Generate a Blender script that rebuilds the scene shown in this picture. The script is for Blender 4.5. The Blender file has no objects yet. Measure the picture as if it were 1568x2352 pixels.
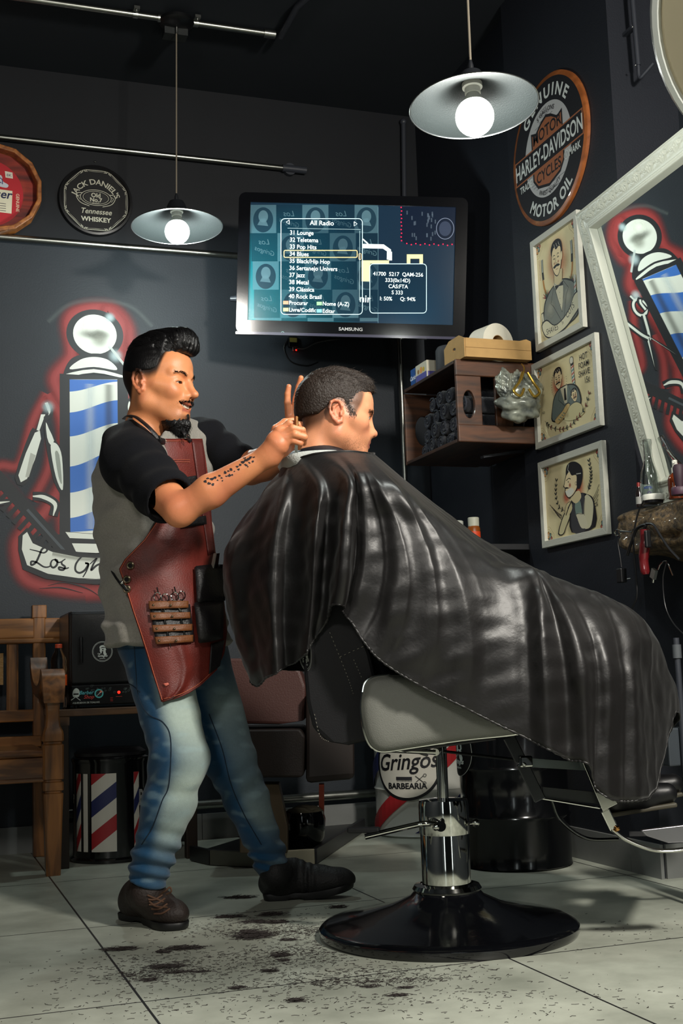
import bpy, math, random
import numpy as np
from mathutils import Vector, Matrix
from mathutils.geometry import tessellate_polygon
random.seed(7); RNG = np.random.RandomState(7)
PI = math.pi
SC = bpy.context.scene; COL = SC.collection
# ------------------------------------------------------------------ camera model
IW, IH, FP, CH = 1568, 2352, 2838.0, 0.70
_yaw, _pit, _rol = math.radians(19.38), math.radians(7.49), -0.0338
_cy, _sy = math.cos(_yaw), math.sin(_yaw)
FW = np.array([_sy*math.cos(_pit), _cy*math.cos(_pit), math.sin(_pit)])
_r = np.array([_cy, -_sy, 0.0]); _u = np.cross(_r, FW)
RX = math.cos(_rol)*_r + math.sin(_rol)*_u
UPV = -math.sin(_rol)*_r + math.cos(_rol)*_u
CAM = np.array([0, 0, CH]); RV = _r.copy(); DV = np.array([_sy, _cy, 0.0]); ZV = np.array([0, 0, 1.0])
def ray(x, y): return FW + RX*((x-IW/2)/FP) + UPV*((IH/2-y)/FP)
def at(x, y, g):
    d = ray(x, y); return CAM + d*(g/(d @ DV))
def onp(x, y, ax, v):
    d = ray(x, y); return CAM + d*((v-CAM[ax])/d[ax])
def onY(x, y, v): return onp(x, y, 1, v)
def onX(x, y, v): return onp(x, y, 0, v)
def onZ(x, y, v): return onp(x, y, 2, v)
cam = bpy.data.cameras.new('camera'); co = bpy.data.objects.new('camera', cam); COL.objects.link(co)
M = Matrix(((RX[0], UPV[0], -FW[0], 0), (RX[1], UPV[1], -FW[1], 0), (RX[2], UPV[2], -FW[2], CH), (0, 0, 0, 1)))
co.matrix_world = M
cam.sensor_fit = 'VERTICAL'; cam.sensor_height = 36.0; cam.lens = FP/IH*36.0; cam.clip_start = .05
SC.camera = co
SC.view_settings.view_transform = 'Standard'; SC.view_settings.look = 'None'
SC.view_settings.gamma = 1; SC.view_settings.use_curve_mapping = False; SC.view_settings.exposure = 0.0
# ------------------------------------------------------------------ colour and materials
def lin(c):
    c = c/255.0
    return c/12.92 if c <= .04045 else ((c+.055)/1.055)**2.4
def C3(r, g, b): return (lin(r), lin(g), lin(b), 1.0)
_mats = {}
def mat(name, col=(128, 128, 128), rough=.5, metal=0, spec=.5, var=0.0, vscale=8, bump=0.0, bscale=60, stretch=None,
        coat=0, emit=None, estr=0, trans=0, ior=1.45, sheen=0, col2=None, alpha=1, sss=0):
    if name in _mats: return _mats[name]
    m = bpy.data.materials.new(name); m.use_nodes = True
    nt = m.node_tree; N = nt.nodes; L = nt.links; b = N['Principled BSDF']
    base = C3(*col)
    b.inputs['Base Color'].default_value = base; b.inputs['Roughness'].default_value = rough
    b.inputs['Metallic'].default_value = metal; b.inputs['Specular IOR Level'].default_value = spec
    b.inputs['Coat Weight'].default_value = coat; b.inputs['Coat Roughness'].default_value = .08
    b.inputs['Transmission Weight'].default_value = trans; b.inputs['IOR'].default_value = ior
    b.inputs['Sheen Weight'].default_value = sheen; b.inputs['Alpha'].default_value = alpha
    if sss:
        b.inputs['Subsurface Weight'].default_value = sss; b.inputs['Subsurface Radius'].default_value = (.02, .008, .004)
    if emit: b.inputs['Emission Color'].default_value = C3(*emit); b.inputs['Emission Strength'].default_value = estr
    if var or bump or col2:
        tc = N.new('ShaderNodeTexCoord'); mp = N.new('ShaderNodeMapping'); L.new(tc.outputs['Object'], mp.inputs['Vector'])
        if stretch: mp.inputs['Scale'].default_value = stretch
    if var or col2:
        nz = N.new('ShaderNodeTexNoise'); nz.inputs['Scale'].default_value = vscale; nz.inputs['Detail'].default_value = 6
        L.new(mp.outputs['Vector'], nz.inputs['Vector'])
        rp = N.new('ShaderNodeValToRGB'); rp.color_ramp.elements[0].position = .3; rp.color_ramp.elements[1].position = .72
        c2 = C3(*col2) if col2 else base
        k = 1-var
        rp.color_ramp.elements[0].color = (c2[0]*k, c2[1]*k, c2[2]*k, 1)
        rp.color_ramp.elements[1].color = (min(1, base[0]*(1+var*.5)), min(1, base[1]*(1+var*.5)), min(1, base[2]*(1+var*.5)), 1)
        L.new(nz.outputs['Fac'], rp.inputs['Fac']); L.new(rp.outputs['Color'], b.inputs['Base Color'])
    if bump:
        n2 = N.new('ShaderNodeTexNoise'); n2.inputs['Scale'].default_value = bscale; n2.inputs['Detail'].default_value = 4
        L.new(mp.outputs['Vector'], n2.inputs['Vector'])
        bp = N.new('ShaderNodeBump'); bp.inputs['Strength'].default_value = bump; bp.inputs['Distance'].default_value = .01
        L.new(n2.outputs['Fac'], bp.inputs['Height']); L.new(bp.outputs['Normal'], b.inputs['Normal'])
    _mats[name] = m; return m
def wood(name, dark, light, scale=14, axis=(1, 1, 8), rough=.45, coat=.15):
    m = bpy.data.materials.new(name); m.use_nodes = True; nt = m.node_tree; N = nt.nodes; L = nt.links; b = N['Principled BSDF']
    tc = N.new('ShaderNodeTexCoord'); mp = N.new('ShaderNodeMapping'); L.new(tc.outputs['Object'], mp.inputs['Vector'])
    mp.inputs['Scale'].default_value = tuple(1.0/a for a in axis)
    nz = N.new('ShaderNodeTexNoise'); nz.inputs['Scale'].default_value = scale*4; nz.inputs['Detail'].default_value = 8; nz.inputs['Distortion'].default_value = .6
    L.new(mp.outputs['Vector'], nz.inputs['Vector'])
    rp = N.new('ShaderNodeValToRGB'); rp.color_ramp.elements[0].position = .35; rp.color_ramp.elements[1].position = .65
    rp.color_ramp.elements[0].color = C3(*dark); rp.color_ramp.elements[1].color = C3(*light)
    L.new(nz.outputs['Fac'], rp.inputs['Fac']); L.new(rp.outputs['Color'], b.inputs['Base Color'])
    bp = N.new('ShaderNodeBump'); bp.inputs['Strength'].default_value = .15; bp.inputs['Distance'].default_value = .004
    L.new(nz.outputs['Fac'], bp.inputs['Height']); L.new(bp.outputs['Normal'], b.inputs['Normal'])
    b.inputs['Roughness'].default_value = rough; b.inputs['Coat Weight'].default_value = coat
    _mats[name] = m; return m
def attr_mat(name, rough=.55, alpha=False, spec=.4, sss=0, bump=0, bscale=200, emit=0, vary=0, coat=0, sheen=0):
    if name in _mats: return _mats[name]
    m = bpy.data.materials.new(name); m.use_nodes = True; nt = m.node_tree; N = nt.nodes; L = nt.links; b = N['Principled BSDF']
    a = N.new('ShaderNodeAttribute'); a.attribute_name = 'col'; out = a.outputs['Color']
    tc = N.new('ShaderNodeTexCoord')
    if vary:
        nz = N.new('ShaderNodeTexNoise'); nz.inputs['Scale'].default_value = 90; nz.inputs['Detail'].default_value = 5
        L.new(tc.outputs['Object'], nz.inputs['Vector'])
        mr = N.new('ShaderNodeMapRange'); mr.inputs['To Min'].default_value = 1-vary; mr.inputs['To Max'].default_value = 1+vary
        L.new(nz.outputs['Fac'], mr.inputs['Value'])
        vm = N.new('ShaderNodeVectorMath'); vm.operation = 'SCALE'; L.new(out, vm.inputs[0]); L.new(mr.outputs['Result'], vm.inputs['Scale']); out = vm.outputs['Vector']
    L.new(out, b.inputs['Base Color'])
    b.inputs['Roughness'].default_value = rough; b.inputs['Specular IOR Level'].default_value = spec; b.inputs['Coat Weight'].default_value = coat
    b.inputs['Sheen Weight'].default_value = sheen
    if alpha: L.new(a.outputs['Alpha'], b.inputs['Alpha'])
    if sss: b.inputs['Subsurface Weight'].default_value = sss; b.inputs['Subsurface Radius'].default_value = (.02, .008, .004)
    if emit: L.new(out, b.inputs['Emission Color']); b.inputs['Emission Strength'].default_value = emit
    if bump:
        n2 = N.new('ShaderNodeTexNoise'); n2.inputs['Scale'].default_value = bscale; n2.inputs['Detail'].default_value = 4
        L.new(tc.outputs['Object'], n2.inputs['Vector'])
        bp = N.new('ShaderNodeBump'); bp.inputs['Strength'].default_value = bump; bp.inputs['Distance'].default_value = .004
        L.new(n2.outputs['Fac'], bp.inputs['Height']); L.new(bp.outputs['Normal'], b.inputs['Normal'])
    _mats[name] = m; return m
# ------------------------------------------------------------------ mesh building
def rotm(rx=0, ry=0, rz=0):
    return np.array((Matrix.Rotation(rz, 3, 'Z') @ Matrix.Rotation(ry, 3, 'Y') @ Matrix.Rotation(rx, 3, 'X')))
def frame(d):
    d = np.array(d, float); d /= np.linalg.norm(d)
    a = np.array([0, 0, 1.0]) if abs(d[2]) < .9 else np.array([1.0, 0, 0])
    u = np.cross(a, d); u /= np.linalg.norm(u); v = np.cross(d, u); return u, v, d
def smooth(pts, n=8, closed=False):
    P = np.array(pts, float); k = len(P); out = []
    if closed: idx = lambda i: P[i % k]; seg = k
    else: idx = lambda i: P[0]*2-P[1] if i < 0 else (P[-1]*2-P[-2] if i >= k else P[i]); seg = k-1
    for i in range(seg):
        a, b, c, d = idx(i-1), idx(i), idx(i+1), idx(i+2)
        for j in range(n):
            t = j/n
            out.append(.5*((2*b)+(-a+c)*t+(2*a-5*b+4*c-d)*t*t+(-a+3*b-3*c+d)*t**3))
    if not closed: out.append(P[-1])
    return np.array(out)
class MB:
    def __init__(s): s.v = []; s.f = []; s.c = []
    def add(s, V, F, col=None):
        o = len(s.v); s.v += [tuple(map(float, p)) for p in V]; s.f += [tuple(int(i)+o for i in f) for f in F]
        s.c += [col]*len(V); return s
    def box(s, c, size, R=None, col=None):
        c = np.array(c, float); h = np.array(size, float)/2
        P = np.array([[x, y, z] for x in (-1, 1) for y in (-1, 1) for z in (-1, 1)])*h
        if R is not None: P = P @ np.array(R).T
        return s.add(P+c, [(0, 1, 3, 2), (4, 6, 7, 5), (0, 4, 5, 1), (2, 3, 7, 6), (0, 2, 6, 4), (1, 5, 7, 3)], col)
    def bar(s, a, b, w, h, up=(0, 0, 1), col=None):
        a = np.array(a, float); b = np.array(b, float); d = b-a; L = np.linalg.norm(d); d /= L
        up = np.array(up, float); sd = np.cross(d, up); sd /= np.linalg.norm(sd); u2 = np.cross(sd, d)
        return s.box((a+b)/2, (L, w, h), np.column_stack([d, sd, u2]), col)
    def tube(s, path, r, n=12, caps=True, col=None, flat=1.0):
        P = np.array(path, float); k = len(P); R = np.full(k, r, float) if np.isscalar(r) else np.array(r, float)
        V = []; F = []; u = None
        for i in range(k):
            d = P[min(i+1, k-1)]-P[max(i-1, 0)]; d /= (np.linalg.norm(d)+1e-12)
            if u is None: u, v, _ = frame(d)
            else: u = u-d*(u@d); u /= np.linalg.norm(u)+1e-12
            v = np.cross(d, u)
            for j in range(n):
                t = 2*PI*j/n; V.append(P[i]+R[i]*(math.cos(t)*u+math.sin(t)*v*flat))
        for i in range(k-1):
            for j in range(n): F.append((i*n+j, i*n+(j+1) % n, (i+1)*n+(j+1) % n, (i+1)*n+j))
        if caps: F.append(tuple(range(n-1, -1, -1))); F.append(tuple((k-1)*n+j for j in range(n)))
        return s.add(V, F, col)
    def lathe(s, prof, o=(0, 0, 0), axis=(0, 0, 1), n=48, a0=0, a1=2*PI, col=None):
        u, v, d = frame(axis); o = np.array(o, float); full = abs(a1-a0-2*PI) < 1e-6; m = n if full else n+1
        V = []; F = []
        for (r, h) in prof:
            for j in range(m):
                t = a0+(a1-a0)*j/n; V.append(o+d*h+r*(math.cos(t)*u+math.sin(t)*v))
        for i in range(len(prof)-1):
            for j in range(n):
                k2 = (j+1) % m; F.append((i*m+j, i*m+k2, (i+1)*m+k2, (i+1)*m+j))
        return s.add(V, F, col)
    def prism(s, poly, o, U, Vv, depth, col=None, holes=None):
        """extrude 2-D outline (may be concave) along U x V by depth"""
        o = np.array(o, float); U = np.array(U, float); Vv = np.array(Vv, float); n = np.cross(U, Vv); n /= np.linalg.norm(n)
        loops = [list(poly)]+[list(h) for h in (holes or [])]
        flat = [p for l in loops for p in l]; k = len(flat)
        tri = tessellate_polygon([[Vector((p[0], p[1], 0)) for p in l] for l in loops])
        A = [o+U*p[0]+Vv*p[1] for p in flat]; B = [a+n*depth for a in A]; F = []
        for t in tri:
            F.append(tuple(t)); F.append(tuple(i+k for i in reversed(t)))
        b = 0
        for l in loops:
            m = len(l)
            for i in range(m): j = (i+1) % m; F.append((b+i, b+j, b+j+k, b+i+k))
            b += m
        return s.add(A+B, F, col)
    def grid(s, P, closed_u=False, thick=0, col=None):
        P = np.array(P, float); a, b = P.shape[:2]; F = []
        for i in range(a if closed_u else a-1):
            for j in range(b-1):
                i2 = (i+1) % a; F.append((i*b+j, i2*b+j, i2*b+j+1, i*b+j+1))
        return s.add(P.reshape(-1, 3), F, col)
    def sphere(s, c, r, n=24, m=16, R=None, col=None):
        r = np.array([r]*3 if np.isscalar(r) else r, float); V = []; F = []
        for i in range(m+1):
            for j in range(n):
                t = PI*i/m; p = 2*PI*j/n; V.append((math.sin(t)*math.cos(p), math.sin(t)*math.sin(p), math.cos(t)))
        V = np.array(V)*r
        if R is not None: V = V @ np.array(R).T
        for i in range(m):
            for j in range(n): F.append((i*n+j, (i+1)*n+j, (i+1)*n+(j+1) % n, i*n+(j+1) % n))
        return s.add(V+np.array(c, float), F, col)
WM = {}
def _new(name, me, parent, mtx=None):
    o = bpy.data.objects.new(name, me); COL.objects.link(o)
    if parent is not None: o.parent = parent
    return o
def part(name, mb, m, parent=None, sm=True, bevel=0, label=None, world=True, ang=40, solid=0, fixn=True):
    """one mesh object; vertices are world coordinates unless world=False"""
    V = np.array(mb.v, float)
    if parent is not None and world:
        inv = np.array(WM[parent.name].inverted()); V = V @ inv[:3, :3].T + inv[:3, 3]
    me = bpy.data.meshes.new(name); 
    org = Vector((0, 0, 0))
    if parent is None:
        lo = V.min(0); hi = V.max(0); o3 = np.array([(lo[0]+hi[0])/2, (lo[1]+hi[1])/2, lo[2]]); V = V-o3; org = Vector(o3)
    me.from_pydata(V.tolist(), [], mb.f); me.update()
    if fixn:
        import bmesh
        bm = bmesh.new(); bm.from_mesh(me); bmesh.ops.recalc_face_normals(bm, faces=bm.faces); bm.to_mesh(me); bm.free()
    if any(c is not None for c in mb.c):
        at_ = me.color_attributes.new('col', 'FLOAT_COLOR', 'POINT')
        arr = np.array([c if c is not None else (1, 1, 1, 1) for c in mb.c], np.float32); at_.data.foreach_set('color', arr.ravel())
    if sm:
        me.polygons.foreach_set('use_smooth', [True]*len(me.polygons))
        if ang < 180: me.set_sharp_from_angle(angle=math.radians(ang))
    for x in (m if isinstance(m, (list, tuple)) else [m]): me.materials.append(x)
    o = _new(name, me, parent); o.location = org
    WM[o.name] = (WM[parent.name] if parent is not None else Matrix.Identity(4)) @ Matrix.Translation(org)
    if bevel:
        b = o.modifiers.new('bevel', 'BEVEL'); b.width = bevel; b.segments = 2; b.limit_method = 'ANGLE'
    if solid:
        b = o.modifiers.new('solid', 'SOLIDIFY'); b.thickness = solid; b.offset = 0
    if label: o['label'] = label
    return o
def tag(o, label, cat, group=None, kind=None):
    o['label'] = label; o['category'] = cat
    if group: o['group'] = group
    if kind: o['kind'] = kind
    return o
def thing(name, label, cat, loc=(0, 0, 0), rz=0, group=None):
    o = bpy.data.objects.new(name, None); COL.objects.link(o); o.location = tuple(map(float, loc)); o.rotation_euler = (0, 0, rz)
    o.empty_display_size = .05
    WM[o.name] = Matrix.Translation(Vector(tuple(map(float, loc)))) @ Matrix.Rotation(rz, 4, 'Z')
    return tag(o, label, cat, group)
def struct(name, mb, m, parent=None, **k):
    o = part(name, mb, m, parent, **k); o['kind'] = 'structure'; return o
def copy_tree(o, parent=None):
    c = o.copy(); COL.objects.link(c); c.parent = parent
    for ch in list(o.children): copy_tree(ch, c)
    return c
# ------------------------------------------------------------------ text outlines
_tc = {}
def text_mesh(s, size=1.0, bold=0.0, align='CENTER', shear=0, space=1.0):
    k = (s, bold, align, shear, space)
    if k not in _tc:
        cu = bpy.data.curves.new('t', 'FONT'); cu.body = s; cu.size = 1; cu.offset = bold; cu.align_x = align; cu.resolution_u = 3; cu.shear = shear
        cu.space_character = space
        ob = bpy.data.objects.new('t', cu); COL.objects.link(ob); bpy.context.view_layer.update()
        me = bpy.data.meshes.new_from_object(ob.evaluated_get(bpy.context.evaluated_depsgraph_get()))
        V = np.array([v.co[:2] for v in me.vertices]) if len(me.vertices) else np.zeros((0, 2)); F = [tuple(p.vertices) for p in me.polygons]
        bpy.data.objects.remove(ob); bpy.data.curves.remove(cu); bpy.data.meshes.remove(me)
        _tc[k] = (V, F)
    V, F = _tc[k]; return V*size, F
class Art:
    """flat painted artwork: layers of coloured shapes in a plane, each a hair above the last"""
    def __init__(s, O, U, V, step=.00002, lift=0.0):
        s.O = np.array(O, float); s.U = np.array(U, float); s.V = np.array(V, float); s.n = np.cross(s.U, s.V); s.n /= np.linalg.norm(s.n)
        s.mb = MB(); s.k = 1; s.step = step; s.lift = lift
    def P(s, p): p = np.asarray(p, float); return s.O+np.outer(p[:, 0], s.U)+np.outer(p[:, 1], s.V)+s.n*(s.lift+s.k*s.step)
    def c(s, col, a=1.0): return (lin(col[0]), lin(col[1]), lin(col[2]), a)
    def raw(s, V2, F, col, a=1.0):
        if len(V2): s.mb.add(s.P(V2), F, s.c(col, a))
        s.k += 1; return s
    def poly(s, pts, col, sm=0, a=1.0):
        p = smooth(pts, sm, True) if sm else np.array(pts, float)
        tri = tessellate_polygon([[Vector((x[0], x[1], 0)) for x in p]])
        return s.raw(p, tri, col, a)
    def line(s, pts, w, col, sm=6, a=1.0, closed=False, taper=None):
        p = smooth(pts, sm, closed) if sm else np.array(pts, float)
        if closed: p = np.vstack([p, p[:1]])
        d = np.gradient(p, axis=0); d /= np.linalg.norm(d, axis=1)[:, None]+1e-9; n = np.column_stack([-d[:, 1], d[:, 0]])
        k = len(p); ww = np.full(k, w/2.0)
        if taper: t = np.linspace(0, 1, k); ww = w/2*np.interp(t, np.linspace(0, 1, len(taper)), taper)
        L = p+n*ww[:, None]; R = p-n*ww[:, None]; V = np.vstack([L, R]); F = [(i, i+1, k+i+1, k+i) for i in range(k-1)]
        return s.raw(V, F, col, a)
    def circ(s, c, r, col, a=1.0, n=40, r2=None, rot=0):
        t = np.linspace(0, 2*PI, n, endpoint=False); r2 = r if r2 is None else r2
        x = r*np.cos(t); y = r2*np.sin(t); p = np.column_stack([c[0]+x*math.cos(rot)-y*math.sin(rot), c[1]+x*math.sin(rot)+y*math.cos(rot)])
        return s.raw(p, [tuple(range(n))], col, a)
    def ring(s, c, r, w, col, r2=None, n=56, a=1.0):
        t = np.linspace(0, 2*PI, n, endpoint=False); r2 = r if r2 is None else r2
        A = np.column_stack([c[0]+(r+w/2)*np.cos(t), c[1]+(r2+w/2)*np.sin(t)]); B = np.column_stack([c[0]+(r-w/2)*np.cos(t), c[1]+(r2-w/2)*np.sin(t)])
        return s.raw(np.vstack([A, B]), [(i, (i+1) % n, n+(i+1) % n, n+i) for i in range(n)], col, a)
    def glow(s, pts, w, col, a0=1.0, sm=8, closed=True, both=True):
        """soft airbrushed band: opaque at the line, fading to nothing at distance w"""
        p = smooth(pts, sm, closed) if sm else np.array(pts, float)
        if closed: p = np.vstack([p, p[:1]])
        d = np.gradient(p, axis=0)
        if closed: d[0] = d[-1] = p[1]-p[-2]
        d /= np.linalg.norm(d, axis=1)[:, None]+1e-9; n = np.column_stack([-d[:, 1], d[:, 0]]); k = len(p)
        base = len(s.mb.v); offs = [(-1, 0), (-.75, .12), (-.5, .45), (-.25, .85), (0, 1), (.25, .85), (.5, .45), (.75, .12), (1, 0)] if both else [(0, 1), (.25, .85), (.5, .45), (.75, .12), (1, 0)]
        for (o, al) in offs:
            V = s.P(p+n*o*w)+s.n*(np.arange(k)*3e-7)[:, None]
            s.mb.v += [tuple(map(float, q)) for q in V]; s.mb.c += [s.c(col, a0*al)]*k
        for r in range(len(offs)-1):
            for i in range(k-1): a = base+r*k+i; s.mb.f.append((a, a+1, a+k+1, a+k))
        s.k += 1; return s
    def blob(s, c, r, col, a0=1.0, r2=None, n=28, rot=0):
        r2 = r if r2 is None else r2; t = np.linspace(0, 2*PI, n, endpoint=False); base = len(s.mb.v)
        prof = [(0.001, 1), (.3, .85), (.55, .5), (.8, .14), (1, 0)]
        for (q, al) in prof:
            x = r*q*np.cos(t); y = r2*q*np.sin(t); p = np.column_stack([c[0]+x*math.cos(rot)-y*math.sin(rot), c[1]+x*math.sin(rot)+y*math.cos(rot)])
            s.mb.v += [tuple(map(float, v)) for v in s.P(p)]; s.mb.c += [s.c(col, a0*al)]*n
        for k in range(len(prof)-1):
            for i in range(n): a = base+k*n; s.mb.f.append((a+i, a+(i+1) % n, a+n+(i+1) % n, a+n+i))
        s.k += 1; return s
    def text(s, t, pos, size, col, bold=0, align='CENTER', rot=0, shear=0, arc=None, space=1.0, sx=1.0, a=1.0, warp=None):
        V, F = text_mesh(t, size, bold, align, shear, space)
        if not len(V): return s
        V = V*np.array([sx, 1])
        if arc is not None:   # arc = radius; >0 text over the top of a circle centred at pos, <0 along the bottom
            R = abs(arc)
            if arc > 0: th = V[:, 0]/R; rr = R+V[:, 1]; V = np.column_stack([rr*np.sin(th), rr*np.cos(th)])
            else: th = V[:, 0]/R; rr = R-V[:, 1]; V = np.column_stack([rr*np.sin(th), -rr*np.cos(th)])
        if warp: V = warp(V)
        cr, sr = math.cos(rot), math.sin(rot)
        V = np.column_stack([V[:, 0]*cr-V[:, 1]*sr+pos[0], V[:, 0]*sr+V[:, 1]*cr+pos[1]])
        return s.raw(V, F, col, a)
    def build(s, name, parent=None, m=None, label=None, **k):
        m = m or attr_mat('printed_paint', rough=.5, alpha=True)
        return part(name, s.mb, m, parent, sm=False, fixn=False, label=label, **k)
SC.cycles.transparent_max_bounces = 24
X1, XR, XC, YB, ZC = 2.345, 2.62, 2.40, 5.5, 3.5
PY0, PY1 = 3.61, 4.41
wallm = mat('wall_paint', (44, 49, 55), rough=.55, spec=.35, var=.10, vscale=3, bump=.10, bscale=140)
ceilm = mat('ceiling_paint', (42, 46, 51), rough=.8, spec=.2, var=.08, vscale=2)
# floor material: pale tiles, thin dark joints, hair dust
fm = bpy.data.materials.new('floor_tile'); fm.use_nodes = True; nt = fm.node_tree; N = nt.nodes; L = nt.links; b = N['Principled BSDF']
tc = N.new('ShaderNodeTexCoord'); sx = N.new('ShaderNodeSeparateXYZ'); L.new(tc.outputs['Object'], sx.inputs[0])
def mth(op, a, c=None, d=None):
    n = N.new('ShaderNodeMath'); n.operation = op
    for i, v in enumerate((a, c, d)):
        if v is None: continue
        if isinstance(v, (int, float)): n.inputs[i].default_value = v
        else: L.new(v, n.inputs[i])
    return n.outputs[0]
def joint(o, off, period):
    f = mth('FRACT', mth('DIVIDE', mth('SUBTRACT', o, off), period)); return mth('LESS_THAN', mth('MINIMUM', f, mth('SUBTRACT', 1.0, f)), .0034)
n1 = N.new('ShaderNodeTexNoise'); n1.inputs['Scale'].default_value = 3.2; n1.inputs['Detail'].default_value = 9; n1.inputs['Roughness'].default_value = .62
L.new(tc.outputs['Object'], n1.inputs['Vector'])
r1 = N.new('ShaderNodeValToRGB'); r1.color_ramp.elements[0].position = .30; r1.color_ramp.elements[1].position = .68
r1.color_ramp.elements[0].color = C3(138, 142, 130); r1.color_ramp.elements[1].color = C3(186, 190, 176); L.new(n1.outputs['Fac'], r1.inputs[0])
mp = N.new('ShaderNodeMapping'); mp.inputs['Scale'].default_value = (7, 40, 1); mp.inputs['Rotation'].default_value = (0, 0, .3); L.new(tc.outputs['Object'], mp.inputs[0])
n2 = N.new('ShaderNodeTexNoise'); n2.inputs['Scale'].default_value = 5.0; n2.inputs['Detail'].default_value = 12; n2.inputs['Roughness'].default_value = .75; n2.inputs['Distortion'].default_value = 1.2
L.new(mp.outputs[0], n2.inputs['Vector'])
fleck = N.new('ShaderNodeMapRange'); fleck.inputs['From Min'].default_value = .60; fleck.inputs['From Max'].default_value = .68; L.new(n2.outputs['Fac'], fleck.inputs['Value'])
mx = N.new('ShaderNodeMix'); mx.data_type = 'RGBA'; L.new(mth('MULTIPLY', fleck.outputs[0], .38), mx.inputs[0]); L.new(r1.outputs[0], mx.inputs[6]); mx.inputs[7].default_value = C3(66, 60, 56)
jj = mth('MAXIMUM', joint(sx.outputs[0], .495, .895), joint(sx.outputs[1], 2.835, .9))
mx2 = N.new('ShaderNodeMix'); mx2.data_type = 'RGBA'; L.new(jj, mx2.inputs[0]); L.new(mx.outputs[2], mx2.inputs[6]); mx2.inputs[7].default_value = C3(34, 34, 34)
L.new(mx2.outputs[2], b.inputs['Base Color'])
rr = N.new('ShaderNodeMapRange'); rr.inputs['To Min'].default_value = .30; rr.inputs['To Max'].default_value = .55; L.new(n1.outputs['Fac'], rr.inputs['Value']); L.new(rr.outputs[0], b.inputs['Roughness'])
bp = N.new('ShaderNodeBump'); bp.inputs['Strength'].default_value = .25; bp.inputs['Distance'].default_value = .002; L.new(mth('SUBTRACT', 1.0, jj), bp.inputs['Height']); L.new(bp.outputs[0], b.inputs['Normal'])
XL, YF = -1.9, -2.6
def slab(name, lo, hi, m, **k):
    lo = np.array(lo, float); hi = np.array(hi, float)
    return struct(name, MB().box((lo+hi)/2, hi-lo), m, sm=False, **k)
def plane_struct(name, pts, m):
    me = bpy.data.meshes.new(name); me.from_pydata([tuple(p) for p in pts], [], [(0, 1, 2, 3)]); me.materials.append(m)
    o = _new(name, me, None); o['kind'] = 'structure'; WM[o.name] = Matrix.Identity(4); return o
f = slab('floor', (XL, YF, -.1), (XR+.1, YB+.1, 0), fm)
# texture space of the floor is world space
me = f.data; me.transform(Matrix.Translation(f.location)); f.location = (0, 0, 0)
slab('ceiling', (XL, YF, ZC), (XR+.1, YB+.1, ZC+.1), ceilm)
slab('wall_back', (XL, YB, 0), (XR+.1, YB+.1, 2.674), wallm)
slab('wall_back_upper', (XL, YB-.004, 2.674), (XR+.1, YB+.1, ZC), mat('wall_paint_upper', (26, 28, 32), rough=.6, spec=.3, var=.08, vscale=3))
slab('wall_left', (XL-.1, YF, 0), (XL, YB, ZC), wallm)
slab('wall_front', (XL, YF-.1, 0), (XR, YF, ZC), wallm)
def window(n, x0, x1, z0, z1):  # added glowing panels out of view, for streaks on the chrome and some fill
    fr = mat('window_frame', (60, 62, 64), rough=.4); w = struct('window_%d' % n, MB().box(((x0+x1)/2, YF+.02, z0), (x1-x0+.08, .04, .05)).box(((x0+x1)/2, YF+.02, z1), (x1-x0+.08, .04, .05)).box((x0, YF+.02, (z0+z1)/2), (.05, .04, z1-z0)).box((x1, YF+.02, (z0+z1)/2), (.05, .04, z1-z0)), fr, sm=False)
    p_ = part('glow_pane', MB().box(((x0+x1)/2, YF+.01, (z0+z1)/2), (x1-x0, .01, z1-z0)), mat('panel_glow', (200, 215, 220), rough=.2, emit=(225, 235, 235), estr=3.2), w, sm=False)
window(1, -1.75, -1.30, .15, 2.4); window(2, 1.95, 2.30, .15, 2.4)
slab('wall_right', (XR, YF, 0), (XR+.1, PY0+.02, ZC), wallm)
wallr = mat('wall_paint_right', (32, 35, 42), rough=.55, spec=.35, var=.08, vscale=3, bump=.10, bscale=140)
slab('wall_recess', (XC, PY1-.02, 0), (XR+.1, YB, ZC), wallr)
slab('wall_pillar', (X1, PY0, 0), (XR+.1, PY1, ZC), wallr)
bbm = mat('grey_skirting_tile', (120, 122, 120), rough=.45, var=.15, vscale=6)
mb = MB(); x = XL
while x < XC-.05:
    w = min(.447, XC-x); mb.box((x+w/2, YB-.008, .055), (w-.003, .016, .11)); x += .447
struct('baseboard_back', mb, bbm, sm=False)
mb = MB()
for a, c in ((PY0-.012, PY0+.17), (PY0+.17, PY0+.60), (PY0+.60, PY1)): mb.box((X1-.006, (a+c)/2, .055), (.012, c-a-.003, .11))
for a, c in ((X1+.01, XR),): mb.box(((a+c)/2, PY0-.006, .055), (c-a, .012, .11))
struct('baseboard_right', mb, bbm, sm=False)

chrome = mat('chrome', (205, 206, 200), rough=.07, metal=1)
steel = mat('brushed_steel', (170, 172, 168), rough=.28, metal=1)
galv = mat('galvanised_pipe', (150, 152, 146), rough=.30, metal=1, var=.15, vscale=30)
black = mat('black_plastic', (14, 15, 17), rough=.35)
blackg = mat('black_gloss', (8, 9, 12), rough=.08, spec=.6)
darkpipe = mat('dark_painted_pipe', (52, 55, 62), rough=.4)
white = mat('white_plastic', (200, 200, 190), rough=.4)
glass = mat('clear_glass', (235, 240, 238), rough=.02, trans=1, ior=1.45)
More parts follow.
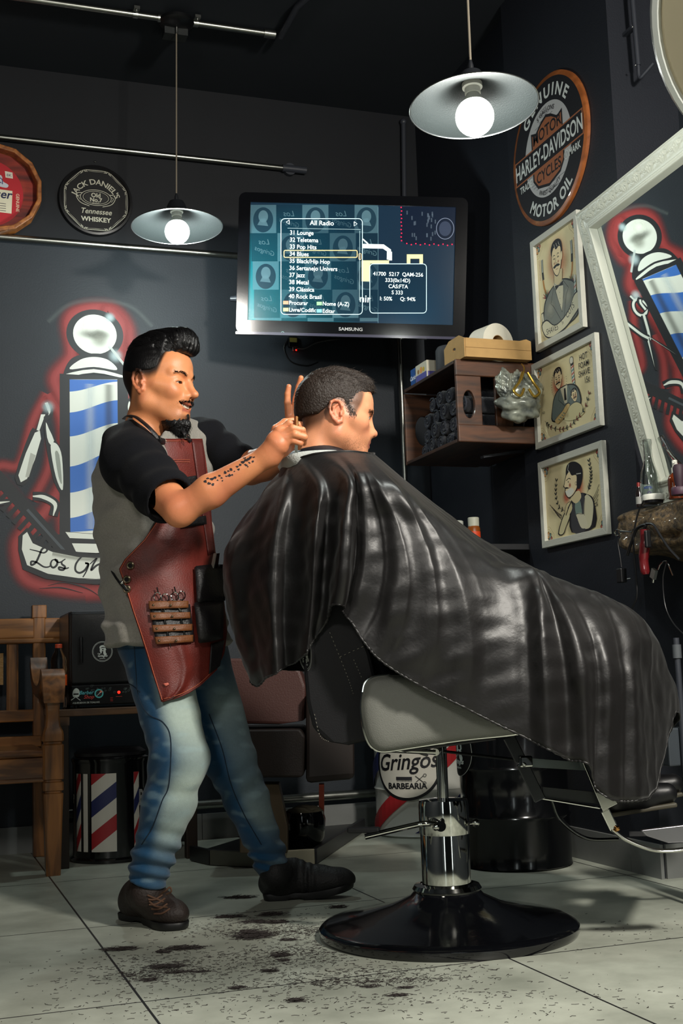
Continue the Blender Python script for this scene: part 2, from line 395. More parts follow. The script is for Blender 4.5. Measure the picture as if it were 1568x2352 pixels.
# ------------------------------------------------------------------ pipes
def pipe(name, label, pts, r, m, parts=None, group=None):
    c = np.mean(np.array(pts), 0); t = thing(name, label, 'pipe', pts[0], group=group)
    part('tube', MB().tube(pts, r, 16), m, t); return t
t = pipe('conduit_pipe', 'shiny horizontal metal conduit on back wall above the round signs', [(XL, YB-.03, 3.148), (1.70, YB-.03, 3.142)], .013, galv)
part('end_fitting', MB().tube([(1.68, YB-.03, 3.142), (1.80, YB-.03, 3.142)], .018, 16).tube([(1.72, YB-.03, 3.142), (1.72, YB, 3.142)], .03, 16), darkpipe, t)
t = pipe('conduit_pipe', 'shiny horizontal metal conduit on back wall below the round signs, ending behind the television', [(XL, YB-.03, 2.674), (1.55, YB-.03, 2.680)], .015, galv)
t = thing('conduit_pipe', 'metal conduit across the ceiling carrying the small lamp rose', 'pipe', (.9, 4.855, 3.48))
part('tube', MB().tube([(XL, 4.855, 3.475), (.985, 4.855, 3.475)], .014, 16).tube([(1.09, 4.855, 3.475), (1.45, 4.855, 3.475)], .014, 16), galv, t)
part('coupling', MB().tube([(1.425, 4.855, 3.475), (1.475, 4.855, 3.475)], .019, 16), steel, t); part('coupling', MB().tube([(.96, 4.855, 3.475), (.99, 4.855, 3.475)], .018, 16), steel, t)
for x in (.865, 1.123):
    part('pipe_clamp', MB().box((x, 4.855, 3.487), (.022, .09, .004)).lathe([(.017, -.011), (.017, .011)], (x, 4.855, 3.475), (1, 0, 0), 16).box((x, 4.815, 3.481), (.024, .022, .012)).sphere((x, 4.815, 3.472), .006, 8, 6), steel, t)
t = pipe('dark_conduit', 'dark painted conduit along the ceiling running from the metal one towards the right', [(1.50, 4.855, 3.47), (1.50, 4.60, 3.47), (1.85, 3.2, 3.47), (1.9, 2.6, 3.47)], .014, darkpipe)
t = pipe('dark_conduit', 'dark upright conduit on back wall above the television', [onY(926, 280, YB-.03), onY(928, 455, YB-.03)], .012, darkpipe)
part('end_fitting', MB().sphere(onY(926, 280, YB-.03), .018, 12, 8), darkpipe, t)
p0, p1 = onX(1452, 0, X1+.0), onX(1467, 165, X1+.0)
t = thing('dark_conduit', 'dark upright conduit with hooked end beside the big round mirror at top right', 'pipe', onY(1452, -60, 3.55))
part('tube', MB().tube([onY(1448, -60, 3.55), onY(1452, 0, 3.55), onY(1465, 150, 3.55)], .009, 12), darkpipe, t)
part('hook', MB().tube(smooth([onY(1465, 150, 3.55), onY(1468, 178, 3.55), onY(1480, 168, 3.53), onY(1500, 145, 3.5)], 5), .0065, 10), darkpipe, t)
part('screw', MB().sphere(onY(1452, 62, 3.53), .004, 8, 6), steel, t); part('screw', MB().sphere(onY(1459, 150, 3.53), .004, 8, 6), steel, t)
q_ = onY(1455, 62, 3.55); part('wall_clip', MB().bar(q_, (max(q_[0], X1+.02), PY0, q_[2]), .02, .012), darkpipe, t, sm=False)
t = thing('support_pole', 'slim chrome upright pole below the television', 'pole', (2.235, 5.42, 0))
part('tube', MB().tube([(2.235, 5.42, 0), (2.235, 5.42, 2.45)], .013, 16), galv, t)
part('pole_foot', MB().lathe([(.001, .006), (.04, .006), (.04, 0)], (2.235, 5.42, 0), n=20), steel, t)
t = thing('rail_pipe', 'low horizontal metal rail in front of grey skirting behind the barber legs', 'pipe', (1.2, YB-.06, .15))
part('tube', MB().tube([(.62, YB-.055, .155), (XC, YB-.055, .155)], .020, 16), galv, t)
for x in (.8, 1.5, 2.2): part('bracket', MB().tube([(x, YB-.055, .155), (x, YB, .155)], .010, 10), steel, t)
# ------------------------------------------------------------------ pendant lamps
shade_out = mat('lamp_shade_black', (26, 28, 32), rough=.4)
shade_in = mat('lamp_shade_lining', (30, 34, 34), rough=.5, bump=.15, bscale=300)
bulbm = mat('lit_bulb', (255, 255, 250), emit=(252, 253, 244), estr=10)
bulbs = mat('lit_bulb_small', (255, 255, 250), emit=(240, 253, 250), estr=9)
def pendant(label, c, rs, top, tilt, ceil_z, rose):
    """c = centre of the rim plane"""
    c = np.array(c); t = thing('pendant_lamp', label, 'lamp', c)
    ax = np.array([tilt[0], tilt[1], 1.0]); ax /= np.linalg.norm(ax); h = rs*.50
    prof = [(rs, 0), (rs*.985, .004), (rs*.62, h*.33), (rs*.34, h*.62), (rs*.24, h*.78), (rs*.20, h*1.0), (rs*.16, h*1.16), (.012, h*1.22)]
    part('lamp_shade', MB().lathe(prof, c, ax, 64), shade_out, t)
    prof2 = [(rs*.985, .002), (rs*.61, h*.33-.004), (rs*.33, h*.62-.004), (rs*.22, h*.78-.004), (.02, h*.9)]
    part('shade_lining', MB().lathe(prof2, c, ax, 64), shade_in, t, label='pale metal inside of the shade')
    part('shade_rim', MB().tube([c+ (lambda u, v, a: rs*(math.cos(a)*u+math.sin(a)*v))(*frame(ax)[:2], 2*PI*i/64) for i in range(65)], .0016, 6), steel, t)
    s0 = c+ax*(h*.80)
    part('socket', MB().lathe([(.001, .0), (.027, 0), (.027, -.012), (.021, -.014), (.021, -.03), (.001, -.03)], s0, ax, 24), white, t)
    neck = MB().lathe([(.017, -.03), (.021, -.038), (.032, -.055), (.037, -.065)], s0, ax, 24)
    part('bulb_neck', neck, white, t)
    bl = MB().sphere(s0-ax*.096, .051, 32, 20)
    part('bulb', bl, bulbs if rose else bulbm, t, label='glowing round bulb')
    tp = c+ax*(h*1.20); ce = np.array([c[0]+top[0], c[1]+top[1], ceil_z])
    part('cord', MB().tube([tp+(ce-tp)*k for k in np.linspace(0, 1, 8)], .0033, 8), mat('lamp_cord', (120, 112, 98), rough=.6), t)
    part('cord_grip', MB().lathe([(.008, 0), (.008, .02), (.004, .035)], tp-(0, 0, .002), (0, 0, 1), 16), shade_out, t)
    if rose:
        part('ceiling_rose', MB().lathe([(.001, -.03), (.06, -.026), (.075, -.012), (.075, 0), (.001, 0)], ce+(0, 0, .0), n=32), black, t)
        part('rose_box', MB().box(ce+(0.0, .035, -.03), (.10, .06, .055)), shade_in, t)
        part('cord_ferrule', MB().lathe([(.006, -.06), (.006, -.03)], ce, n=10), steel, t)
    return s0-ax*.096
gL, gR = 4.90, 3.10
LL = at(406.5, 521, gL); LR = at(1088, 246, gR)
bL = pendant('smaller pendant lamp with glowing bulb in front of the black round sign', LL, .5*217/FP*gL*1.0, (1.041-LL[0], 4.858-LL[1]), (.0, .04), 3.475, True)
tz = at(1077, 0, gR); dzx = (tz-LR); k = (3.5-LR[2])/dzx[2]
bR = pendant('larger pendant lamp with glowing bulb, nearer the camera beside the oval oil sign', LR, .5*311/FP*gR*1.0, (dzx[0]*k*.6, dzx[1]*k*.6), (.0, .07), 3.5, False)
def light(name, typ, loc, e, col=(1, 1, 1), size=.1, tgt=None, **kw):
    l = bpy.data.lights.new(name, typ); l.energy = e; l.color = col
    if typ == 'AREA': l.size = size
    else: l.shadow_soft_size = size
    for a, v in kw.items(): setattr(l, a, v)
    o = bpy.data.objects.new(name, l); COL.objects.link(o); o.location = tuple(map(float, loc))
    if tgt is not None: o.rotation_euler = (Vector(tgt)-Vector(tuple(map(float, loc)))).to_track_quat('-Z', 'Y').to_euler()
    return o
# ------------------------------------------------------------------ mural on the back wall
wcol = (50, 55, 64)
A = Art((0, YB-.0012, 0), (1, 0, 0), (0, 0, 1), step=.00003)
RED = (156, 58, 58); INK = (32, 36, 40); WHT = (222, 226, 216); BLU = (58, 110, 190); GRY = (118, 124, 118)
def wp(x, y): p = onY(x, y, YB); return (p[0], p[2])
def W(*pts): return [wp(*p) for p in pts]
def rel(p, dx=0, dz=0): return (p[0]+dx, p[1]+dz)
# red airbrush halo around pole, tools and ribbon (symmetrical about the pole)
cx = .775
halo = W((150, 1235), (145, 1150), (150, 1000), (135, 905), (128, 865), (165, 815), (158, 740), (190, 712), (255, 712), (292, 755), (285, 810))
halo = halo+[(2*cx-p[0]+.01, p[1]) for p in reversed(halo[:-3])]
for w_, a_ in ((.060, .95),): A.glow(halo, w_, RED, a_, closed=False)
A.glow(W((140, 1120), (100, 1180), (55, 1220), (38, 1260), (60, 1330), (150, 1355), (245, 1360)), .055, RED, .95, closed=False)
A.glow([(2*cx-p[0], p[1]) for p in W((140, 1120), (100, 1180), (55, 1220), (38, 1260), (60, 1330), (150, 1355), (245, 1360))], .055, RED, .95, closed=False)
for pts in (W((108, 905), (75, 970), (45, 1065), (0, 1070), (-40, 1100)), W((110, 905), (140, 960), (148, 1050)), W((75, 1150), (110, 1080), (120, 1010))):
    A.glow(pts, .040, RED, .9, closed=False); A.glow([(2*cx-p[0], p[1]) for p in pts], .040, RED, .9, closed=False)
A.glow(W((-40, 1070), (30, 1150), (90, 1230)), .06, RED, .85, closed=False); A.glow([(2*cx-p[0], p[1]) for p in W((-40, 1070), (30, 1150), (90, 1230))], .06, RED, .85, closed=False)
# faint misted brush strokes over the ball
A.glow(W((110, 740), (160, 700), (230, 690), (300, 705), (350, 750)), .018, (110, 118, 118), .30, closed=False)
# dark outlines
bc = wp(218, 768)
A.circ(bc, .128, INK, r2=.116); A.circ(bc, .098, WHT, r2=.092); A.blob(bc, .088, (110, 114, 104), .75, r2=.030); A.blob((bc[0]+.02, bc[1]-.02), .05, (150, 152, 140), .6)
A.blob((bc[0]-.02, bc[1]+.045), .05, (248, 250, 240), .9)
dome = W((152, 868), (150, 845), (170, 820), (215, 812), (265, 820), (290, 850), (288, 868), (218, 858))
A.poly(dome, INK, 5)
A.poly(W((160, 848), (185, 826), (218, 820), (250, 828), (268, 850), (215, 843)), WHT, 5)
A.poly(W((146, 868), (148, 860), (215, 848), (280, 862), (279, 868), (215, 856)), WHT, 3)
pl_, pr_, pt_, pb_ = .618, .928, wp(215, 862)[1], wp(215, 1225)[1]
A.poly([(.622, pt_), (.926, pt_-.005), (.926, pb_-.02), (.618, pb_-.02)], INK)
l_, r_ = wp(164, 900)[0], wp(271, 900)[0]; l_, r_ = .665, .878
A.poly([(l_, wp(165, 872)[1]), (r_, wp(270, 872)[1]), (r_, wp(270, 1230)[1]), (l_, wp(165, 1222)[1])], WHT)
def band(y0, y1, col, k=13):
    # slanting band: (left, right) heights
    tt = np.linspace(0, 1, k); wv = lambda t: .5-.5*np.cos(PI*t)
    up = [(l_+(r_-l_)*t, y0[0]+(y0[1]-y0[0])*(.35*t+.65*wv(t))) for t in tt]; dn = [(l_+(r_-l_)*t, y1[0]+(y1[1]-y1[0])*(.35*t+.65*wv(t))) for t in tt]
    A.poly(up+dn[::-1], col)
yy = lambda y: wp(165, y)[1]
for (a, b_), (c_, d_) in (((900, 872), (872, 868)), ((948, 915), (1003, 968)), ((1072, 1030), (1132, 1098)), ((1190, 1155), (1222, 1214))):
    band((yy(a), yy(b_)), (yy(c_), yy(d_)), BLU)
for x, rr_, a_ in ((l_+.09, .035, .35),): A.glow([(x, yy(880)), (x, yy(1215))], rr_, (214, 226, 232), a_, sm=0, closed=False)
A.glow([(r_-.04, yy(880)), (r_-.04, yy(1215))], .03, (70, 72, 66), .40, sm=0, closed=False)
A.poly([(.60, pb_-.005), (.95, pb_-.025), (.95, pb_-.10), (.62, pb_-.09)], INK)
A.poly(W((150, 1222), (255, 1230), (255, 1240), (160, 1236)), WHT); A.poly(W((165, 1248), (255, 1250), (250, 1282), (178, 1275)), WHT)
# tools: shears on the left, scissors and blade on the right, combs crossing
def tool(pts, wid, hi=None):
    A.line(pts, wid+.020, INK, taper=None); A.line(pts, wid, WHT)
    if hi: A.line(hi, wid*.4, GRY, a=.7)
A.line(W((108, 930), (113, 950), (102, 960)), .034, INK); A.line(W((106, 925), (112, 945), (100, 960)), .014, WHT)
A.poly(W((98, 945), (112, 950), (93, 998), (96, 1010), (64, 1108), (34, 1098), (70, 990), (82, 985)), INK, 3)
A.poly(W((94, 952), (104, 952), (90, 990), (84, 988)), WHT); A.poly(W((80, 994), (94, 1008), (62, 1100), (42, 1092)), WHT, 2)
A.poly(W((70, 1040), (82, 1046), (66, 1096), (58, 1096)), (176, 178, 168))
A.poly(W((100, 960), (112, 972), (130, 1015), (148, 1040), (152, 1100), (146, 1140), (125, 1110), (108, 1040)), INK, 4)
A.poly(W((105, 970), (112, 985), (124, 1012), (116, 1022), (108, 1005)), WHT, 2); A.poly(W((116, 1025), (130, 1020), (142, 1050), (144, 1125), (128, 1095)), WHT, 4); A.poly(W((126, 1040), (136, 1045), (142, 1110), (134, 1095)), (150, 156, 146), 3)
# hidden behind the barber, seen in the mirror: scissors
sc_ = [(1.045, 1.60), (.965, 1.86)]
def seg(a, b_, w_): tool([a, b_], w_)
A.ring((.965, 1.935), .034, .030, INK, r2=.045); A.ring((.965, 1.935), .034, .014, WHT, r2=.045)
A.line([(.975, 1.985), (.985, 2.01)], .022, INK, 0); A.line([(.975, 1.985), (.985, 2.01)], .010, WHT, 0)
tool([(.965, 1.89), (.985, 1.80), (1.00, 1.76)], .014); A.poly([(.990, 1.79), (1.012, 1.79), (1.05, 1.61), (1.038, 1.60)], INK); A.poly([(.996, 1.785), (1.008, 1.785), (1.045, 1.622)], WHT)
tool([(1.075, 1.895), (1.03, 1.81), (1.00, 1.77)], .014); A.poly([(1.0, 1.79), (.985, 1.765), (.90, 1.615), (.885, 1.635)], INK); A.poly([(.998, 1.78), (.985, 1.765), (.90, 1.63)], WHT)
A.blob((.955, 2.0), .035, (210, 226, 228), .7)
A.line(W((300, 915), (308, 925), (300, 950)), .03, INK); A.line(W((303, 918), (306, 928), (302, 948)), .012, WHT)
def comb(p0, p1, side):
    p0 = np.array(p0); p1 = np.array(p1); d = p1-p0; L_ = np.hypot(*d); d = d/L_; n = np.array([-d[1], d[0]])*side
    A.line([p0, p1], .055, INK, 0)
    for i in range(int(L_/.036)):
        q = p0+d*(.02+.036*i); A.line([q+n*.02, q+n*.085+d*.01], .019, INK, 0)
    A.line([p0+d*L_*.45, p1], .012, (70, 78, 84), 0)
comb(wp(-10, 1090), wp(150, 1268), -1); c0, c1 = wp(-10, 1090), wp(150, 1268); comb((2*cx-c0[0]-.03, c0[1]-.02), (2*cx-c1[0], c1[1]), 1)
for sgn in (0, 1):
    mr = (lambda P_: P_) if not sgn else (lambda P_: [(2*cx-p[0], p[1]) for p in P_])
    A.line(mr(W((75, 1140), (100, 1142), (126, 1158), (122, 1185))), .040, INK); A.line(mr(W((75, 1140), (100, 1142), (126, 1158), (122, 1185))), .018, WHT, taper=(.3, 1, 1, .2))
    A.line(mr(W((-30, 1160), (0, 1155), (22, 1152))), .026, INK); A.line(mr(W((-30, 1160), (0, 1155), (22, 1152))), .012, WHT, taper=(1, .8, .2))
# ribbon
rib = W((52, 1230), (62, 1222), (75, 1248), (120, 1268), (180, 1280), (245, 1283)); ribb = W((245, 1330), (180, 1328), (110, 1318), (62, 1298), (50, 1262))
full = rib+[(2*cx-p[0], p[1]) for p in reversed(rib)]+[(2*cx-p[0], p[1]) for p in reversed(ribb)]+ribb
out = W((42, 1232), (62, 1212), (82, 1240), (120, 1258), (180, 1268), (245, 1272)); outb = W((245, 1343), (180, 1340), (105, 1330), (52, 1308), (42, 1265))
A.poly(out+[(2*cx-p[0], p[1]) for p in reversed(out)]+[(2*cx-p[0], p[1]) for p in reversed(outb)]+outb, INK)
A.poly(full, WHT)
A.glow(W((120, 1272), (180, 1283), (245, 1287)), .016, (120, 122, 110), .4, closed=False)
def script(strokes, w_): 
    for s_ in strokes: A.line(W(*s_), w_, INK, 6, taper=(.5, 1, 1.1, 1, .6))
script([[(68, 1262), (85, 1266), (100, 1270), (108, 1264), (104, 1258), (96, 1262), (90, 1276), (82, 1292), (72, 1298), (72, 1290), (84, 1292), (100, 1302), (112, 1302), (118, 1296)],
        [(128, 1284), (119, 1288), (116, 1298), (122, 1304), (130, 1298), (131, 1288), (126, 1286), (134, 1292), (142, 1290)],
        [(150, 1284), (142, 1290), (142, 1296), (149, 1302), (145, 1309), (136, 1308), (136, 1303), (150, 1306), (158, 1304)],
        [(206, 1276), (196, 1273), (184, 1282), (174, 1296), (173, 1310), (182, 1316), (194, 1310), (202, 1296), (195, 1294), (203, 1296), (198, 1312), (190, 1326)],
        [(206, 1296), (222, 1282), (214, 1296), (209, 1310), (220, 1300), (230, 1296), (229, 1306), (236, 1302)]], .0085)
# the far side of the ribbon, hidden here, shows its own strokes
for s_ in ([(.86, 1.20), (.87, 1.17), (.89, 1.20), (.91, 1.17)], [(.93, 1.21), (.92, 1.18), (.95, 1.19), (.96, 1.22), (.95, 1.15)], [(.99, 1.23), (.98, 1.20), (1.01, 1.22)], [(1.05, 1.25), (1.02, 1.24), (1.05, 1.22), (1.03, 1.20)]): A.line(s_, .008, INK)
A.blob(wp(252, 730), .030, (200, 222, 226), .75); A.blob(wp(265, 818), .040, (200, 222, 226), .7); A.blob(wp(110, 935), .036, (200, 222, 226), .6)
A.line([wp(250, 795), wp(290, 845)], .012, (215, 225, 222), 0, a=.7)
for q in ([(110, 1345), (150, 1338), (200, 1352), (232, 1372)], [(90, 1352), (140, 1350), (190, 1362)]): A.line(W(*q), .006, INK, taper=(.2, 1, .2))
mur = A.build('wall_mural', m=attr_mat('mural_paint', rough=.55, alpha=True)); tag(mur, 'airbrushed barber pole mural with blue stripes and red glow on the back wall', 'mural')

# ------------------------------------------------------------------ round signs
jc = np.array([.785, 5.48, 2.893])
t = thing('round_sign', 'round black whiskey sign with pale scrollwork and lettering on back wall', 'sign', jc)
part('disc', MB().lathe([(.001, -.004), (.150, -.004), (.156, -.012), (.166, -.010), (.168, 0), (.168, .016), (.001, .016)], jc, (0, 1, 0), 64), mat('sign_black', (20, 20, 22), rough=.35), t)
A = Art(jc+(0, -.0042, 0), (1, 0, 0), (0, 0, 1)); Wt = (196, 194, 176)
R_ = .168
A.text('JACK DANIEL\'S', (0, -.02), .036, Wt, bold=.015, arc=.095, space=.95)
A.ring((0, .012), .058, .002, Wt, r2=.030); A.ring((0, .012), .070, .0025, Wt, r2=.037); A.circ((0, .012), .052, (30, 30, 30), r2=.026)
for s in (-1, 1):
    A.line([(s*.060, .030), (s*.082, .028), (s*.088, .012), (s*.078, -.008), (s*.062, -.020), (s*.03, -.030)], .003, Wt)
    A.line([(s*.070, .020), (s*.080, .012), (s*.070, -.004)], .002, Wt)
A.text('Old', (0, .014), .028, Wt, bold=.03); A.text('No.7', (0, -.008), .027, Wt, bold=.03); A.text('BRAND', (0, -.0185), .010, Wt)
A.text('Tennessee', (0, -.066), .036, Wt, shear=.25, bold=.01, sx=.92); A.text('WHISKEY', (0, -.102), .030, Wt, bold=.03, sx=1.05)
n_ = 8
for i in range(n_):
    a0 = 2*PI*i/n_+PI/8+.10; a1 = 2*PI*(i+1)/n_+PI/8-.10
    t_ = np.linspace(0, 1, 12); rr = .148+.006*np.sin(PI*t_)*(-1); an = a0+(a1-a0)*t_
    A.line(np.column_stack([rr*np.cos(an), rr*np.sin(an)]), .0024, Wt, 0); A.line(np.column_stack([(rr-.006)*np.cos(an), (rr-.006)*np.sin(an)]), .0015, Wt, 0, taper=(.2, 1, .2))
    am = a0-.10
    for q in (-1, 1): A.ring((.146*math.cos(am+q*.06), .146*math.sin(am+q*.06)), .005, .0018, Wt, n=14)
    A.line([(.138*math.cos(am-.12), .138*math.sin(am-.12)), (.150*math.cos(am), .150*math.sin(am)), (.138*math.cos(am+.12), .138*math.sin(am+.12))], .0018, Wt)
A.build('lettering', t, label='cream lettering and scroll border')
part('nail', MB().lathe([(.001, -.012), (.004, -.01), (.004, 0)], (jc[0], YB-.002, jc[2]+.192), (0, 1, 0), 12), steel, t)
# beer sign
bc_ = np.array([.335, 5.43, 2.885])
t = thing('round_sign', 'round red beer sign framed in barrel wood at left edge of back wall', 'sign', bc_)
ang = [2*PI*(i+.5)/14 for i in range(14)]; ro, ri = .205, .185
oct_ = [(ro*math.cos(a), ro*math.sin(a)) for a in ang]; inn = [(ri*math.cos(a), ri*math.sin(a)) for a in ang]
part('rim', MB().prism(oct_, bc_+(0, .05, 0), (1, 0, 0), (0, 0, 1), .075, holes=[inn[::-1]]), wood('sign_oak', (120, 66, 28), (176, 108, 50), 10, (1, 1, 1)), t, sm=False, bevel=.004)
part('barrel_head', MB().prism([(.186*math.cos(a), .186*math.sin(a)) for a in ang], bc_+(0, .05, 0), (1, 0, 0), (0, 0, 1), .02), wood('sign_red_wood', (70, 16, 12), (150, 44, 26), 8, (8, 1, 1)), t, sm=False)
A = Art(bc_+(0, .0295, 0), (1, 0, 0), (0, 0, 1))
A.circ((-.03, -.01), .155, (176, 28, 38), n=60)
A.poly([(-.17, .02), (.078, .008), (.074, -.098), (-.17, -.088)], (214, 206, 180)); A.text('Budweiser', (.072, -.030), .055, (30, 34, 70), bold=.02, align='RIGHT', shear=.2, rot=-.04)
for i in range(4): A.line([(-.15, -.048-.011*i), (.05, -.055-.011*i)], .003, (90, 80, 80), 0)
A.text('GENUINE', (.094, -.045), .020, (220, 200, 170), bold=.01, rot=-PI/2)
A.poly([(.045, .098), (.078, .094), (.080, .066), (.048, .068)], (214, 206, 190)); A.text('BK', (.063, .074), .018, (40, 50, 90))
A.poly([(-.02, .09), (.03, .075), (.035, .05), (.06, .035), (.05, .02), (.0, .03), (-.02, .05)], (190, 192, 200), 3); A.line([(-.01, .075), (.03, .06), (.035, .035)], .004, (60, 66, 110)); A.line([(0, .06), (.03, .04)], .004, (60, 66, 110))
A.build('lettering', t, label='red disc with pale label panel')
# oil sign on the pillar
hc = np.array([X1-.016, 4.055, 2.705]); U, V = (0, -1, 0), (0, 0, 1)
t = thing('round_sign', 'large round motor oil sign with orange rim on the dark pillar above the framed prints', 'sign', hc)
part('disc', MB().lathe([(.001, 0), (.29, 0), (.295, .004), (.295, .016), (.001, .016)], hc, (1, 0, 0), 72), wood('sign_orange_wood', (118, 64, 30), (160, 92, 46), 6, (1, 6, 1)), t)
A = Art(hc+(-.0002, 0, 0), U, V); OR = (150, 92, 62); BK = (30, 30, 34); PW = (176, 176, 176); CR = (205, 210, 206)
A.circ((0, 0), .276, BK, n=72); A.circ((0, 0), .185, PW, n=60)
RNG2 = np.random.RandomState(3)
for i in range(26):
    y = -.17+.0136*i; hw = math.sqrt(max(.178**2-y*y, 0)); x = RNG2.uniform(-hw, hw*.2); A.line([(x, y), (x+RNG2.uniform(.03, .12), y+.002)], .0022, (96, 96, 100), 0)
A.text('GENUINE', (0, 0), .066, CR, bold=.03, arc=.205, space=1.35); A.text('MOTOR OIL', (0, 0), .066, CR, bold=.03, arc=-.258, space=1.05, sx=1.0)
sh = [(-.13, .135), (-.10, .10), (-.115, .05), (.115, .05), (.10, .10), (.13, .135), (.05, .12), (0, .14), (-.05, .12)]
A.poly([(-.125, .02), (-.125, .112), (-.085, .100), (-.04, .128), (0, .142), (.04, .128), (.085, .100), (.125, .112), (.125, .02)], BK); A.poly([(-.116, .02), (-.116, .100), (-.085, .088), (-.04, .116), (0, .130), (.04, .116), (.085, .088), (.116, .100), (.116, .02)], OR)
A.text('MOTOR', (0, .056), .066, BK, bold=.018, sx=.95)
A.poly([(-.125, -.04), (-.125, -.088), (-.09, -.128), (0, -.150), (.09, -.128), (.125, -.088), (.125, -.04)], BK); A.poly([(-.115, -.04), (-.115, -.085), (-.085, -.118), (0, -.139), (.085, -.118), (.115, -.085), (.115, -.04)], OR)
A.text('CYCLES', (0, -.108), .060, BK, bold=.018, sx=.95)
A.poly([(-.272, -.056), (.272, -.056), (.272, .046), (-.272, .046)], OR); A.poly([(-.264, -.050), (.264, -.050), (.264, .040), (-.264, .040)], BK); A.text('HARLEY-DAVIDSON', (0, -.034), .088, CR, bold=.018, sx=.68)
A.text('TRADE', (-.188, -.096), .040, CR, bold=.02, sx=.8); A.text('MARK', (.200, -.096), .040, CR, bold=.02, sx=.8)
A.ring((.138, -.082), .016, .003, CR); A.text('R', (.138, -.089), .018, CR); A.ring((-.142, -.082), .014, .003, CR)
A.text('5 GALLONS', (0, 0), .026, BK, arc=.150, bold=.01); A.text('FINEST QUALITY', (0, 0), .024, BK, arc=-.176, bold=.01)
A.build('lettering', t, label='black white and orange lettering and shield')

# ------------------------------------------------------------------ framed prints
framem = mat('white_frame_paint', (196, 196, 184), rough=.45, var=.06, vscale=40, bump=.1, bscale=200, stretch=(1, .2, 1))
CRM = (228, 214, 168); IK = (26, 24, 28); GY = (120, 124, 116); LG = (188, 184, 152); RD = (178, 66, 50); TL = (70, 120, 124); OG = (204, 140, 60)
def print_(label, y0, y1, z0, z1, draw):
    c = np.array([X1, (y0+y1)/2, (z0+z1)/2]); t = thing('framed_print', label, 'picture', (X1-.012, c[1], z0), group=None)
    W_, H_ = (y1-y0), (z1-z0); w = .026; d = .020
    for nm, q in (('frame_rail', [(0, 0), (W_, 0), (W_-w, w), (w, w)]), ('frame_rail', [(W_, 0), (W_, H_), (W_-w, H_-w), (W_-w, w)]), ('frame_rail', [(W_, H_), (0, H_), (w, H_-w), (W_-w, H_-w)]), ('frame_rail', [(0, H_), (0, 0), (w, w), (w, H_-w)])):
        part(nm, MB().prism(q, (X1-.001, y1, z0), (0, -1, 0), (0, 0, 1), d), framem, t, sm=False, bevel=.0015)
    A = Art((X1-.007, y1, z0), (0, -1, 0), (0, 0, 1)); iw, ih = W_, H_
    A.poly([(w*.9, w*.9), (W_-w*.9, w*.9), (W_-w*.9, H_-w*.9), (w*.9, H_-w*.9)], CRM)
    for k in range(10): A.blob((RNG2.uniform(w, W_-w), RNG2.uniform(w, H_-w)), RNG2.uniform(.03, .06), (180, 166, 112), .12)
    for sx_, sy_ in ((0, 0), (0, 1), (1, 0), (1, 1)):
        if draw is draw1 and sy_ == 0: continue
        ox = w+.002 if not sx_ else W_-w-.002; oy = w+.002 if not sy_ else H_-w-.002; dx = 1 if not sx_ else -1; dy = 1 if not sy_ else -1
        for r_, c_ in ((.050, None), (.040, None)):
            an = np.linspace(0, PI/2, 12); A.line([(ox+dx*(r_+.003*math.sin(6*a))*math.cos(a), oy+dy*(r_+.003*math.sin(6*a))*math.sin(a)) for a in an], .001, (150, 120, 80), 0)
        for a, c_ in ((.2, RD), (.78, TL), (1.36, OG)):
            q = (ox+dx*.020*math.cos(a), oy+dy*.020*math.sin(a)); A.circ(q, .015, IK, r2=.010, rot=math.atan2(dy*math.sin(a), dx*math.cos(a))); A.circ(q, .0125, c_, r2=.0078, rot=math.atan2(dy*math.sin(a), dx*math.cos(a))); A.blob(q, .010, (220, 216, 190), .6)
    # artwork drawn in a unit box u in 0..1 across, v in 0..1 up
    f_ = lambda pts: [(w+p[0]*(W_-2*w), w+p[1]*(H_-2*w)) for p in pts]
    draw(A, f_, W_-2*w, H_-2*w, w)
    A.build('artwork', t, label='cream print with inked figure'); return t
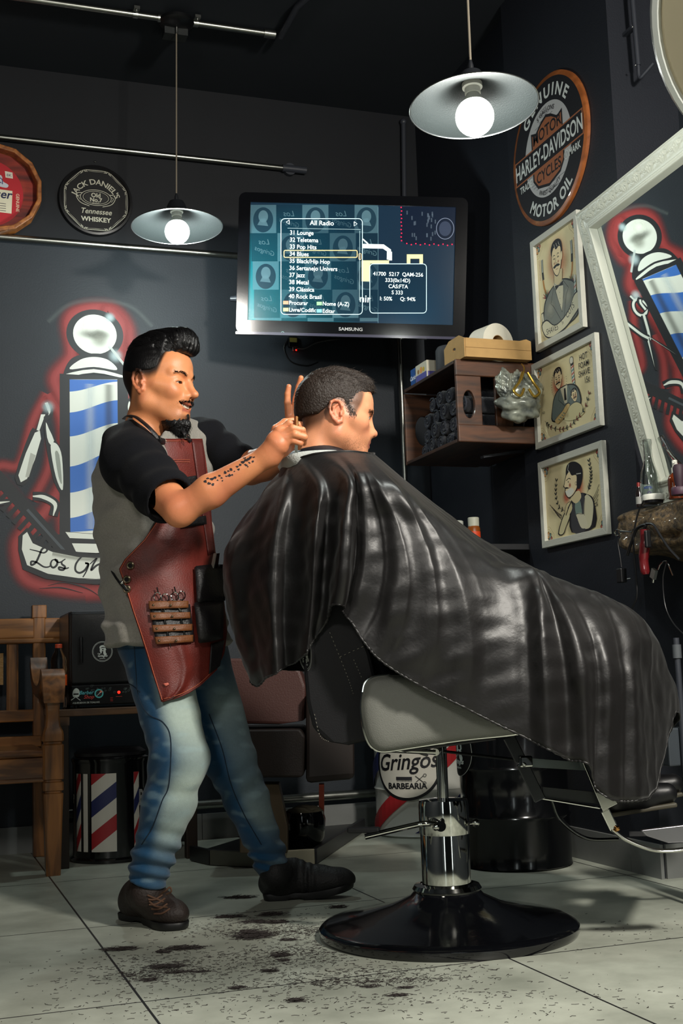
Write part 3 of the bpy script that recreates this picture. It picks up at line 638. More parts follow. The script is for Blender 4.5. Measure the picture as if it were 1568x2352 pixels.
def face(A, f_, cx, cy, s, tilt=0, look=1, k=.78):
    """inked moustached head; s = half head height in v units"""
    def q(pts):
        ct, st = math.cos(tilt), math.sin(tilt); return f_([(cx+(p[0]*ct-p[1]*st)*s*k*look, cy+(p[0]*st+p[1]*ct)*s) for p in pts])
    A.poly(q([(-.62, .5), (-.70, 0), (-.60, -.45), (-.30, -.88), (.05, -1.0), (.38, -.75), (.62, -.3), (.70, .2), (.62, .7), (0, .95), (-.5, .85)]), IK, 5)
    A.poly(q([(-.57, .5), (-.64, 0), (-.55, -.43), (-.27, -.82), (.05, -.94), (.35, -.70), (.56, -.28), (.63, .2), (.56, .65), (0, .9), (-.45, .8)]), (232, 212, 168), 5)
    A.poly(q([(-.66, .35), (-.72, .75), (-.45, 1.10), (0, 1.22), (.50, 1.12), (.78, .78), (.78, .15), (.60, .1), (.60, .55), (.40, .72), (0, .62), (-.25, .80), (-.50, .62)]), IK, 4)
    for a in (-.25, .05, .35): A.line(q([(a, 1.0), (a+.05, .85), (a+.15, .75)]), .0022, (200, 196, 180), 4)
    A.poly(q([(.62, .25), (.78, .30), (.80, 0), (.68, -.2), (.60, -.1)]), (232, 212, 168), 4); A.line(q([(.62, .25), (.78, .30), (.80, 0), (.68, -.2)]), .0014, IK)
    for e in (-.32, .22): A.line(q([(e-.16, .26), (e, .34), (e+.16, .27)]), .0034, IK, taper=(.3, 1, .3)); A.line(q([(e-.12, .10), (e, .16), (e+.12, .09)]), .0020, IK); A.circ(q([(e, .10)])[0], .0022, IK); A.blob(q([(e, -.16)])[0], .008, RD, .55)
    A.line(q([(-.08, .15), (-.16, -.14), (-.04, -.20), (.06, -.17)]), .0016, IK)
    A.poly(q([(-.50, -.36), (-.30, -.28), (-.06, -.26), (.18, -.28), (.42, -.40), (.20, -.44), (-.06, -.40), (-.32, -.46)]), IK, 3)
    A.line(q([(-.16, -.54), (-.02, -.57), (.14, -.54)]), .0016, (120, 50, 40))
def draw1(A, f_, w, h, m):
    g = lambda *p: f_(list(p))
    A.blob(f_([(.50, .72)])[0], .10, (208, 96, 70), .55, r2=.12)
    for s, x in ((1, .13), (-1, .86)):
        A.line(g((x, .83), (x, .70), (x+.01*s, .62)), .014, IK); A.line(g((x, .83), (x, .70)), .008, (170, 176, 166)); A.line(g((x, .62), (x+.03*s, .52), (x+.12*s, .40)), .010, OG); A.line(g((x, .62), (x+.03*s, .52), (x+.12*s, .40)), .0016, IK)
        for i in range(14): A.line(g((x-.05*s, .64+.015*i), (x-.085*s, .642+.015*i)), .0012, RD, 0)
    for sx_ in (.20, .82):
        for a in np.linspace(-1.2, 1.2, 7): A.line([f_([(sx_, .42)])[0], (f_([(sx_, .42)])[0][0]+.035*math.sin(a), f_([(sx_, .42)])[0][1]+.035*math.cos(a))], .009, IK, 0, taper=(1, .7, .1)); A.line([f_([(sx_, .42)])[0], (f_([(sx_, .42)])[0][0]+.03*math.sin(a), f_([(sx_, .42)])[0][1]+.03*math.cos(a))], .003, RD if abs(a) > .5 else (60, 100, 80), 0)
    body = g((.10, .10), (.12, .34), (.22, .44), (.38, .50), (.58, .52), (.76, .48), (.90, .40), (.94, .20), (.90, .08), (.5, .04)); A.poly(body, IK, 4)
    A.poly(g((.12, .10), (.14, .33), (.24, .43), (.38, .49), (.58, .51), (.75, .465), (.88, .39), (.92, .20), (.88, .09), (.5, .05)), GY, 4)
    A.blob(f_([(.28, .30)])[0], .05, (176, 176, 160), .7); A.blob(f_([(.72, .32)])[0], .05, (176, 176, 160), .7)
    A.poly(g((.40, .52), (.58, .53), (.62, .44), (.56, .20), (.44, .44)), (210, 204, 176), 2); A.line(g((.56, .20), (.40, .48)), .002, IK, 0); A.line(g((.56, .2), (.64, .46)), .002, IK, 0)
    A.line(g((.40, .50), (.30, .34), (.36, .30), (.55, .10)), .0022, IK, 0); A.line(g((.62, .50), (.74, .40), (.68, .34), (.58, .10)), .0022, IK, 0)
    A.poly(g((.44, .44), (.42, .49), (.52, .475), (.62, .50), (.62, .45), (.52, .465)), IK); 
    for y in (.40, .34, .28): A.circ(f_([(.53, y)])[0], .0016, IK)
    A.poly(g((.42, .62), (.62, .62), (.60, .50), (.50, .48), (.42, .52)), (214, 198, 154)); A.line(g((.42, .62), (.41, .52), (.50, .48), (.61, .52), (.62, .62)), .0016, IK)
    face(A, f_, .50, .735, .165, k=1.10)
    A.line(g((.90, .44), (.89, .26)), .016, IK, 0); A.line(g((.90, .44), (.89, .26)), .012, (206, 204, 190), 0); A.circ(f_([(.90, .46)])[0], .009, (206, 204, 190))
    for i in range(4): A.line(g((.87, .28+.04*i), (.92, .30+.04*i)), .004, (RD, TL)[i % 2], 0)
    A.line(g((.08, .30), (.09, .20)), .018, IK, 0); A.line(g((.08, .29), (.09, .21)), .013, (210, 204, 176), 0)
    rb = g((.04, .18), (.18, .21), (.35, .12), (.55, .13), (.74, .20), (.86, .30), (.99, .31), (.99, .16), (.80, .08), (.60, .02), (.30, .0), (.12, .05)); A.poly(rb, IK, 4); 
    A.poly(g((.06, .17), (.18, .195), (.35, .11), (.55, .118), (.74, .185), (.86, .285), (.98, .29), (.97, .17), (.80, .095), (.60, .035), (.30, .015), (.13, .06)), (214, 208, 178), 4)
    A.text('SHAVES', f_([(.30, .055)])[0], .034, IK, bold=0, rot=-.02, sx=.8); A.text("'n", f_([(.56, .075)])[0], .024, IK, rot=.15); A.text('CUTS', f_([(.77, .145)])[0], .034, IK, rot=.50, sx=.8)
def leafs(A, pts, n, col, L_=.012):
    p = np.array(smooth(pts, 12)); idx = np.linspace(4, len(p)-2, n).astype(int); A.line(pts, .0016, IK)
    for i in idx:
        d = p[min(i+1, len(p)-1)]-p[i-1]; a = math.atan2(d[1], d[0])
        for s in (-1, 1):
            b_ = a+s*.7; c_ = p[i]+np.array([math.cos(b_), math.sin(b_)])*L_*.6; A.circ(c_, L_*.62, IK, r2=L_*.24, rot=b_, n=14); A.circ(c_, L_*.42, col[i % len(col)], r2=L_*.12, rot=b_, n=12)
def draw2(A, f_, w, h, m):
    g = lambda *p: f_(list(p))
    A.blob(f_([(.36, .66)])[0], .06, (208, 84, 66), .75)
    for a in np.linspace(.4, 5.6, 34): c_ = f_([(.38, .68)])[0]; A.line([(c_[0]+.055*math.cos(a+.9), c_[1]+.058*math.sin(a+.9)), (c_[0]+.061*math.cos(a+.9), c_[1]+.064*math.sin(a+.9))], .0014, IK, 0)
    A.line(g((.62, .84), (.64, .50)), .020, IK, 0); A.line(g((.62, .83), (.64, .50)), .015, (206, 204, 190), 0); A.circ(f_([(.615, .90)])[0], .015, IK); A.circ(f_([(.615, .90)])[0], .0125, (210, 208, 190))
    for i in range(7): A.line(g((.605, .53+.045*i), (.65, .555+.045*i)), .005, (RD, TL)[i % 2], 0)
    A.line(g((.595, .845), (.65, .855)), .006, IK, 0)
    A.poly(g((.22, .22), (.24, .40), (.28, .52), (.36, .60), (.50, .62), (.64, .58), (.72, .48), (.74, .30), (.60, .22), (.40, .18)), IK, 4)
    A.poly(g((.235, .23), (.25, .40), (.29, .51), (.37, .59), (.50, .605), (.63, .565), (.70, .47), (.72, .31), (.60, .235), (.40, .20)), (104, 116, 112), 4)
    A.poly(g((.40, .60), (.52, .61), (.50, .38), (.46, .38)), (210, 204, 176)); A.poly(g((.46, .58), (.49, .58), (.50, .42), (.46, .42)), IK); A.line(g((.38, .60), (.36, .46), (.47, .34)), .002, IK, 0); A.line(g((.54, .61), (.58, .48), (.5, .34)), .002, IK, 0)
    face(A, f_, .37, .735, .135, tilt=.10, k=.70)
    face(A, f_, .635, .43, .085, tilt=-.15, look=-1)
    A.poly(g((.44, .18), (.52, .30), (.64, .34), (.74, .28), (.78, .16), (.6, .12)), (206, 196, 150), 4); A.line(g((.44, .18), (.52, .30), (.64, .34), (.74, .28), (.78, .16)), .0018, IK)
    A.poly(g((.28, .22), (.42, .30), (.50, .36), (.55, .33), (.46, .22), (.34, .15)), (206, 178, 120), 3); A.line(g((.28, .22), (.42, .30), (.50, .37), (.56, .35)), .002, IK); A.line(g((.34, .15), (.46, .24), (.54, .31)), .002, IK)
    for i in range(4): A.line(g((.34+.03*i, .21+.02*i), (.37+.03*i, .19+.02*i)), .003, TL, 0)
    leafs(A, g((.10, .26), (.18, .16), (.36, .07), (.52, .06), (.66, .12), (.80, .22), (.88, .38)), 15, ((60, 76, 64), RD))
    for i, s in enumerate(('HOT', 'FOAM', 'SHAVE', '15¢')): A.text(s, f_([(.82 if i < 3 else .86, .84-.105*i)])[0], .032, IK, sx=.85, bold=.005)
    A.text('RD', f_([(.09, .36)])[0], .014, IK)
def draw3(A, f_, w, h, m):
    g = lambda *p: f_(list(p))
    A.blob(f_([(.58, .60)])[0], .06, (208, 90, 66), .75); A.blob(f_([(.38, .52)])[0], .035, (208, 90, 66), .7)
    leafs(A, g((.34, .34), (.24, .42), (.20, .55), (.20, .66), (.22, .78)), 8, ((60, 70, 60),)); leafs(A, g((.74, .50), (.80, .62), (.82, .74), (.80, .90)), 9, ((60, 70, 60),))
    for i in range(5): A.line(g((.08+.03*i, .48-.04*i), (.20+.02*i, .36-.03*i), (.28, .30)), .002, IK); A.line(g((.94-.01*i, .56-.06*i), (.86, .44-.035*i), (.76, .36)), .002, IK)
    A.poly(g((.44, .04), (.44, .34), (.50, .46), (.62, .52), (.74, .48), (.84, .38), (.84, .04)), IK, 3)
    A.poly(g((.46, .04), (.46, .34), (.52, .44), (.62, .50), (.70, .46), (.70, .04)), (60, 60, 64), 3); A.poly(g((.66, .10), (.70, .46), (.80, .42), (.83, .30), (.78, .08), (.70, .04)), (206, 200, 168), 3); A.line(g((.66, .10), (.70, .44)), .002, IK, 0)
    A.poly(g((.20, .06), (.28, .24), (.36, .34), (.42, .34), (.44, .26), (.36, .14), (.30, .04)), IK, 3); A.poly(g((.22, .07), (.29, .23), (.365, .325), (.41, .33), (.425, .26), (.35, .14), (.29, .05)), (210, 200, 156), 3)
    A.poly(g((.34, .30), (.38, .42), (.46, .44), (.48, .36), (.42, .28)), (210, 196, 150), 3); A.line(g((.34, .30), (.38, .42), (.46, .44), (.48, .36)), .002, IK)
    A.poly(g((.54, .22), (.52, .36), (.56, .46), (.62, .42), (.64, .30), (.62, .20)), (120, 140, 130), 3); A.line(g((.54, .22), (.52, .36), (.56, .47), (.62, .42), (.64, .30)), .002, IK)
    A.poly(g((.56, .18), (.54, .26), (.66, .24), (.72, .08), (.62, .06)), (210, 204, 176), 3); A.line(g((.56, .18), (.54, .26), (.66, .24)), .002, IK)
    A.line(g((.40, .36), (.52, .50)), .006, IK, 0); A.line(g((.36, .28), (.42, .38)), .005, IK, 0)
    A.poly(g((.46, .50), (.60, .56), (.64, .46), (.54, .40)), (214, 198, 154), 3)
    # profile head facing left
    A.poly(g((.42, .84), (.38, .76), (.36, .70), (.345, .66), (.375, .645), (.365, .60), (.38, .54), (.44, .49), (.54, .54), (.62, .66), (.62, .80), (.52, .88)), IK, 3)
    A.poly(g((.43, .83), (.39, .76), (.37, .70), (.36, .665), (.385, .645), (.38, .60), (.39, .545), (.44, .505), (.53, .55), (.60, .66), (.60, .79), (.52, .86)), (232, 212, 168), 3)
    A.poly(g((.40, .80), (.42, .92), (.50, .96), (.60, .93), (.68, .84), (.68, .70), (.62, .58), (.575, .62), (.58, .76), (.50, .78), (.46, .84)), IK, 4); A.line(g((.46, .94), (.44, .87), (.47, .83)), .003, (190, 190, 176)); A.line(g((.58, .78), (.66, .77)), .004, (170, 170, 160))
    A.poly(g((.355, .635), (.40, .650), (.45, .625), (.40, .625)), IK); A.line(g((.40, .735), (.45, .755), (.48, .735)), .003, IK); A.circ(f_([(.435, .71)])[0], .003, IK); A.blob(f_([(.46, .66)])[0], .012, RD, .7)
    A.poly(g((.375, .60), (.40, .60), (.48, .62), (.53, .57), (.44, .51), (.395, .55)), (224, 222, 206), 3); A.ring(f_([(.565, .66)])[0], .006, .0016, IK)
    A.text('m', f_([(.90, .32)])[0], .018, IK, rot=PI/2)
print_('top white-framed print of a moustached man in suit and bow tie on the dark pillar', 3.865, 4.232, 1.937, 2.387, draw1)
print_('middle white-framed print with a barber shaving a customer and HOT FOAM SHAVE lettering', 3.79, 4.277, 1.553, 1.896, draw2)
print_('lowest white-framed print of a man in profile shaving between laurel sprigs', 3.789, 4.268, 1.161, 1.499, draw3)
# ------------------------------------------------------------------ television
gT = 5.25
tvc = at(808, 610, gT); zk = float((tvc-CAM) @ FW)/FP; ro_ = .025
TU = RX*math.cos(ro_)-UPV*math.sin(ro_); TV_ = UPV*math.cos(ro_)+RX*math.sin(ro_); TN = np.cross(TU, TV_)
def tq(px, py):
    dx, dy = (px-808)*zk, -(py-610)*zk
    return (dx*math.cos(ro_)-dy*math.sin(ro_), dx*math.sin(ro_)+dy*math.cos(ro_))
tv = thing('television', 'wall-mounted black flat television showing an All Radio channel list', 'television', tvc)
def rrect(x0, y0, x1, y1, r, n=6):
    o = []
    for cx_, cy_, a in ((x1-r, y1-r, 0), (x0+r, y1-r, PI/2), (x0+r, y0+r, PI), (x1-r, y0+r, 1.5*PI)):
        for i in range(n+1): t_ = a+PI/2*i/n; o.append((cx_+r*math.cos(t_), cy_+r*math.sin(t_)))
    return o
w2, h2 = 263*zk, 162*zk
part('bezel', MB().prism(rrect(-w2, -h2, w2, h2, .03), tvc-TN*.03, TU, TV_, .035, holes=[rrect(-236*zk, -131*zk, 235*zk, 140*zk, .002)[::-1]]), mat('tv_bezel', (10, 11, 15), rough=.10, spec=.6, coat=.6), tv, sm=False, bevel=.006)
part('back_shell', MB().prism(rrect(-w2*.96, -h2*.94, w2*.96, h2*.94, .03), tvc-TN*.07, TU, TV_, .045), black, tv, sm=False, bevel=.01)
part('bezel_lip', MB().prism(rrect(-w2*1.0, -h2*1.0-.004, w2*1.0, -h2*.975, .003), tvc-TN*.024, TU, TV_, .03), mat('clear_lip', (80, 78, 96), rough=.1, coat=1), tv, sm=False)
SA = Art(tvc-TN*.004, TU, TV_, step=.00002)
s0 = [tq(574, 465), tq(1048, 475), tq(1043, 748), tq(572, 738)]
SA.poly([(-237*zk, -132*zk), (236*zk, -132*zk), (236*zk, 141*zk), (-237*zk, 141*zk)], (20, 38, 54))
for (x, y, r_, c_, a_) in ((620, 690, 230, (18, 130, 142), .75), (600, 740, 170, (24, 140, 148), .5), (700, 600, 160, (20, 86, 104), .5), (950, 720, 130, (16, 60, 84), .5)):
    c0_ = tq(x, y); R1 = r_*zk
    # clip soft glow to the screen by sampling a grid
    SA_n = 26; gx = np.linspace(-237*zk, 236*zk, SA_n); gy = np.linspace(-132*zk, 141*zk, SA_n); base = len(SA.mb.v)
    P_ = np.array([(u_, v_) for u_ in gx for v_ in gy]); SA.mb.v += [tuple(map(float, q)) for q in SA.P(P_)]
    dd = np.hypot(P_[:, 0]-c0_[0], P_[:, 1]-c0_[1])/R1; al = np.clip(1-dd, 0, 1)**1.3*a_; SA.mb.c += [SA.c(c_, float(q)) for q in al]
    SA.mb.f += [(base+i*SA_n+j, base+(i+1)*SA_n+j, base+(i+1)*SA_n+j+1, base+i*SA_n+j+1) for i in range(SA_n-1) for j in range(SA_n-1)]; SA.k += 1
def tt(*p): return [tq(*q) for q in p]
# painted reflection of the chequered wall opposite: round heads and script tiles
for r in range(5):
    for c_ in range(5):
        x0 = 574+60*c_+(r*3); x1 = min(x0+60, 868); y0 = 470+65*r; y1 = min(y0+65, 738)
        if x0 < 574: x0 = 574
        if (r+c_) % 2 == 0:
            SA.poly(tt((x0, y0), (x1, y0), (x1, y1), (x0, y1)), (86, 120, 130), a=.42); q = tq((x0+x1)/2, (y0+y1)/2+2)
            if y1-y0 > 50: SA.circ(q, 23*zk, (16, 40, 54), a=.75, r2=29*zk); SA.circ((q[0], q[1]+8*zk), 11*zk, (90, 122, 132), a=.55, r2=14*zk); SA.poly([(q[0]-13*zk, q[1]-12*zk), (q[0]+12*zk, q[1]-14*zk), (q[0]+4*zk, q[1]+4*zk), (q[0]-6*zk, q[1]+2*zk)], (90, 122, 132), a=.5)
        else:
            SA.poly(tt((x0, y0), (x1, y0), (x1, y1), (x0, y1)), (18, 42, 54), a=.45)
            if y1-y0 > 50: SA.text('Los', tq((x0+x1)/2, y0+26), 18*zk, (96, 130, 140), a=.45, shear=.3, sx=-1); SA.text('Gringos', tq((x0+x1)/2, y0+46), 15*zk, (96, 130, 140), a=.45, shear=.3, sx=-1, rot=-.3)
SA.line(tt((868, 475), (868, 742)), 1.2*zk, (110, 150, 160), 0, a=.5)
# painted reflection of a faint red-lit shelf at top right
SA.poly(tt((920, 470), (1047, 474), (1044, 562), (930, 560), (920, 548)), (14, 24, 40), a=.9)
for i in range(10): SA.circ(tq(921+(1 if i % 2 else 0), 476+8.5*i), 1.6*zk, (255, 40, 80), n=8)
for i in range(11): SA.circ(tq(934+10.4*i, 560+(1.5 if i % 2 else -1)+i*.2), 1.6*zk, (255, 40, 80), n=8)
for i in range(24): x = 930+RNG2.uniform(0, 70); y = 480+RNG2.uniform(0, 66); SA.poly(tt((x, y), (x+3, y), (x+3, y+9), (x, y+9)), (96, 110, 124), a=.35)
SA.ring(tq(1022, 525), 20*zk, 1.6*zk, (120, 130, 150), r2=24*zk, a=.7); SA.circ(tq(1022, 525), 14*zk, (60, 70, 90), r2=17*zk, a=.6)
# station logo
YL = (240, 226, 160); WW = (236, 246, 244)
SA.line(tt((832, 565), (880, 566), (893, 575), (893, 596)), 10*zk, WW, 0); SA.line(tt((833, 549), (845, 560)), 3*zk, WW, 0); SA.poly(tt((892, 578), (900, 578), (900, 598), (892, 598)), WW); SA.poly(tt((830, 598), (893, 598), (893, 605), (850, 605), (850, 646), (830, 646)), YL)
SA.poly(tt((934, 584), (971, 584), (971, 606), (963, 606), (963, 594), (942, 594), (942, 606), (934, 606)), YL)
SA.text('nir', tq(838, 694), 24*zk, WW, rot=-ro_, bold=.01)
LN = (198, 226, 230)
def rr_(x0, y0, x1, y1, r, w, col):
    p = [tq(a, b_) for a, b_ in rrect(x0, y0, x1, y1, r, 4)]; p.append(p[0]); SA.line(p, w*zk, col, 0)
SA.poly([tq(a, b_) for a, b_ in rrect(645, 502, 832, 722, 8)], (14, 42, 58), a=.35); rr_(645, 502, 832, 722, 9, 1.6, LN); rr_(652, 575, 820, 591, 3, 2.0, (236, 196, 140)); rr_(824, 582, 829, 596, 2, 1.2, (236, 196, 140))
SA.line(tt((660, 524), (828, 527)), 1*zk, LN, 0, a=.5); SA.line(tt((826, 530), (825, 690)), 1*zk, LN, 0, a=.7)
SA.text('All Radio', tq(739, 517), 15*zk, WW, bold=.012); SA.line(tt((664, 505), (664, 515), (657, 510), (664, 505)), 1.4*zk, WW, 0); SA.line(tt((813, 509), (813, 519), (820, 514), (813, 509)), 1.4*zk, WW, 0)
for i, s in enumerate(('31 Lounge', '32 Teletema', '33 Pop Hits', '34 Blues', '35 Black/Hip Hop', '36 Sertanejo Univers', '37 Jazz', '38 Metal', '39 Clássica', '40 Rock Brasil')):
    SA.text(s, tq(665-.25*i, 538.5+16.25*i), 14*zk, WW, bold=.012, align='LEFT', sx=.93)
for (x, y, c_, s) in ((650, 695, (236, 150, 120), 'Procurar'), (727, 697, (150, 220, 150), 'Nome (A-Z)'), (650, 711, (240, 226, 140), 'Livre/Codific'), (727, 714, (130, 200, 236), 'Editar')):
    SA.poly(tt((x, y-4), (x+12, y-4), (x+12, y+4), (x, y+4)), c_); SA.text(s, tq(x+13, y+4.5), 13*zk, WW, bold=.012, align='LEFT', sx=.93)
SA.poly([tq(a, b_) for a, b_ in rrect(849, 606, 979, 719, 8)], (14, 42, 58), a=.5); rr_(849, 606, 979, 719, 8, 1.6, LN)
for x, y, s in ((914, 634, '41700  5217  QAM-256'), (913, 648, '333(0x14D)'), (914, 662, 'CAS:FTA'), (912, 676, 'S 333'), (886, 690, 'I: 50%'), (936, 691, 'Q: 94%')): SA.text(s, tq(x, y), 12.5*zk, WW, bold=.012, sx=.95)
SA.build('screen', tv, m=attr_mat('lit_screen', rough=.12, spec=.5, alpha=True, emit=.85), label='glowing teal menu screen')
LA = Art(tvc+TN*.0055, TU, TV_)
LA.text('SAMSUNG', tq(805, 760), 10.5*zk, (200, 200, 200), bold=.02, sx=1.15); LA.build('maker_lettering', tv, label='small silver lettering'); LA = Art(tvc+TN*.0055, TU, TV_); LA.ring(tq(649, 765), 3*zk, 1*zk, (150, 190, 190), n=18); LA.build('power_button_mark', tv)
part('wall_arm', MB().bar(tvc-TN*.06, (tvc[0]+.15, YB-.05, tvc[2]+.02), .05, .10), black, tv, sm=False); part('wall_bracket', MB().box((tvc[0]+.15, YB-.031, tvc[2]-.02), (.22, .05, .30)), black, tv, sm=False)
part('side_knob', MB().tube([tvc+TU*tq(545, 683)[0]+TV_*tq(545, 683)[1]-TN*.04, tvc+TU*tq(527, 683)[0]+TV_*tq(527, 683)[1]-TN*.04], [.016, .011], 12), darkpipe, tv)
rc = onY(672, 786, YB-.012)
t = thing('signal_adapter', 'small black signal box with yellow sticker and red light hanging below the television', 'adapter', rc)
part('case', MB().box(rc, (.045, .02, .05)), black, t, sm=False, bevel=.002)
part('sticker', MB().box(rc+(0, -.0108, .008), (.036, .001, .022)), mat('sticker_yellow', (150, 140, 70), rough=.6), t, sm=False)
part('plug', MB().tube([rc+(.0, 0, -.025), rc+(.0, 0, -.042)], .004, 8).tube([rc+(.012, 0, -.025), rc+(.012, 0, -.040)], .004, 8), steel, t)
part('power_light', MB().sphere(rc+(.014, -.008, -.040), .0035, 8, 6), mat('red_light', (255, 30, 20), emit=(255, 20, 10), estr=6), t)
part('cable', MB().tube(smooth([rc+(.02, 0, -.03), onY(700, 800, YB-.01), onY(730, 786, YB-.01), onY(780, 778, YB-.01)], 8), .0035, 8), mat('grey_cable', (84, 86, 88), rough=.5), t)
part('cable', MB().tube(smooth([rc+(-.02, 0, .02), onY(652, 800, YB-.006), onY(668, 830, YB-.006), onY(705, 840, YB-.006), onY(730, 832, YB-.006)], 8), .003, 8), black, t)

# ------------------------------------------------------------------ round dish lamp, top right
dc = at(1913, -10, 1.78); nv = (CAM+np.array([-.1, .2, -.1])-dc); nv /= np.linalg.norm(nv); nd = .55*nv+.45*np.array([-.3, -.85, -.5]); nd /= np.linalg.norm(nd)
t = thing('round_dish', 'large round pale-faced dish with shiny white rim, cut by the top right corner', 'lamp', dc)
part('face', MB().lathe([(.001, .022), (.252, .020), (.256, .012)], dc, nd, 72), mat('dish_face', (176, 166, 140), rough=.6), t, label='flat beige face')
part('rim', MB().lathe([(.256, .012), (.262, .024), (.270, .018), (.273, 0), (.262, -.04), (.20, -.08), (.001, -.09)], dc, nd, 72), mat('dish_rim', (222, 226, 222), rough=.18, coat=.6), t, label='glossy white rim')
part('arm', MB().tube([dc-nd*.06, dc-nd*.12+np.array([.05, .1, .15]), (dc[0]+.15, dc[1]+.3, 3.5)], .012, 10), darkpipe, t)

# ------------------------------------------------------------------ crate on the wall, with its contents
cw = wood('crate_wood', (44, 25, 14), (92, 54, 29), 9, (8, 8, 1), rough=.5); cwy = wood('crate_wood_long', (36, 22, 14), (72, 43, 25), 9, (1, 8, 1), rough=.5); cwx = wood('crate_wood_cross', (44, 25, 14), (92, 54, 29), 9, (8, 1, 1), rough=.5)
x0, x1, y0, y1, z0, z1 = 2.0, 2.385, 4.29, 4.82, 1.578, 1.905
cr = thing('wooden_crate', 'dark stained wooden crate fixed on its side to the wall as a shelf', 'crate', (2.19, 4.55, z0))
part('top_board', MB().box((2.19, 4.56, z1-.007), (.385, .51, .014)), cwy, cr, sm=False, bevel=.002)
part('bottom_board', MB().box((2.19, 4.56, z0+.007), (.385, .51, .014)), cwy, cr, sm=False, bevel=.002)
part('back_slat', MB().box((2.372, 4.56, 1.66), (.014, .50, .10)), cwy, cr, sm=False); part('back_slat', MB().box((2.372, 4.56, 1.80), (.014, .50, .10)), cwy, cr, sm=False)
part('top_rail', MB().box((2.19, y0, z1-.032), (.385, .018, .066)), cwx, cr, sm=False, bevel=.004)
part('bottom_rail', MB().box((2.19, y0, z0+.034), (.385, .018, .070)), cwx, cr, sm=False, bevel=.004)
def oval(cx_, cz_, a, b_, n=28): return [(cx_+a*math.cos(-2*PI*i/n), cz_+b_*math.sin(-2*PI*i/n)) for i in range(n)]
part('upright', MB().prism([(0, .03), (.105, .03), (.105, .29), (0, .29)], (x0, y0-.004, z0), (1, 0, 0), (0, 0, 1), -.018, holes=[oval(.050, .150, .026, .055)]), cw, cr, sm=False, bevel=.003, label='board with an oval hand hole')
part('upright', MB().box((x0+.205, y0+.010, z0+.16), (.075, .014, .26)), cw, cr, sm=False, bevel=.003)
part('end_panel', MB().prism([(0, 0), (.34, 0), (.34, .31), (0, .31)], (x0, y1, z0), (1, 0, 0), (0, 0, 1), -.016, holes=[oval(.085, .15, .040, .065)]), cw, cr, sm=False, bevel=.003)
twm = mat('dark_towel', (24, 25, 31), rough=.95, bump=.5, bscale=260, sheen=.3)
def towel(p, r, L_):
    t_ = thing('rolled_towel', 'dark rolled towel stacked inside the wooden crate', 'towel', p, group='rolled towels in the crate')
    sp = [(r*(1-.92*k)*math.cos(13*k)*1.0, r*(1-.92*k)*math.sin(13*k)) for k in np.linspace(0, 1, 60)]
    mb = MB().lathe([(.001, .004), (r*.4, .0), (r*.8, .004), (r, .014), (r, L_-.01), (.001, L_)], (0, 0, 0), (1, 0, 0), 24)
    part('roll', mb, twm, t_, world=False)
    part('spiral_end', MB().tube([(.001+.002*(i % 2), a, b_) for i, (a, b_) in enumerate(sp)], .0042, 6), mat('towel_edge', (50, 52, 60), rough=.95), t_, world=False)
    return t_
tw0 = None; row = 0
for row, cnt in enumerate((7, 6, 6, 4)):
    for i in range(cnt):
        p = (x0+.03+.012*((i*7+row*3) % 4), 4.355+.066*i+.033*(row % 2)+(.066 if row == 3 else 0), z0+.048+row*.0585)
        if tw0 is None: tw0 = towel(p, .033, .27)
        else:
            c = copy_tree(tw0); c.location = p; c.rotation_euler = ((i*1.3+row) % 6, 0, 0)
# things on top of the crate
zt = z1
def carton(name, label, c, size, rz, m, lab=None, cat='box'):
    t = thing(name, label, cat, (c[0], c[1], zt), rz)
    part('carton', MB().box((0, 0, size[2]/2), size), m, t, sm=False, bevel=.0015, world=False)
    if lab: lab(t, size)
    return t
def lab_blue(t, s):
    A = Art((-s[0]/2, -s[1]/2-.0004, 0), (1, 0, 0), (0, 0, 1)); A.text('Carici', (s[0]*.5, s[2]*.5), .02, (230, 230, 235), shear=.3, bold=.02, sx=.8); A.poly([(0, 0), (s[0], 0), (s[0], s[2]*.15), (0, s[2]*.15)], (210, 216, 224)); A.build('print', t, world=False)
    A = Art((-s[0]/2-.0004, s[1]/2, 0), (0, -1, 0), (0, 0, 1)); A.text('Carici', (s[1]*.5, s[2]*.4), .026, (230, 230, 235), shear=.3, bold=.02); A.build('print', t, world=False)
def lab_wht(t, s):
    A = Art((-s[0]/2-.0004, s[1]/2, 0), (0, -1, 0), (0, 0, 1)); A.poly([(.004, s[2]*.08), (s[1]-.004, s[2]*.08), (s[1]-.004, s[2]*.42), (.004, s[2]*.42)], (84, 84, 150)); A.circ((s[1]*.5, s[2]*.62), .014, (216, 150, 80)); A.circ((s[1]*.25, s[2]*.6), .010, (150, 110, 60)); A.circ((s[1]*.72, s[2]*.6), .010, (200, 170, 60)); A.build('print', t, world=False)
    A = Art((-s[0]/2, -s[1]/2-.0004, 0), (1, 0, 0), (0, 0, 1)); A.poly([(.004, s[2]*.1), (s[0]-.004, s[2]*.1), (s[0]-.004, s[2]*.4), (.004, s[2]*.4)], (90, 84, 150)); A.build('print', t, world=False)
pA = onZ(955, 884, zt); pB = onZ(981, 872, zt); pC = onZ(1024, 842, zt)
carton('small_carton', 'little blue carton at the far end on top of the crate', (2.045, 4.765), (.05, .05, .080), 0, mat('carton_blue', (34, 78, 140), rough=.5), lab_blue)
carton('small_carton', 'little white and violet carton beside the blue one on the crate', (2.052, 4.655), (.08, .12, .078), 0, mat('carton_white', (196, 190, 170), rough=.5), lab_wht)
t = thing('round_tin', 'black round tin on the crate between the small cartons and cardboard box', 'tin', (2.075, 4.50, zt))
part('body', MB().lathe([(.001, 0), (.056, 0), (.058, .006), (.058, .095), (.050, .108), (.001, .108)], (2.075, 4.50, zt), n=32), mat('tin_black', (44, 46, 50), rough=.7), t)
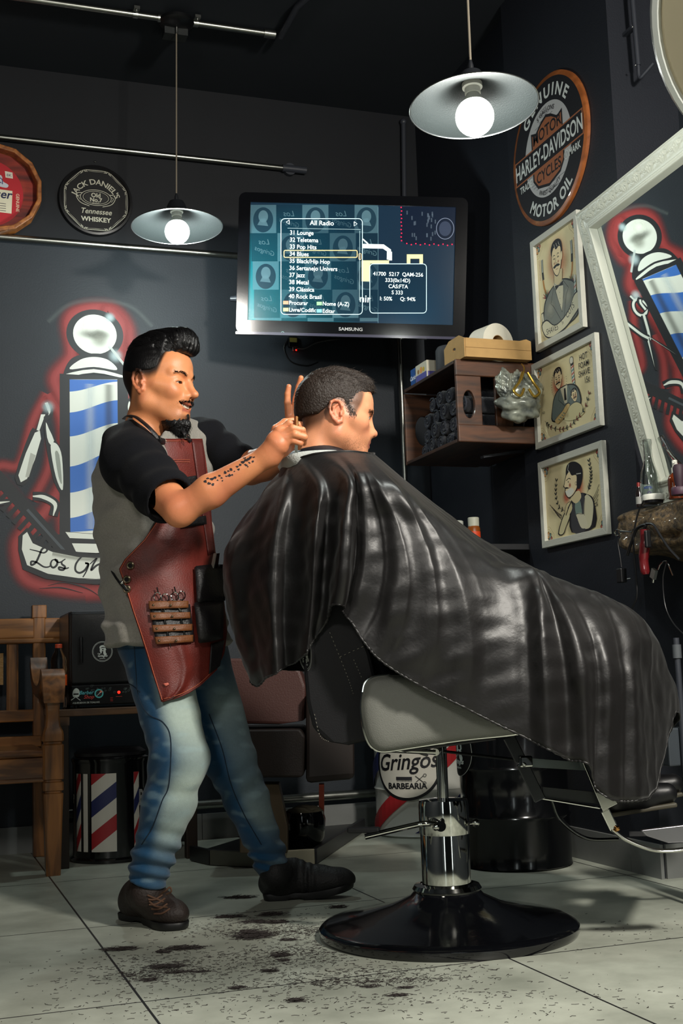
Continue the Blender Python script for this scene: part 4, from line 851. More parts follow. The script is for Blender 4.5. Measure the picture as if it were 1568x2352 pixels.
cb = np.array([2.165, 4.335, zt]); cbm = mat('cardboard', (188, 150, 96), rough=.85, var=.08, vscale=30)
t = thing('cardboard_box', 'open tan cardboard box on the near end of the crate', 'box', cb)
bw, bd, bh = .285, .19, .075
part('front_wall', MB().prism([(0, 0), (bw, 0), (bw, bh), (bw-.02, bh+.008), (bw-.05, bh), (0, bh)], cb+(-bw/2, -bd/2, 0), (1, 0, 0), (0, 0, 1), .004), cbm, t, sm=False)
part('back_wall', MB().box(cb+(0, bd/2, bh/2), (bw, .004, bh)), cbm, t, sm=False)
part('end_wall', MB().prism([(0, 0), (bd, 0), (bd, bh+.0), (bd*.75, bh+.022), (bd*.25, bh+.022), (0, bh)], cb+(-bw/2, bd/2, 0), (0, -1, 0), (0, 0, 1), .004, holes=[oval(bd/2, bh*.68, .016, .007, 12)]), cbm, t, sm=False)
part('end_wall', MB().prism([(0, 0), (bd, 0), (bd, bh+.0), (bd*.75, bh+.022), (bd*.25, bh+.022), (0, bh)], cb+(bw/2, bd/2, 0), (0, -1, 0), (0, 0, 1), .004, holes=[oval(bd/2, bh*.68, .016, .007, 12)]), cbm, t, sm=False)
part('floor_flap', MB().box(cb+(0, 0, .004), (bw-.006, bd-.006, .004)), cbm, t, sm=False)
part('fold_line', MB().box(cb+(0, -bd/2-.0042, bh*.5), (bw, .0006, .0016)), mat('cardboard_fold', (120, 88, 50), rough=.9), t, sm=False)
tp = cb+(.0, -.01, .068); t = thing('toilet_roll', 'white paper roll standing on edge in the cardboard box', 'paper roll', tp)
part('paper', MB().lathe([(.030, -.048), (.056+.022, -.048), (.078, .048), (.030, .048), (.030, -.048)], tp+(.01, 0, .008), (-.25, 1, 0), 48), mat('tissue_paper', (226, 222, 206), rough=.9, bump=.2, bscale=120), t)
part('card_core', MB().lathe([(.030, -.047), (.0285, -.047), (.0285, .047), (.030, .047)], tp+(.01, 0, .008), (-.25, 1, 0), 32), cbm, t)
# bracket below crate
part_t = thing('shelf_bracket', 'grey metal bracket under the wooden crate', 'bracket', (2.28, 4.40, 1.55))
part('plate', MB().bar((2.16, 4.42, 1.545), (2.345, 4.42, 1.575), .03, .010), darkpipe, part_t, sm=False)
# silver scrunched bag hung on the crate
bg = np.array([2.222, 4.200, 1.742]); t = thing('drawstring_bag', 'crumpled silver patterned pouch with gold ties hung on the end of the crate', 'bag', bg)
def lump(c, r, seed, amp=.22, n=56, m=40, fr=3.0):
    R0 = np.random.RandomState(seed); K = R0.normal(size=(9, 3))*fr; ph = R0.uniform(0, 6.28, 9); V = []; F = []
    for i in range(m+1):
        for j in range(n):
            a, b_ = PI*i/m, 2*PI*j/n; V.append((math.sin(a)*math.cos(b_), math.sin(a)*math.sin(b_), math.cos(a)))
    V = np.array(V); h = np.abs(np.sin(V @ K.T+ph)).mean(1)-.63; V = V*(1+amp*h*4)[:, None]*np.array(r)
    for i in range(m):
        for j in range(n): F.append((i*n+j, (i+1)*n+j, (i+1)*n+(j+1) % n, i*n+(j+1) % n))
    return V+np.array(c), F
sat = mat('silver_satin', (168, 172, 156), rough=.30, metal=.25, var=.35, vscale=18, bump=.25, bscale=30, col2=(80, 88, 90))
mb = MB(); mb.add(*lump(bg+(0, 0, -.025), (.088, .056, .068), 4, .20)); part('pouch', mb, sat, t, ang=180)
mb = MB(); mb.add(*lump(bg+(-.065, -.01, .048), (.030, .03, .055), 8, .25)); mb.add(*lump(bg+(.050, -.01, .040), (.048, .03, .045), 9, .25)); mb.add(*lump(bg+(.0, -.0, .05), (.05, .028, .05), 12, .25)); part('ruffle', mb, sat, t, ang=180)
gm = mat('gold_ribbon', (170, 140, 60), rough=.25, metal=.8)
for s, dx in ((1, .01), (-1, -.01)): part('gold_tie', MB().tube(smooth([bg+(dx, -.065, .02), bg+(dx+.02*s, -.07, -.01), bg+(dx+.045*s, -.066, .01), bg+(dx+.02*s, -.068, .045), bg+(dx, -.062, .085)], 6), .0055, 8), gm, t)
part('hanging_loop', MB().tube(smooth([bg+(0, -.03, .06), bg+(.02, -.02, .11), bg+(.03, .02, .14)], 5), .003, 8), gm, t)
# ------------------------------------------------------------------ low dark shelf with jars behind the cape
sz = 1.195; t = thing('wall_shelf', 'dark wall shelf behind the cape holding jars', 'shelf', (2.22, 4.6, sz))
part('board', MB().box((2.22, 4.72, sz-.012), (.36, .62, .024)), mat('dark_shelf', (26, 27, 30), rough=.5), t, sm=False, bevel=.002)
part('shelf_support', MB().bar((2.38, 4.63, sz-.15), (2.10, 4.63, sz-.03), .02, .02), darkpipe, t, sm=False)
def jar(label, px, py, X, r, h, bodyc, lidc, lab=None, name='jar', grp=None):
    p = onX(px, py, X); p = np.array([p[0], p[1], sz]); t = thing(name, label, 'jar', p, group=grp)
    part('body', MB().lathe([(.001, 0), (r, 0), (r, h*.62), (r*.8, h*.72), (r*.001, h*.72)], p, n=28), mat('jar_'+name+str(int(px)), bodyc, rough=.2), t)
    part('lid', MB().lathe([(r*.86, h*.70), (r*.88, h), (r*.8, h*1.02), (.001, h*1.02)], p, n=28), mat('lid_'+str(int(px)), lidc, rough=.45), t)
    if lab: part('label_band', MB().lathe([(r*1.01, h*.12), (r*1.01, h*.5)], p, n=28), mat('band_'+str(int(px)), lab, rough=.5), t)
    return t
jar('wide jar with pale screw lid on the low dark shelf behind the cape', 1046, 1215, 2.16, .038, .125, (196, 196, 184), (196, 198, 188))
jar('pale tub half hidden behind the wide-lidded jar on the low shelf', 1022, 1215, 2.20, .04, .122, (150, 156, 150), (170, 176, 168))
jar('amber bottle with white cap and orange label at the right end of the low shelf', 1088, 1222, 2.14, .026, .112, (128, 66, 22), (176, 176, 160), (206, 66, 26), name='medicine_bottle')
# ------------------------------------------------------------------ leaning mirror in ornate frame
ml, myw = math.radians(13.0), math.radians(-3.5)
def rz_(v, a): return np.array([v[0]*math.cos(a)-v[1]*math.sin(a), v[0]*math.sin(a)+v[1]*math.cos(a), v[2]])
mn = rz_((-math.cos(ml), 0, -math.sin(ml)), myw); mh = rz_((0, -1, 0), myw); mv = np.cross(mn, mh); mv = mv if mv[2] > 0 else -mv
P0 = np.array([2.15, 3.55, 2.236]); MH, MW, fw_ = 1.035, .86, .088
t = thing('wall_mirror', 'large leaning mirror in an ornate white carved frame above the bark shelf', 'mirror', P0-mv*MH)
WHm = mat('carved_white_frame', (206, 208, 194), rough=.35, spec=.5)
def orn(s, q):  # s metres along, q 0..1 across; raised acanthus scroll
    per = .085; ph = (s/per) % 1.0; k = np.floor(s/per)
    x = (ph-.5)*per; y = (q-.5)*fw_
    env = np.clip(1-(2*q-.86)**2/.50, 0, 1)
    r = np.hypot(x+.004, (y+.004)); sp = np.abs(np.sin(r*330-np.arctan2(y+.004, x+.004)*1.0))
    leaf = np.sin(np.arctan2(y-.03*np.sign(y), x-.02)*9+r*120)
    curl = np.exp(-(r/.020)**2)*sp*1.0
    fan = (1-np.exp(-(r/.022)**2))*(.45+.55*leaf)
    return env*(.0062*curl+.0055*np.clip(fan, -.2, 1))
def rail(a, b_, inward, trim):
    a = np.array(a); b_ = np.array(b_); L_ = np.linalg.norm(b_-a); d = (b_-a)/L_; inw = np.array(inward)
    ns = int(L_/.0022); nq = 46; S = np.linspace(0, 1, ns); Q = np.linspace(0, 1, nq); SS, QQ = np.meshgrid(S, Q, indexing='ij')
    base = np.interp(QQ, [0, .02, .06, .12, .66, .70, .74, .80, .86, .92, 1.0], [0, .020, .026, .022, .018, .024, .020, .028, .030, .020, .006])
    bead = np.where((QQ > .73) & (QQ < .80), .0025*np.abs(np.sin(SS*L_*PI/.009)), 0)
    body = np.where((QQ > .10) & (QQ < .68), orn(SS*L_, (QQ-.10)/.58*.9+.05), 0)
    H_ = base+bead+body
    w_ = fw_; s0_, s1_ = QQ*w_/L_, 1-QQ*w_/L_   # mitre both ends
    SP = s0_+(s1_-s0_)*SS
    return a[None, None]+SP[..., None]*L_*d+QQ[..., None]*w_*inw+H_[..., None]*mn
TLc, TRc, BLc, BRc = P0, P0+mh*MW, P0-mv*MH, P0+mh*MW-mv*MH
for nm, q in (('top_rail', (TLc, TRc, -mv)), ('left_rail', (TLc, BLc, mh)), ('bottom_rail', (BLc, BRc, mv)), ('right_rail', (TRc, BRc, -mh))):
    part(nm, MB().grid(rail(*q, 0)), WHm, t, ang=180, fixn=False)
part('backing', MB().prism([(0.004, 0.004), (MW-.004, 0.004), (MW-.004, MH-.004), (.004, MH-.004)], BLc-mn*.008, mh, mv, .010), mat('mirror_back', (120, 120, 112), rough=.6), t, sm=False)
mb = MB(); iw = fw_*.97; mb.add([BLc+mh*iw+mv*iw+mn*.0055, BLc+mh*(MW-iw)+mv*iw+mn*.0055, BLc+mh*(MW-iw)+mv*(MH-iw)+mn*.0055, BLc+mh*iw+mv*(MH-iw)+mn*.0055], [(0, 1, 2, 3)])
part('mirror_glass', mb, mat('mirror_silver', (235, 238, 236), rough=.01, metal=1), t, sm=False, fixn=False, label='silvered glass')
part('wall_stay', MB().tube([TLc+mh*.3-mn*.01, np.array([XR, (TLc+mh*.3)[1], 2.35])], .006, 8), steel, t)
# ------------------------------------------------------------------ bark slab shelf
bk = bpy.data.materials.new('bark'); bk.use_nodes = True; nt = bk.node_tree; N = nt.nodes; L = nt.links; b = N['Principled BSDF']
tc = N.new('ShaderNodeTexCoord'); vz = N.new('ShaderNodeTexNoise'); vz.inputs['Scale'].default_value = 60; vz.inputs['Detail'].default_value = 8; vz.inputs['Roughness'].default_value = .7; L.new(tc.outputs['Object'], vz.inputs['Vector'])
rp = N.new('ShaderNodeValToRGB'); rp.color_ramp.elements[0].position = .38; rp.color_ramp.elements[1].position = .66; rp.color_ramp.elements[0].color = C3(34, 27, 20); rp.color_ramp.elements[1].color = C3(118, 96, 62); L.new(vz.outputs['Fac'], rp.inputs[0]); L.new(rp.outputs[0], b.inputs['Base Color'])
bp = N.new('ShaderNodeBump'); bp.inputs['Strength'].default_value = .9; bp.inputs['Distance'].default_value = .01; L.new(vz.outputs['Fac'], bp.inputs['Height']); L.new(bp.outputs[0], b.inputs['Normal']); b.inputs['Roughness'].default_value = .45; b.inputs['Coat Weight'].default_value = .25
ns, nr = 150, 72; Pg = np.zeros((nr, ns, 3)); R0 = np.random.RandomState(5); K = R0.normal(size=(14, 3))*np.array([24, 14, 24]); phs = R0.uniform(0, 6.28, 14)
ys = np.linspace(3.555, 2.35, ns)
for i in range(nr):
    a = 2*PI*i/nr; ca, sa = math.cos(a), math.sin(a); e = .42
    xx = 2.405+.200*np.sign(ca)*abs(ca)**e; zz = 1.135+.077*np.sign(sa)*abs(sa)**.6
    for j, y in enumerate(ys):
        endk = min(1, (j/7.0))**.5; cen = np.array([2.405, y, 1.135]); p = np.array([xx, y, zz]); d = p-cen
        n_ = np.abs(np.sin(p @ K.T+phs)).mean()-.63; top = sa > .55
        tp_ = .9+.1*endk; amp = .035 if not top else .008
        q = cen+d*tp_; q = q+d/np.linalg.norm(d)*(n_*amp*5); 
        q[0] -= .012*math.sin(y*9)+.008*math.sin(y*23+1) if ca < 0 else 0
        q[2] += (.010*math.sin(y*7+.5) if sa < 0 else 0)
        if sa > .55: q[2] = min(q[2], 1.214)
        Pg[i, j] = q
mb = MB().grid(Pg, closed_u=True); k0 = len(mb.v); mb.v.append((2.405, 3.555, 1.135))
mb.v.append((2.405, 2.35, 1.135)); mb.c += [None, None]
for i in range(nr): mb.f.append((i*ns, ((i+1) % nr)*ns, k0)); mb.f.append((i*ns+ns-1, ((i+1) % nr)*ns+ns-1, k0+1))
o = part('bark_slab', mb, bk, ang=180, sm=True); tag(o, 'thick live-edge slab shelf with rough brown bark below the mirror', 'shelf')
SZ = 1.214
def bottle(name, label, p, prof, m, caps=(), cat='bottle'):
    t = thing(name, label, cat, p); part('body', MB().lathe(prof, p, n=36), m, t)
    for nm, pr, mm in caps: part(nm, MB().lathe(pr, p, n=32), mm, t)
    return t
def onS(px, py, X): q = onX(px, py, X); return np.array([X, q[1], SZ])
q = onS(1493, 1128, 2.30)
t = bottle('beer_bottle', 'clear long-necked beer bottle on the slab against the mirror frame', q, [(.001, .003), (.029, 0), (.031, .006), (.031, .085), (.027, .115), (.017, .145), (.0135, .165), (.013, .205), (.0155, .210), (.0155, .222), (.013, .224), (.011, .222), (.011, .165), (.0145, .145), (.0245, .113), (.028, .085), (.028, .010), (.001, .008)], glass)
lab_p = [(.0316, .030), (.0316, .078)]; part('paper_label', MB().lathe(lab_p, q, n=20, a0=2.2, a1=4.6), mat('bottle_label', (206, 214, 206), rough=.5), t)
def cyl_art(c, r, a_c):
    A = Art((0, 0, 0), (1, 0, 0), (0, 0, 1), step=.00004); 
    def P(p, A=A):
        p = np.asarray(p, float); th = a_c+p[:, 0]/r; rr = r+A.k*A.step; return np.column_stack([c[0]+rr*np.cos(th), c[1]+rr*np.sin(th), c[2]+p[:, 1]])
    A.P = P; return A
lang = math.atan2(CAM[1]-q[1], CAM[0]-q[0])
A = cyl_art(q, .0318, lang-.15); A.text('xtra.', (-.002, .056), .016, (26, 50, 110), bold=.02); A.line([(-.006, .036), (0, .046), (.008, .040)], .004, (60, 60, 80)); A.build('label_print', t)
q = onS(1500, 1145, 2.262); t = thing('lidded_jar', 'low jar with a broad white lid at the front edge of the slab', 'jar', q)
part('body', MB().lathe([(.001, 0), (.030, 0), (.032, .010), (.001, .010)], q, n=40), mat('jar_dark', (22, 22, 26), rough=.2), t); part('lid', MB().lathe([(.032, .008), (.0345, .009), (.0345, .026), (.033, .028), (.001, .0275)], q, n=48), white, t)
q = onS(1468, 1150, 2.27); t = bottle('small_bottle', 'small dark sauce-style bottle with red cap at the left of the slab', q, [(.001, 0), (.0115, 0), (.0115, .045), (.006, .062), (.005, .074), (.001, .074)], mat('dark_glass', (28, 22, 22), rough=.08, spec=.7), (('cap', [(.0058, .068), (.0058, .082), (.001, .083)], mat('cap_red', (120, 30, 26), rough=.4)), ('label_band', [(.0118, .010), (.0118, .034)], mat('band_grey', (130, 130, 126), rough=.6))))
q = onS(1553, 1128, 2.285); t = bottle('spray_bottle', 'amber pump bottle with white nozzle on the slab at the right edge', q, [(.001, 0), (.024, 0), (.025, .004), (.025, .062), (.020, .076), (.010, .084), (.010, .090), (.001, .090)], mat('amber_glass', (92, 38, 16), rough=.06, spec=.7, coat=.5), (('collar', [(.0115, .084), (.0115, .100), (.007, .102)], white), ('nozzle', [(.006, .100), (.0085, .104), (.0085, .124), (.001, .126)], white)))
part('spout', MB().tube([q+(0, 0, .118), q+(-.012, -.012, .116)], .004, 10), white, t); lang = math.atan2(CAM[1]-q[1], CAM[0]-q[0])
A = cyl_art(q, .0252, lang); A.poly([(-.012, .012), (.014, .012), (.014, .052), (-.012, .052)], (28, 26, 30)); A.line([(-.010, .014), (.012, .014), (.012, .050), (-.010, .050), (-.010, .014)], .0008, (200, 200, 190), 0); A.text('SHAVE', (.001, .032), .008, (200, 200, 190)); A.build('label_print', t)
q = onS(1562, 1142, 2.24); t = bottle('cap_tub', 'dark violet tub in front of the amber pump bottle', q, [(.001, 0), (.026, 0), (.027, .003), (.027, .020), (.025, .024), (.001, .025)], mat('violet_plastic', (62, 36, 52), rough=.5), (('stem', [(.012, .022), (.016, .05), (.018, .085), (.013, .095), (.001, .096)], mat('violet_dark', (44, 24, 36), rough=.6)),), cat='tub')
# clippers and cables hung on the bark
hx = 2.165
cab = mat('black_cable', (20, 20, 22), rough=.4)
t = thing('hair_clipper', 'black and dark red electric clipper hanging from the bark slab', 'clipper', onX(1478, 1320, hx))
def hp(px, py, X=hx): return onX(px, py, X)
part('body', MB().tube(smooth([hp(1479, 1216), hp(1480, 1250), hp(1478, 1285), hp(1482, 1320)], 6), [.014]*6+[.0165]*6+[.015]*6+[.010], 14), mat('clipper_red', (92, 22, 26), rough=.15, coat=.6), t, label='dark red shell')
part('grip', MB().box(hp(1487, 1238, hx-.008), (.020, .012, .055)), black, t, sm=False, bevel=.004)
part('blade_head', MB().box(hp(1501, 1318), (.010, .022, .030), rotm(.5, 0, 0)).tube([hp(1503, 1310), hp(1499, 1338)], .004, 8), steel, t, sm=False)
part('cord', MB().tube(smooth([hp(1479, 1216), hp(1482, 1205), hp(1462, 1215), hp(1450, 1245), hp(1440, 1275)], 8), .005, 8), cab, t)
for i, (lb, pts, r) in enumerate((('black cable draped from the slab edge down the dark wall', [(1478, 1150), (1466, 1175), (1456, 1220), (1455, 1270), (1460, 1320), (1462, 1370), (1450, 1398)], .0028),
        ('black cable looping over the bark towards the right edge', [(1484, 1203), (1500, 1205), (1515, 1228), (1535, 1258), (1560, 1285)], .0038),
        ('thin cable hanging in a loop near the right edge below the slab', [(1530, 1290), (1522, 1330), (1527, 1390), (1545, 1430), (1575, 1462)], .0020))):
    o = part('power_cable', MB().tube(smooth([hp(*p_) for p_ in pts], 8), r, 8), cab); tag(o, lb, 'cable')
t = thing('plug_adapter', 'black plug-in adapter hanging on its thin cable below the slab', 'adapter', hp(1426, 1340))
part('case', MB().box(hp(1427, 1322), (.022, .030, .046)), black, t, sm=False, bevel=.003)
part('pins', MB().tube([hp(1440, 1330), hp(1448, 1329)], .0022, 6), steel, t); part('cable', MB().tube(smooth([hp(1427, 1303), hp(1424, 1280), hp(1419, 1250), hp(1420, 1235)], 6), .002, 6), cab, t)
t = thing('trimmer', 'small chrome trimmer lying on a hook at the left end of the bark', 'trimmer', hp(1420, 1228))
part('ring', MB().tube([hp(1418+7*math.cos(a), 1224+7*math.sin(a)) for a in np.linspace(0, 2*PI, 20)], .0028, 8), chrome, t); part('shank', MB().tube([hp(1425, 1220), hp(1450, 1222)], .003, 8), chrome, t)
part('hook', MB().tube([hp(1450, 1222), hp(1453, 1215), (hx+.06, hp(1450, 1222)[1], hp(1450, 1215)[2])], .002, 8), steel, t)
t = thing('scissors', 'small chrome scissors handle hanging below the clipper at the right', 'scissors', hp(1530, 1300))
part('handle', MB().tube(smooth([hp(1511, 1308), hp(1517, 1296), hp(1530, 1290), hp(1545, 1322)], 6), .0022, 8), chrome, t)
# grey slotted unit and grey upright at the right edge
p = at(1545, 1745, 3.5); t = thing('floor_heater', 'grey metal slotted box with raised rim at the right edge beyond the cape', 'heater', p)
c_ = at(1590, 1712, 3.75)
part('housing', MB().box(c_, (.20, .05, .11)), mat('grey_housing', (58, 64, 70), rough=.5), t, sm=False, bevel=.004)
for i in range(5): part('slot', MB().box(c_+(-.05+.022*i, -.026, .0), (.010, .004, .05)), black, t, sm=False)
part('stand', MB().box((c_[0], c_[1], (c_[2]-.05)/2), (.05, .04, c_[2]-.05)), black, t, sm=False)
t = thing('grey_post', 'grey metal upright at the right edge beside the cape', 'post', at(1560, 1700, 3.7))
a_, b__ = at(1552, 1465, 3.7), at(1562, 1600, 3.7)
part('tube', MB().tube([(a_[0], a_[1], a_[2]), (a_[0], a_[1], 0.0)], .009, 14), darkpipe, t); part('joint', MB().tube([(a_[0], a_[1], a_[2]-.02), (a_[0], a_[1], a_[2]-.06)], .013, 14), mat('grey_joint', (80, 84, 88), rough=.4), t)
# ------------------------------------------------------------------ wooden bench
bwx = wood('bench_wood_long', (78, 46, 20), (164, 108, 54), 6, (8, 1, 1), rough=.38, coat=.3); bwz = wood('bench_wood_up', (76, 46, 20), (158, 104, 54), 6, (1, 1, 8), rough=.38, coat=.3)
bwy = wood('bench_wood_deep', (74, 44, 20), (152, 98, 50), 6, (1, 8, 1), rough=.38, coat=.3)
bn = thing('wooden_bench', 'brown wooden bench with slatted back and turned front leg at the left edge', 'bench', (-.15, 5.08, 0))
XL0 = -.80; YBk, YF_ = 5.35, 4.81
part('top_rail', MB().box(((XL0+.61)/2, YBk, .935), (.61-XL0, .035, .085)), bwx, bn, sm=False, bevel=.006)
part('top_bead', MB().box(((XL0+.61)/2, YBk-.006, .883), (.61-XL0, .036, .022)), bwx, bn, sm=False, bevel=.006)
for i, x in enumerate((.407, .275, .345, .14, .01, -.12, -.25, -.38)):
    if i == 2: continue
    part('back_slat', MB().box((x, YBk, .715), (.048, .020, .32)).box((x-.018, YBk-.012, .715), (.004, .006, .32)).box((x+.018, YBk-.012, .715), (.004, .006, .32)), bwz, bn, sm=False, bevel=.002)
part('carved_panel', MB().box((.335, YBk+.002, .77), (.07, .014, .13)), mat('carved_pale_wood', (150, 112, 60), rough=.5, bump=.6, bscale=60), bn, sm=False)
part('lower_rail', MB().box(((XL0+.545)/2, YBk, .575), (.545-XL0, .034, .05)), bwx, bn, sm=False, bevel=.005)
part('lower_rail', MB().box(((XL0+.52)/2, YBk-.03, .47), (.52-XL0, .05, .045)), bwx, bn, sm=False, bevel=.005)
part('back_post', MB().box((.515, YBk+.005, .50), (.052, .05, 1.0)), bwz, bn, sm=False, bevel=.006)
part('post_finial', MB().box((.515, YBk+.005, 1.005), (.060, .055, .055)), bwz, bn, sm=False, bevel=.004)
part('back_post', MB().box((XL0, YBk+.005, .50), (.052, .05, 1.0)), bwz, bn, sm=False, bevel=.006)
part('seat', MB().box(((XL0+.49)/2, 5.08, .445), (.49-XL0, .54, .028)), bwx, bn, sm=False, bevel=.010, label='broad front-nosed seat board')
part('seat_apron', MB().box(((XL0+.49)/2, 4.825, .385), (.49-XL0, .026, .09)).box(((XL0+.49)/2, 4.818, .348), (.49-XL0, .026, .016)), bwx, bn, sm=False, bevel=.004)
part('seat_apron', MB().box(((XL0+.49)/2, 5.33, .385), (.49-XL0, .026, .09)), bwx, bn, sm=False)
for xx in (.512, XL0):
    # arm sweeping down and forward, rolled over at the front
    prof = smooth([(5.345, .80), (5.30, .74), (5.20, .69), (5.05, .675), (4.93, .70), (4.85, .735), (4.79, .725), (4.772, .68), (4.778, .635)], 8); w_ = .034
    up_ = [(xx, y, z) for y, z in prof]; mb = MB(); T_ = .022; V_ = []
    d_ = np.gradient(prof, axis=0); d_ /= np.linalg.norm(d_, axis=1)[:, None]; nn = np.column_stack([-d_[:, 1], d_[:, 0]])
    Pg = []
    for i in range(len(prof)):
        ww = w_*(1+.25*math.exp(-((i-48)/14.0)**2)); Pg.append([(xx+sx_*ww, prof[i, 0]+nn[i, 0]*s_*T_, prof[i, 1]+nn[i, 1]*s_*T_) for sx_, s_ in ((-1, 1), (-.8, 1.25), (.8, 1.25), (1, 1), (1, -1), (-1, -1), (-1, 1))])
    part('arm', MB().grid(Pg).add([Pg[-1][k] for k in range(6)], [tuple(range(6))]), bwy, bn, ang=35)
    Z = lambda py: float(onY(118, py, YF_)[2]); zs = [(0, .026), (.20, .032), (.297, .036), (.300, .030), (.306, .030), (.309, .037), (.338, .037), (.341, .031), (.347, .031), (.350, .0375), (.475, .038), (.480, .032), (.486, .032), (.490, .038), (.512, .038), (.525, .036), (.545, .026), (.575, .0235), (.61, .024), (.66, .030), (.70, .030)]
    mb = MB(); Pg = []
    for z, r in zs: Pg.append([(xx+a*r, YF_+b_*r, z) for a, b_ in ((-1, -.82), (-.82, -1), (.82, -1), (1, -.82), (1, .82), (.82, 1), (-.82, 1), (-1, .82), (-1, -.82))])
    mb.grid(Pg); mb.add([Pg[0][k] for k in range(8)], [tuple(range(8))]); part('front_leg', mb, bwz, bn, ang=30, label='turned square front leg')
# ------------------------------------------------------------------ side table, towel warmer, bottle
tb = thing('side_table', 'dark wooden side table between bench and barber, holding the black towel cabinet', 'table', (.86, 5.13, 0))
dkw = wood('table_wood', (58, 36, 18), (110, 76, 42), 6, (8, 1, 1), rough=.45)
tx0, tx1, ty0, ty1, tz_ = .530, 1.10, 4.93, 5.315, .602
part('top', MB().box(((tx0+tx1)/2, (ty0+ty1)/2, tz_-.014), (tx1-tx0, ty1-ty0, .028)), dkw, tb, sm=False, bevel=.003)
for x in (tx0+.035, tx1-.035):
    for y in (ty0+.03, ty1-.03): part('leg', MB().box((x, y, (tz_-.028)/2), (.045, .045, tz_-.028)), mat('table_leg_dark', (40, 27, 18), rough=.5), tb, sm=False, bevel=.003)
part('corner_block', MB().box((tx0+.03, ty0+.02, tz_-.045), (.06, .03, .034)), dkw, tb, sm=False)
wx0, wx1, wy0, wy1, wz0, wz1 = .594, 1.04, 4.955, 5.31, tz_+.012, .985
tw = thing('towel_warmer', 'black towel-warming cabinet with round bearded-head sticker and lit red switch', 'cabinet', ((wx0+wx1)/2, 5.14, tz_))
ebl = mat('enamel_black', (13, 14, 16), rough=.30, bump=.12, bscale=400, spec=.5)
part('body', MB().box(((wx0+wx1)/2, (wy0+wy1)/2+.012, (wz0+wz1)/2), (wx1-wx0, wy1-wy0-.02, wz1-wz0)), ebl, tw, sm=False, bevel=.012)
part('door', MB().box(((wx0+wx1)/2, wy0+.006, wz0+.083+(wz1-wz0-.09)/2), (wx1-wx0-.012, .020, wz1-wz0-.094)), ebl, tw, sm=False, bevel=.006)
part('door_handle', MB().tube([(wx0+.042, wy0-.020, .78), (wx0+.042, wy0-.024, .82), (wx0+.042, wy0-.020, .88)], .006, 10), black, tw)
part('control_panel', MB().box(((wx0+wx1)/2, wy0+.004, wz0+.040), (wx1-wx0-.010, .020, .076)), mat('panel_black', (18, 20, 22), rough=.25), tw, sm=False, bevel=.003)
A = Art((wx0, wy0-.0066, wz0), (1, 0, 0), (0, 0, 1)); PL = (120, 140, 136)
R1 = np.random.RandomState(2)
for i in range(46):
    x, z = R1.uniform(.06, .42), R1.uniform(.045, .074); r = R1.uniform(.003, .007); A.line([(x+r*(1-k/14)*math.cos(k*.8), z+r*(1-k/14)*math.sin(k*.8)) for k in range(12)], .0009, (86, 100, 98), 0, a=.8)
A.poly([(.012, .035), (.034, .035), (.036, .058), (.024, .068), (.012, .058)], (180, 190, 184), 3); A.poly([(.013, .048), (.033, .048), (.033, .042), (.013, .042)], (10, 10, 12)); A.line([(.004, .022), (.022, .034), (.040, .020)], .003, (170, 180, 176), 0)
A.text('Barber', (.062, .043), .020, (90, 180, 190), shear=.3, bold=.01); A.text('Shop', (.072, .026), .020, (190, 60, 50), shear=.3, bold=.01)
A.ring((.112, .044), .015, .005, (80, 180, 180), n=30); A.circ((.112, .044), .012, (12, 14, 16)); A.poly([(.112, .044), (.118, .058), (.127, .050)], (220, 90, 50)); A.line([(.104, .036), (.122, .052)], .0016, (220, 220, 220), 0)
A.text('AQUECEDOR DE TOALHAS', (.062, .008), .0085, (190, 196, 190), bold=.01, sx=1.0)
for i in range(3): A.line([(.156, .014+.006*i), (.166, .014+.006*i)], .002, (190, 50, 46), 0)
A.line([(.178, .030), (.202, .030)], .0014, (200, 70, 60), 0); A.build('panel_print', tw, label='teal and red printed control strip')
part('red_switch_light', MB().sphere((wx0+.190, wy0-.006, wz0+.046), .0055, 14, 10), mat('red_light', (255, 30, 20), emit=(255, 20, 10), estr=6), tw, label='glowing red indicator')
A = Art(((wx0+.127), wy0-.0045, .822), (1, 0, 0), (0, 0, 1))
def headlogo(A, s, W1=(214, 222, 216), B1=(10, 11, 13), ring=True, text=True):
    if ring: A.circ((0, 0), s*1.0, W1); A.circ((0, 0), s*.97, B1); A.ring((0, 0), s*.90, s*.022, W1)
    A.poly([(-.28*s, .34*s), (-.24*s, .52*s), (0, .62*s), (.24*s, .56*s), (.32*s, .40*s), (.10*s, .44*s), (-.10*s, .40*s), (-.20*s, .28*s)], W1, 4)
    A.poly([(-.24*s, .26*s), (-.08*s, .34*s), (.30*s, .34*s), (.36*s, .12*s), (.30*s, .08*s), (.34*s, -.10*s), (.22*s, -.14*s), (.04*s, .05*s), (-.06*s, -.02*s), (-.10*s, -.20*s), (-.24*s, -.02*s)], W1, 3)
    A.poly([(-.02*s, .24*s), (.12*s, .26*s), (.10*s, .12*s), (0, .10*s)], B1); A.poly([(.12*s, .02*s), (.42*s, -.24*s), (.30*s, -.42*s), (.10*s, -.26*s)], W1, 3)
    if text: A.text('Los', (-.34*s, -.26*s), .20*s, W1, shear=.3, bold=.02); A.text('Gringos', (.0, -.52*s), .30*s, W1, shear=.3, bold=.03); A.text('BARBEARIA', (0, -.72*s), .11*s, W1, bold=.02)
headlogo(A, .0400); A.build('round_sticker', tw, label='round black and white head sticker')
for x in (wx0+.03, wx1-.03):
    for y in (wy0+.04, wy1-.03): part('foot', MB().lathe([(.012, 0), (.012, .0125), (.001, .0125)], (x, y, tz_), n=12), black, tw)
bp_ = np.array([.553, 4.965, tz_]); t = thing('water_bottle', 'clear plastic water bottle with orange cap and label behind the bench arm', 'bottle', bp_)
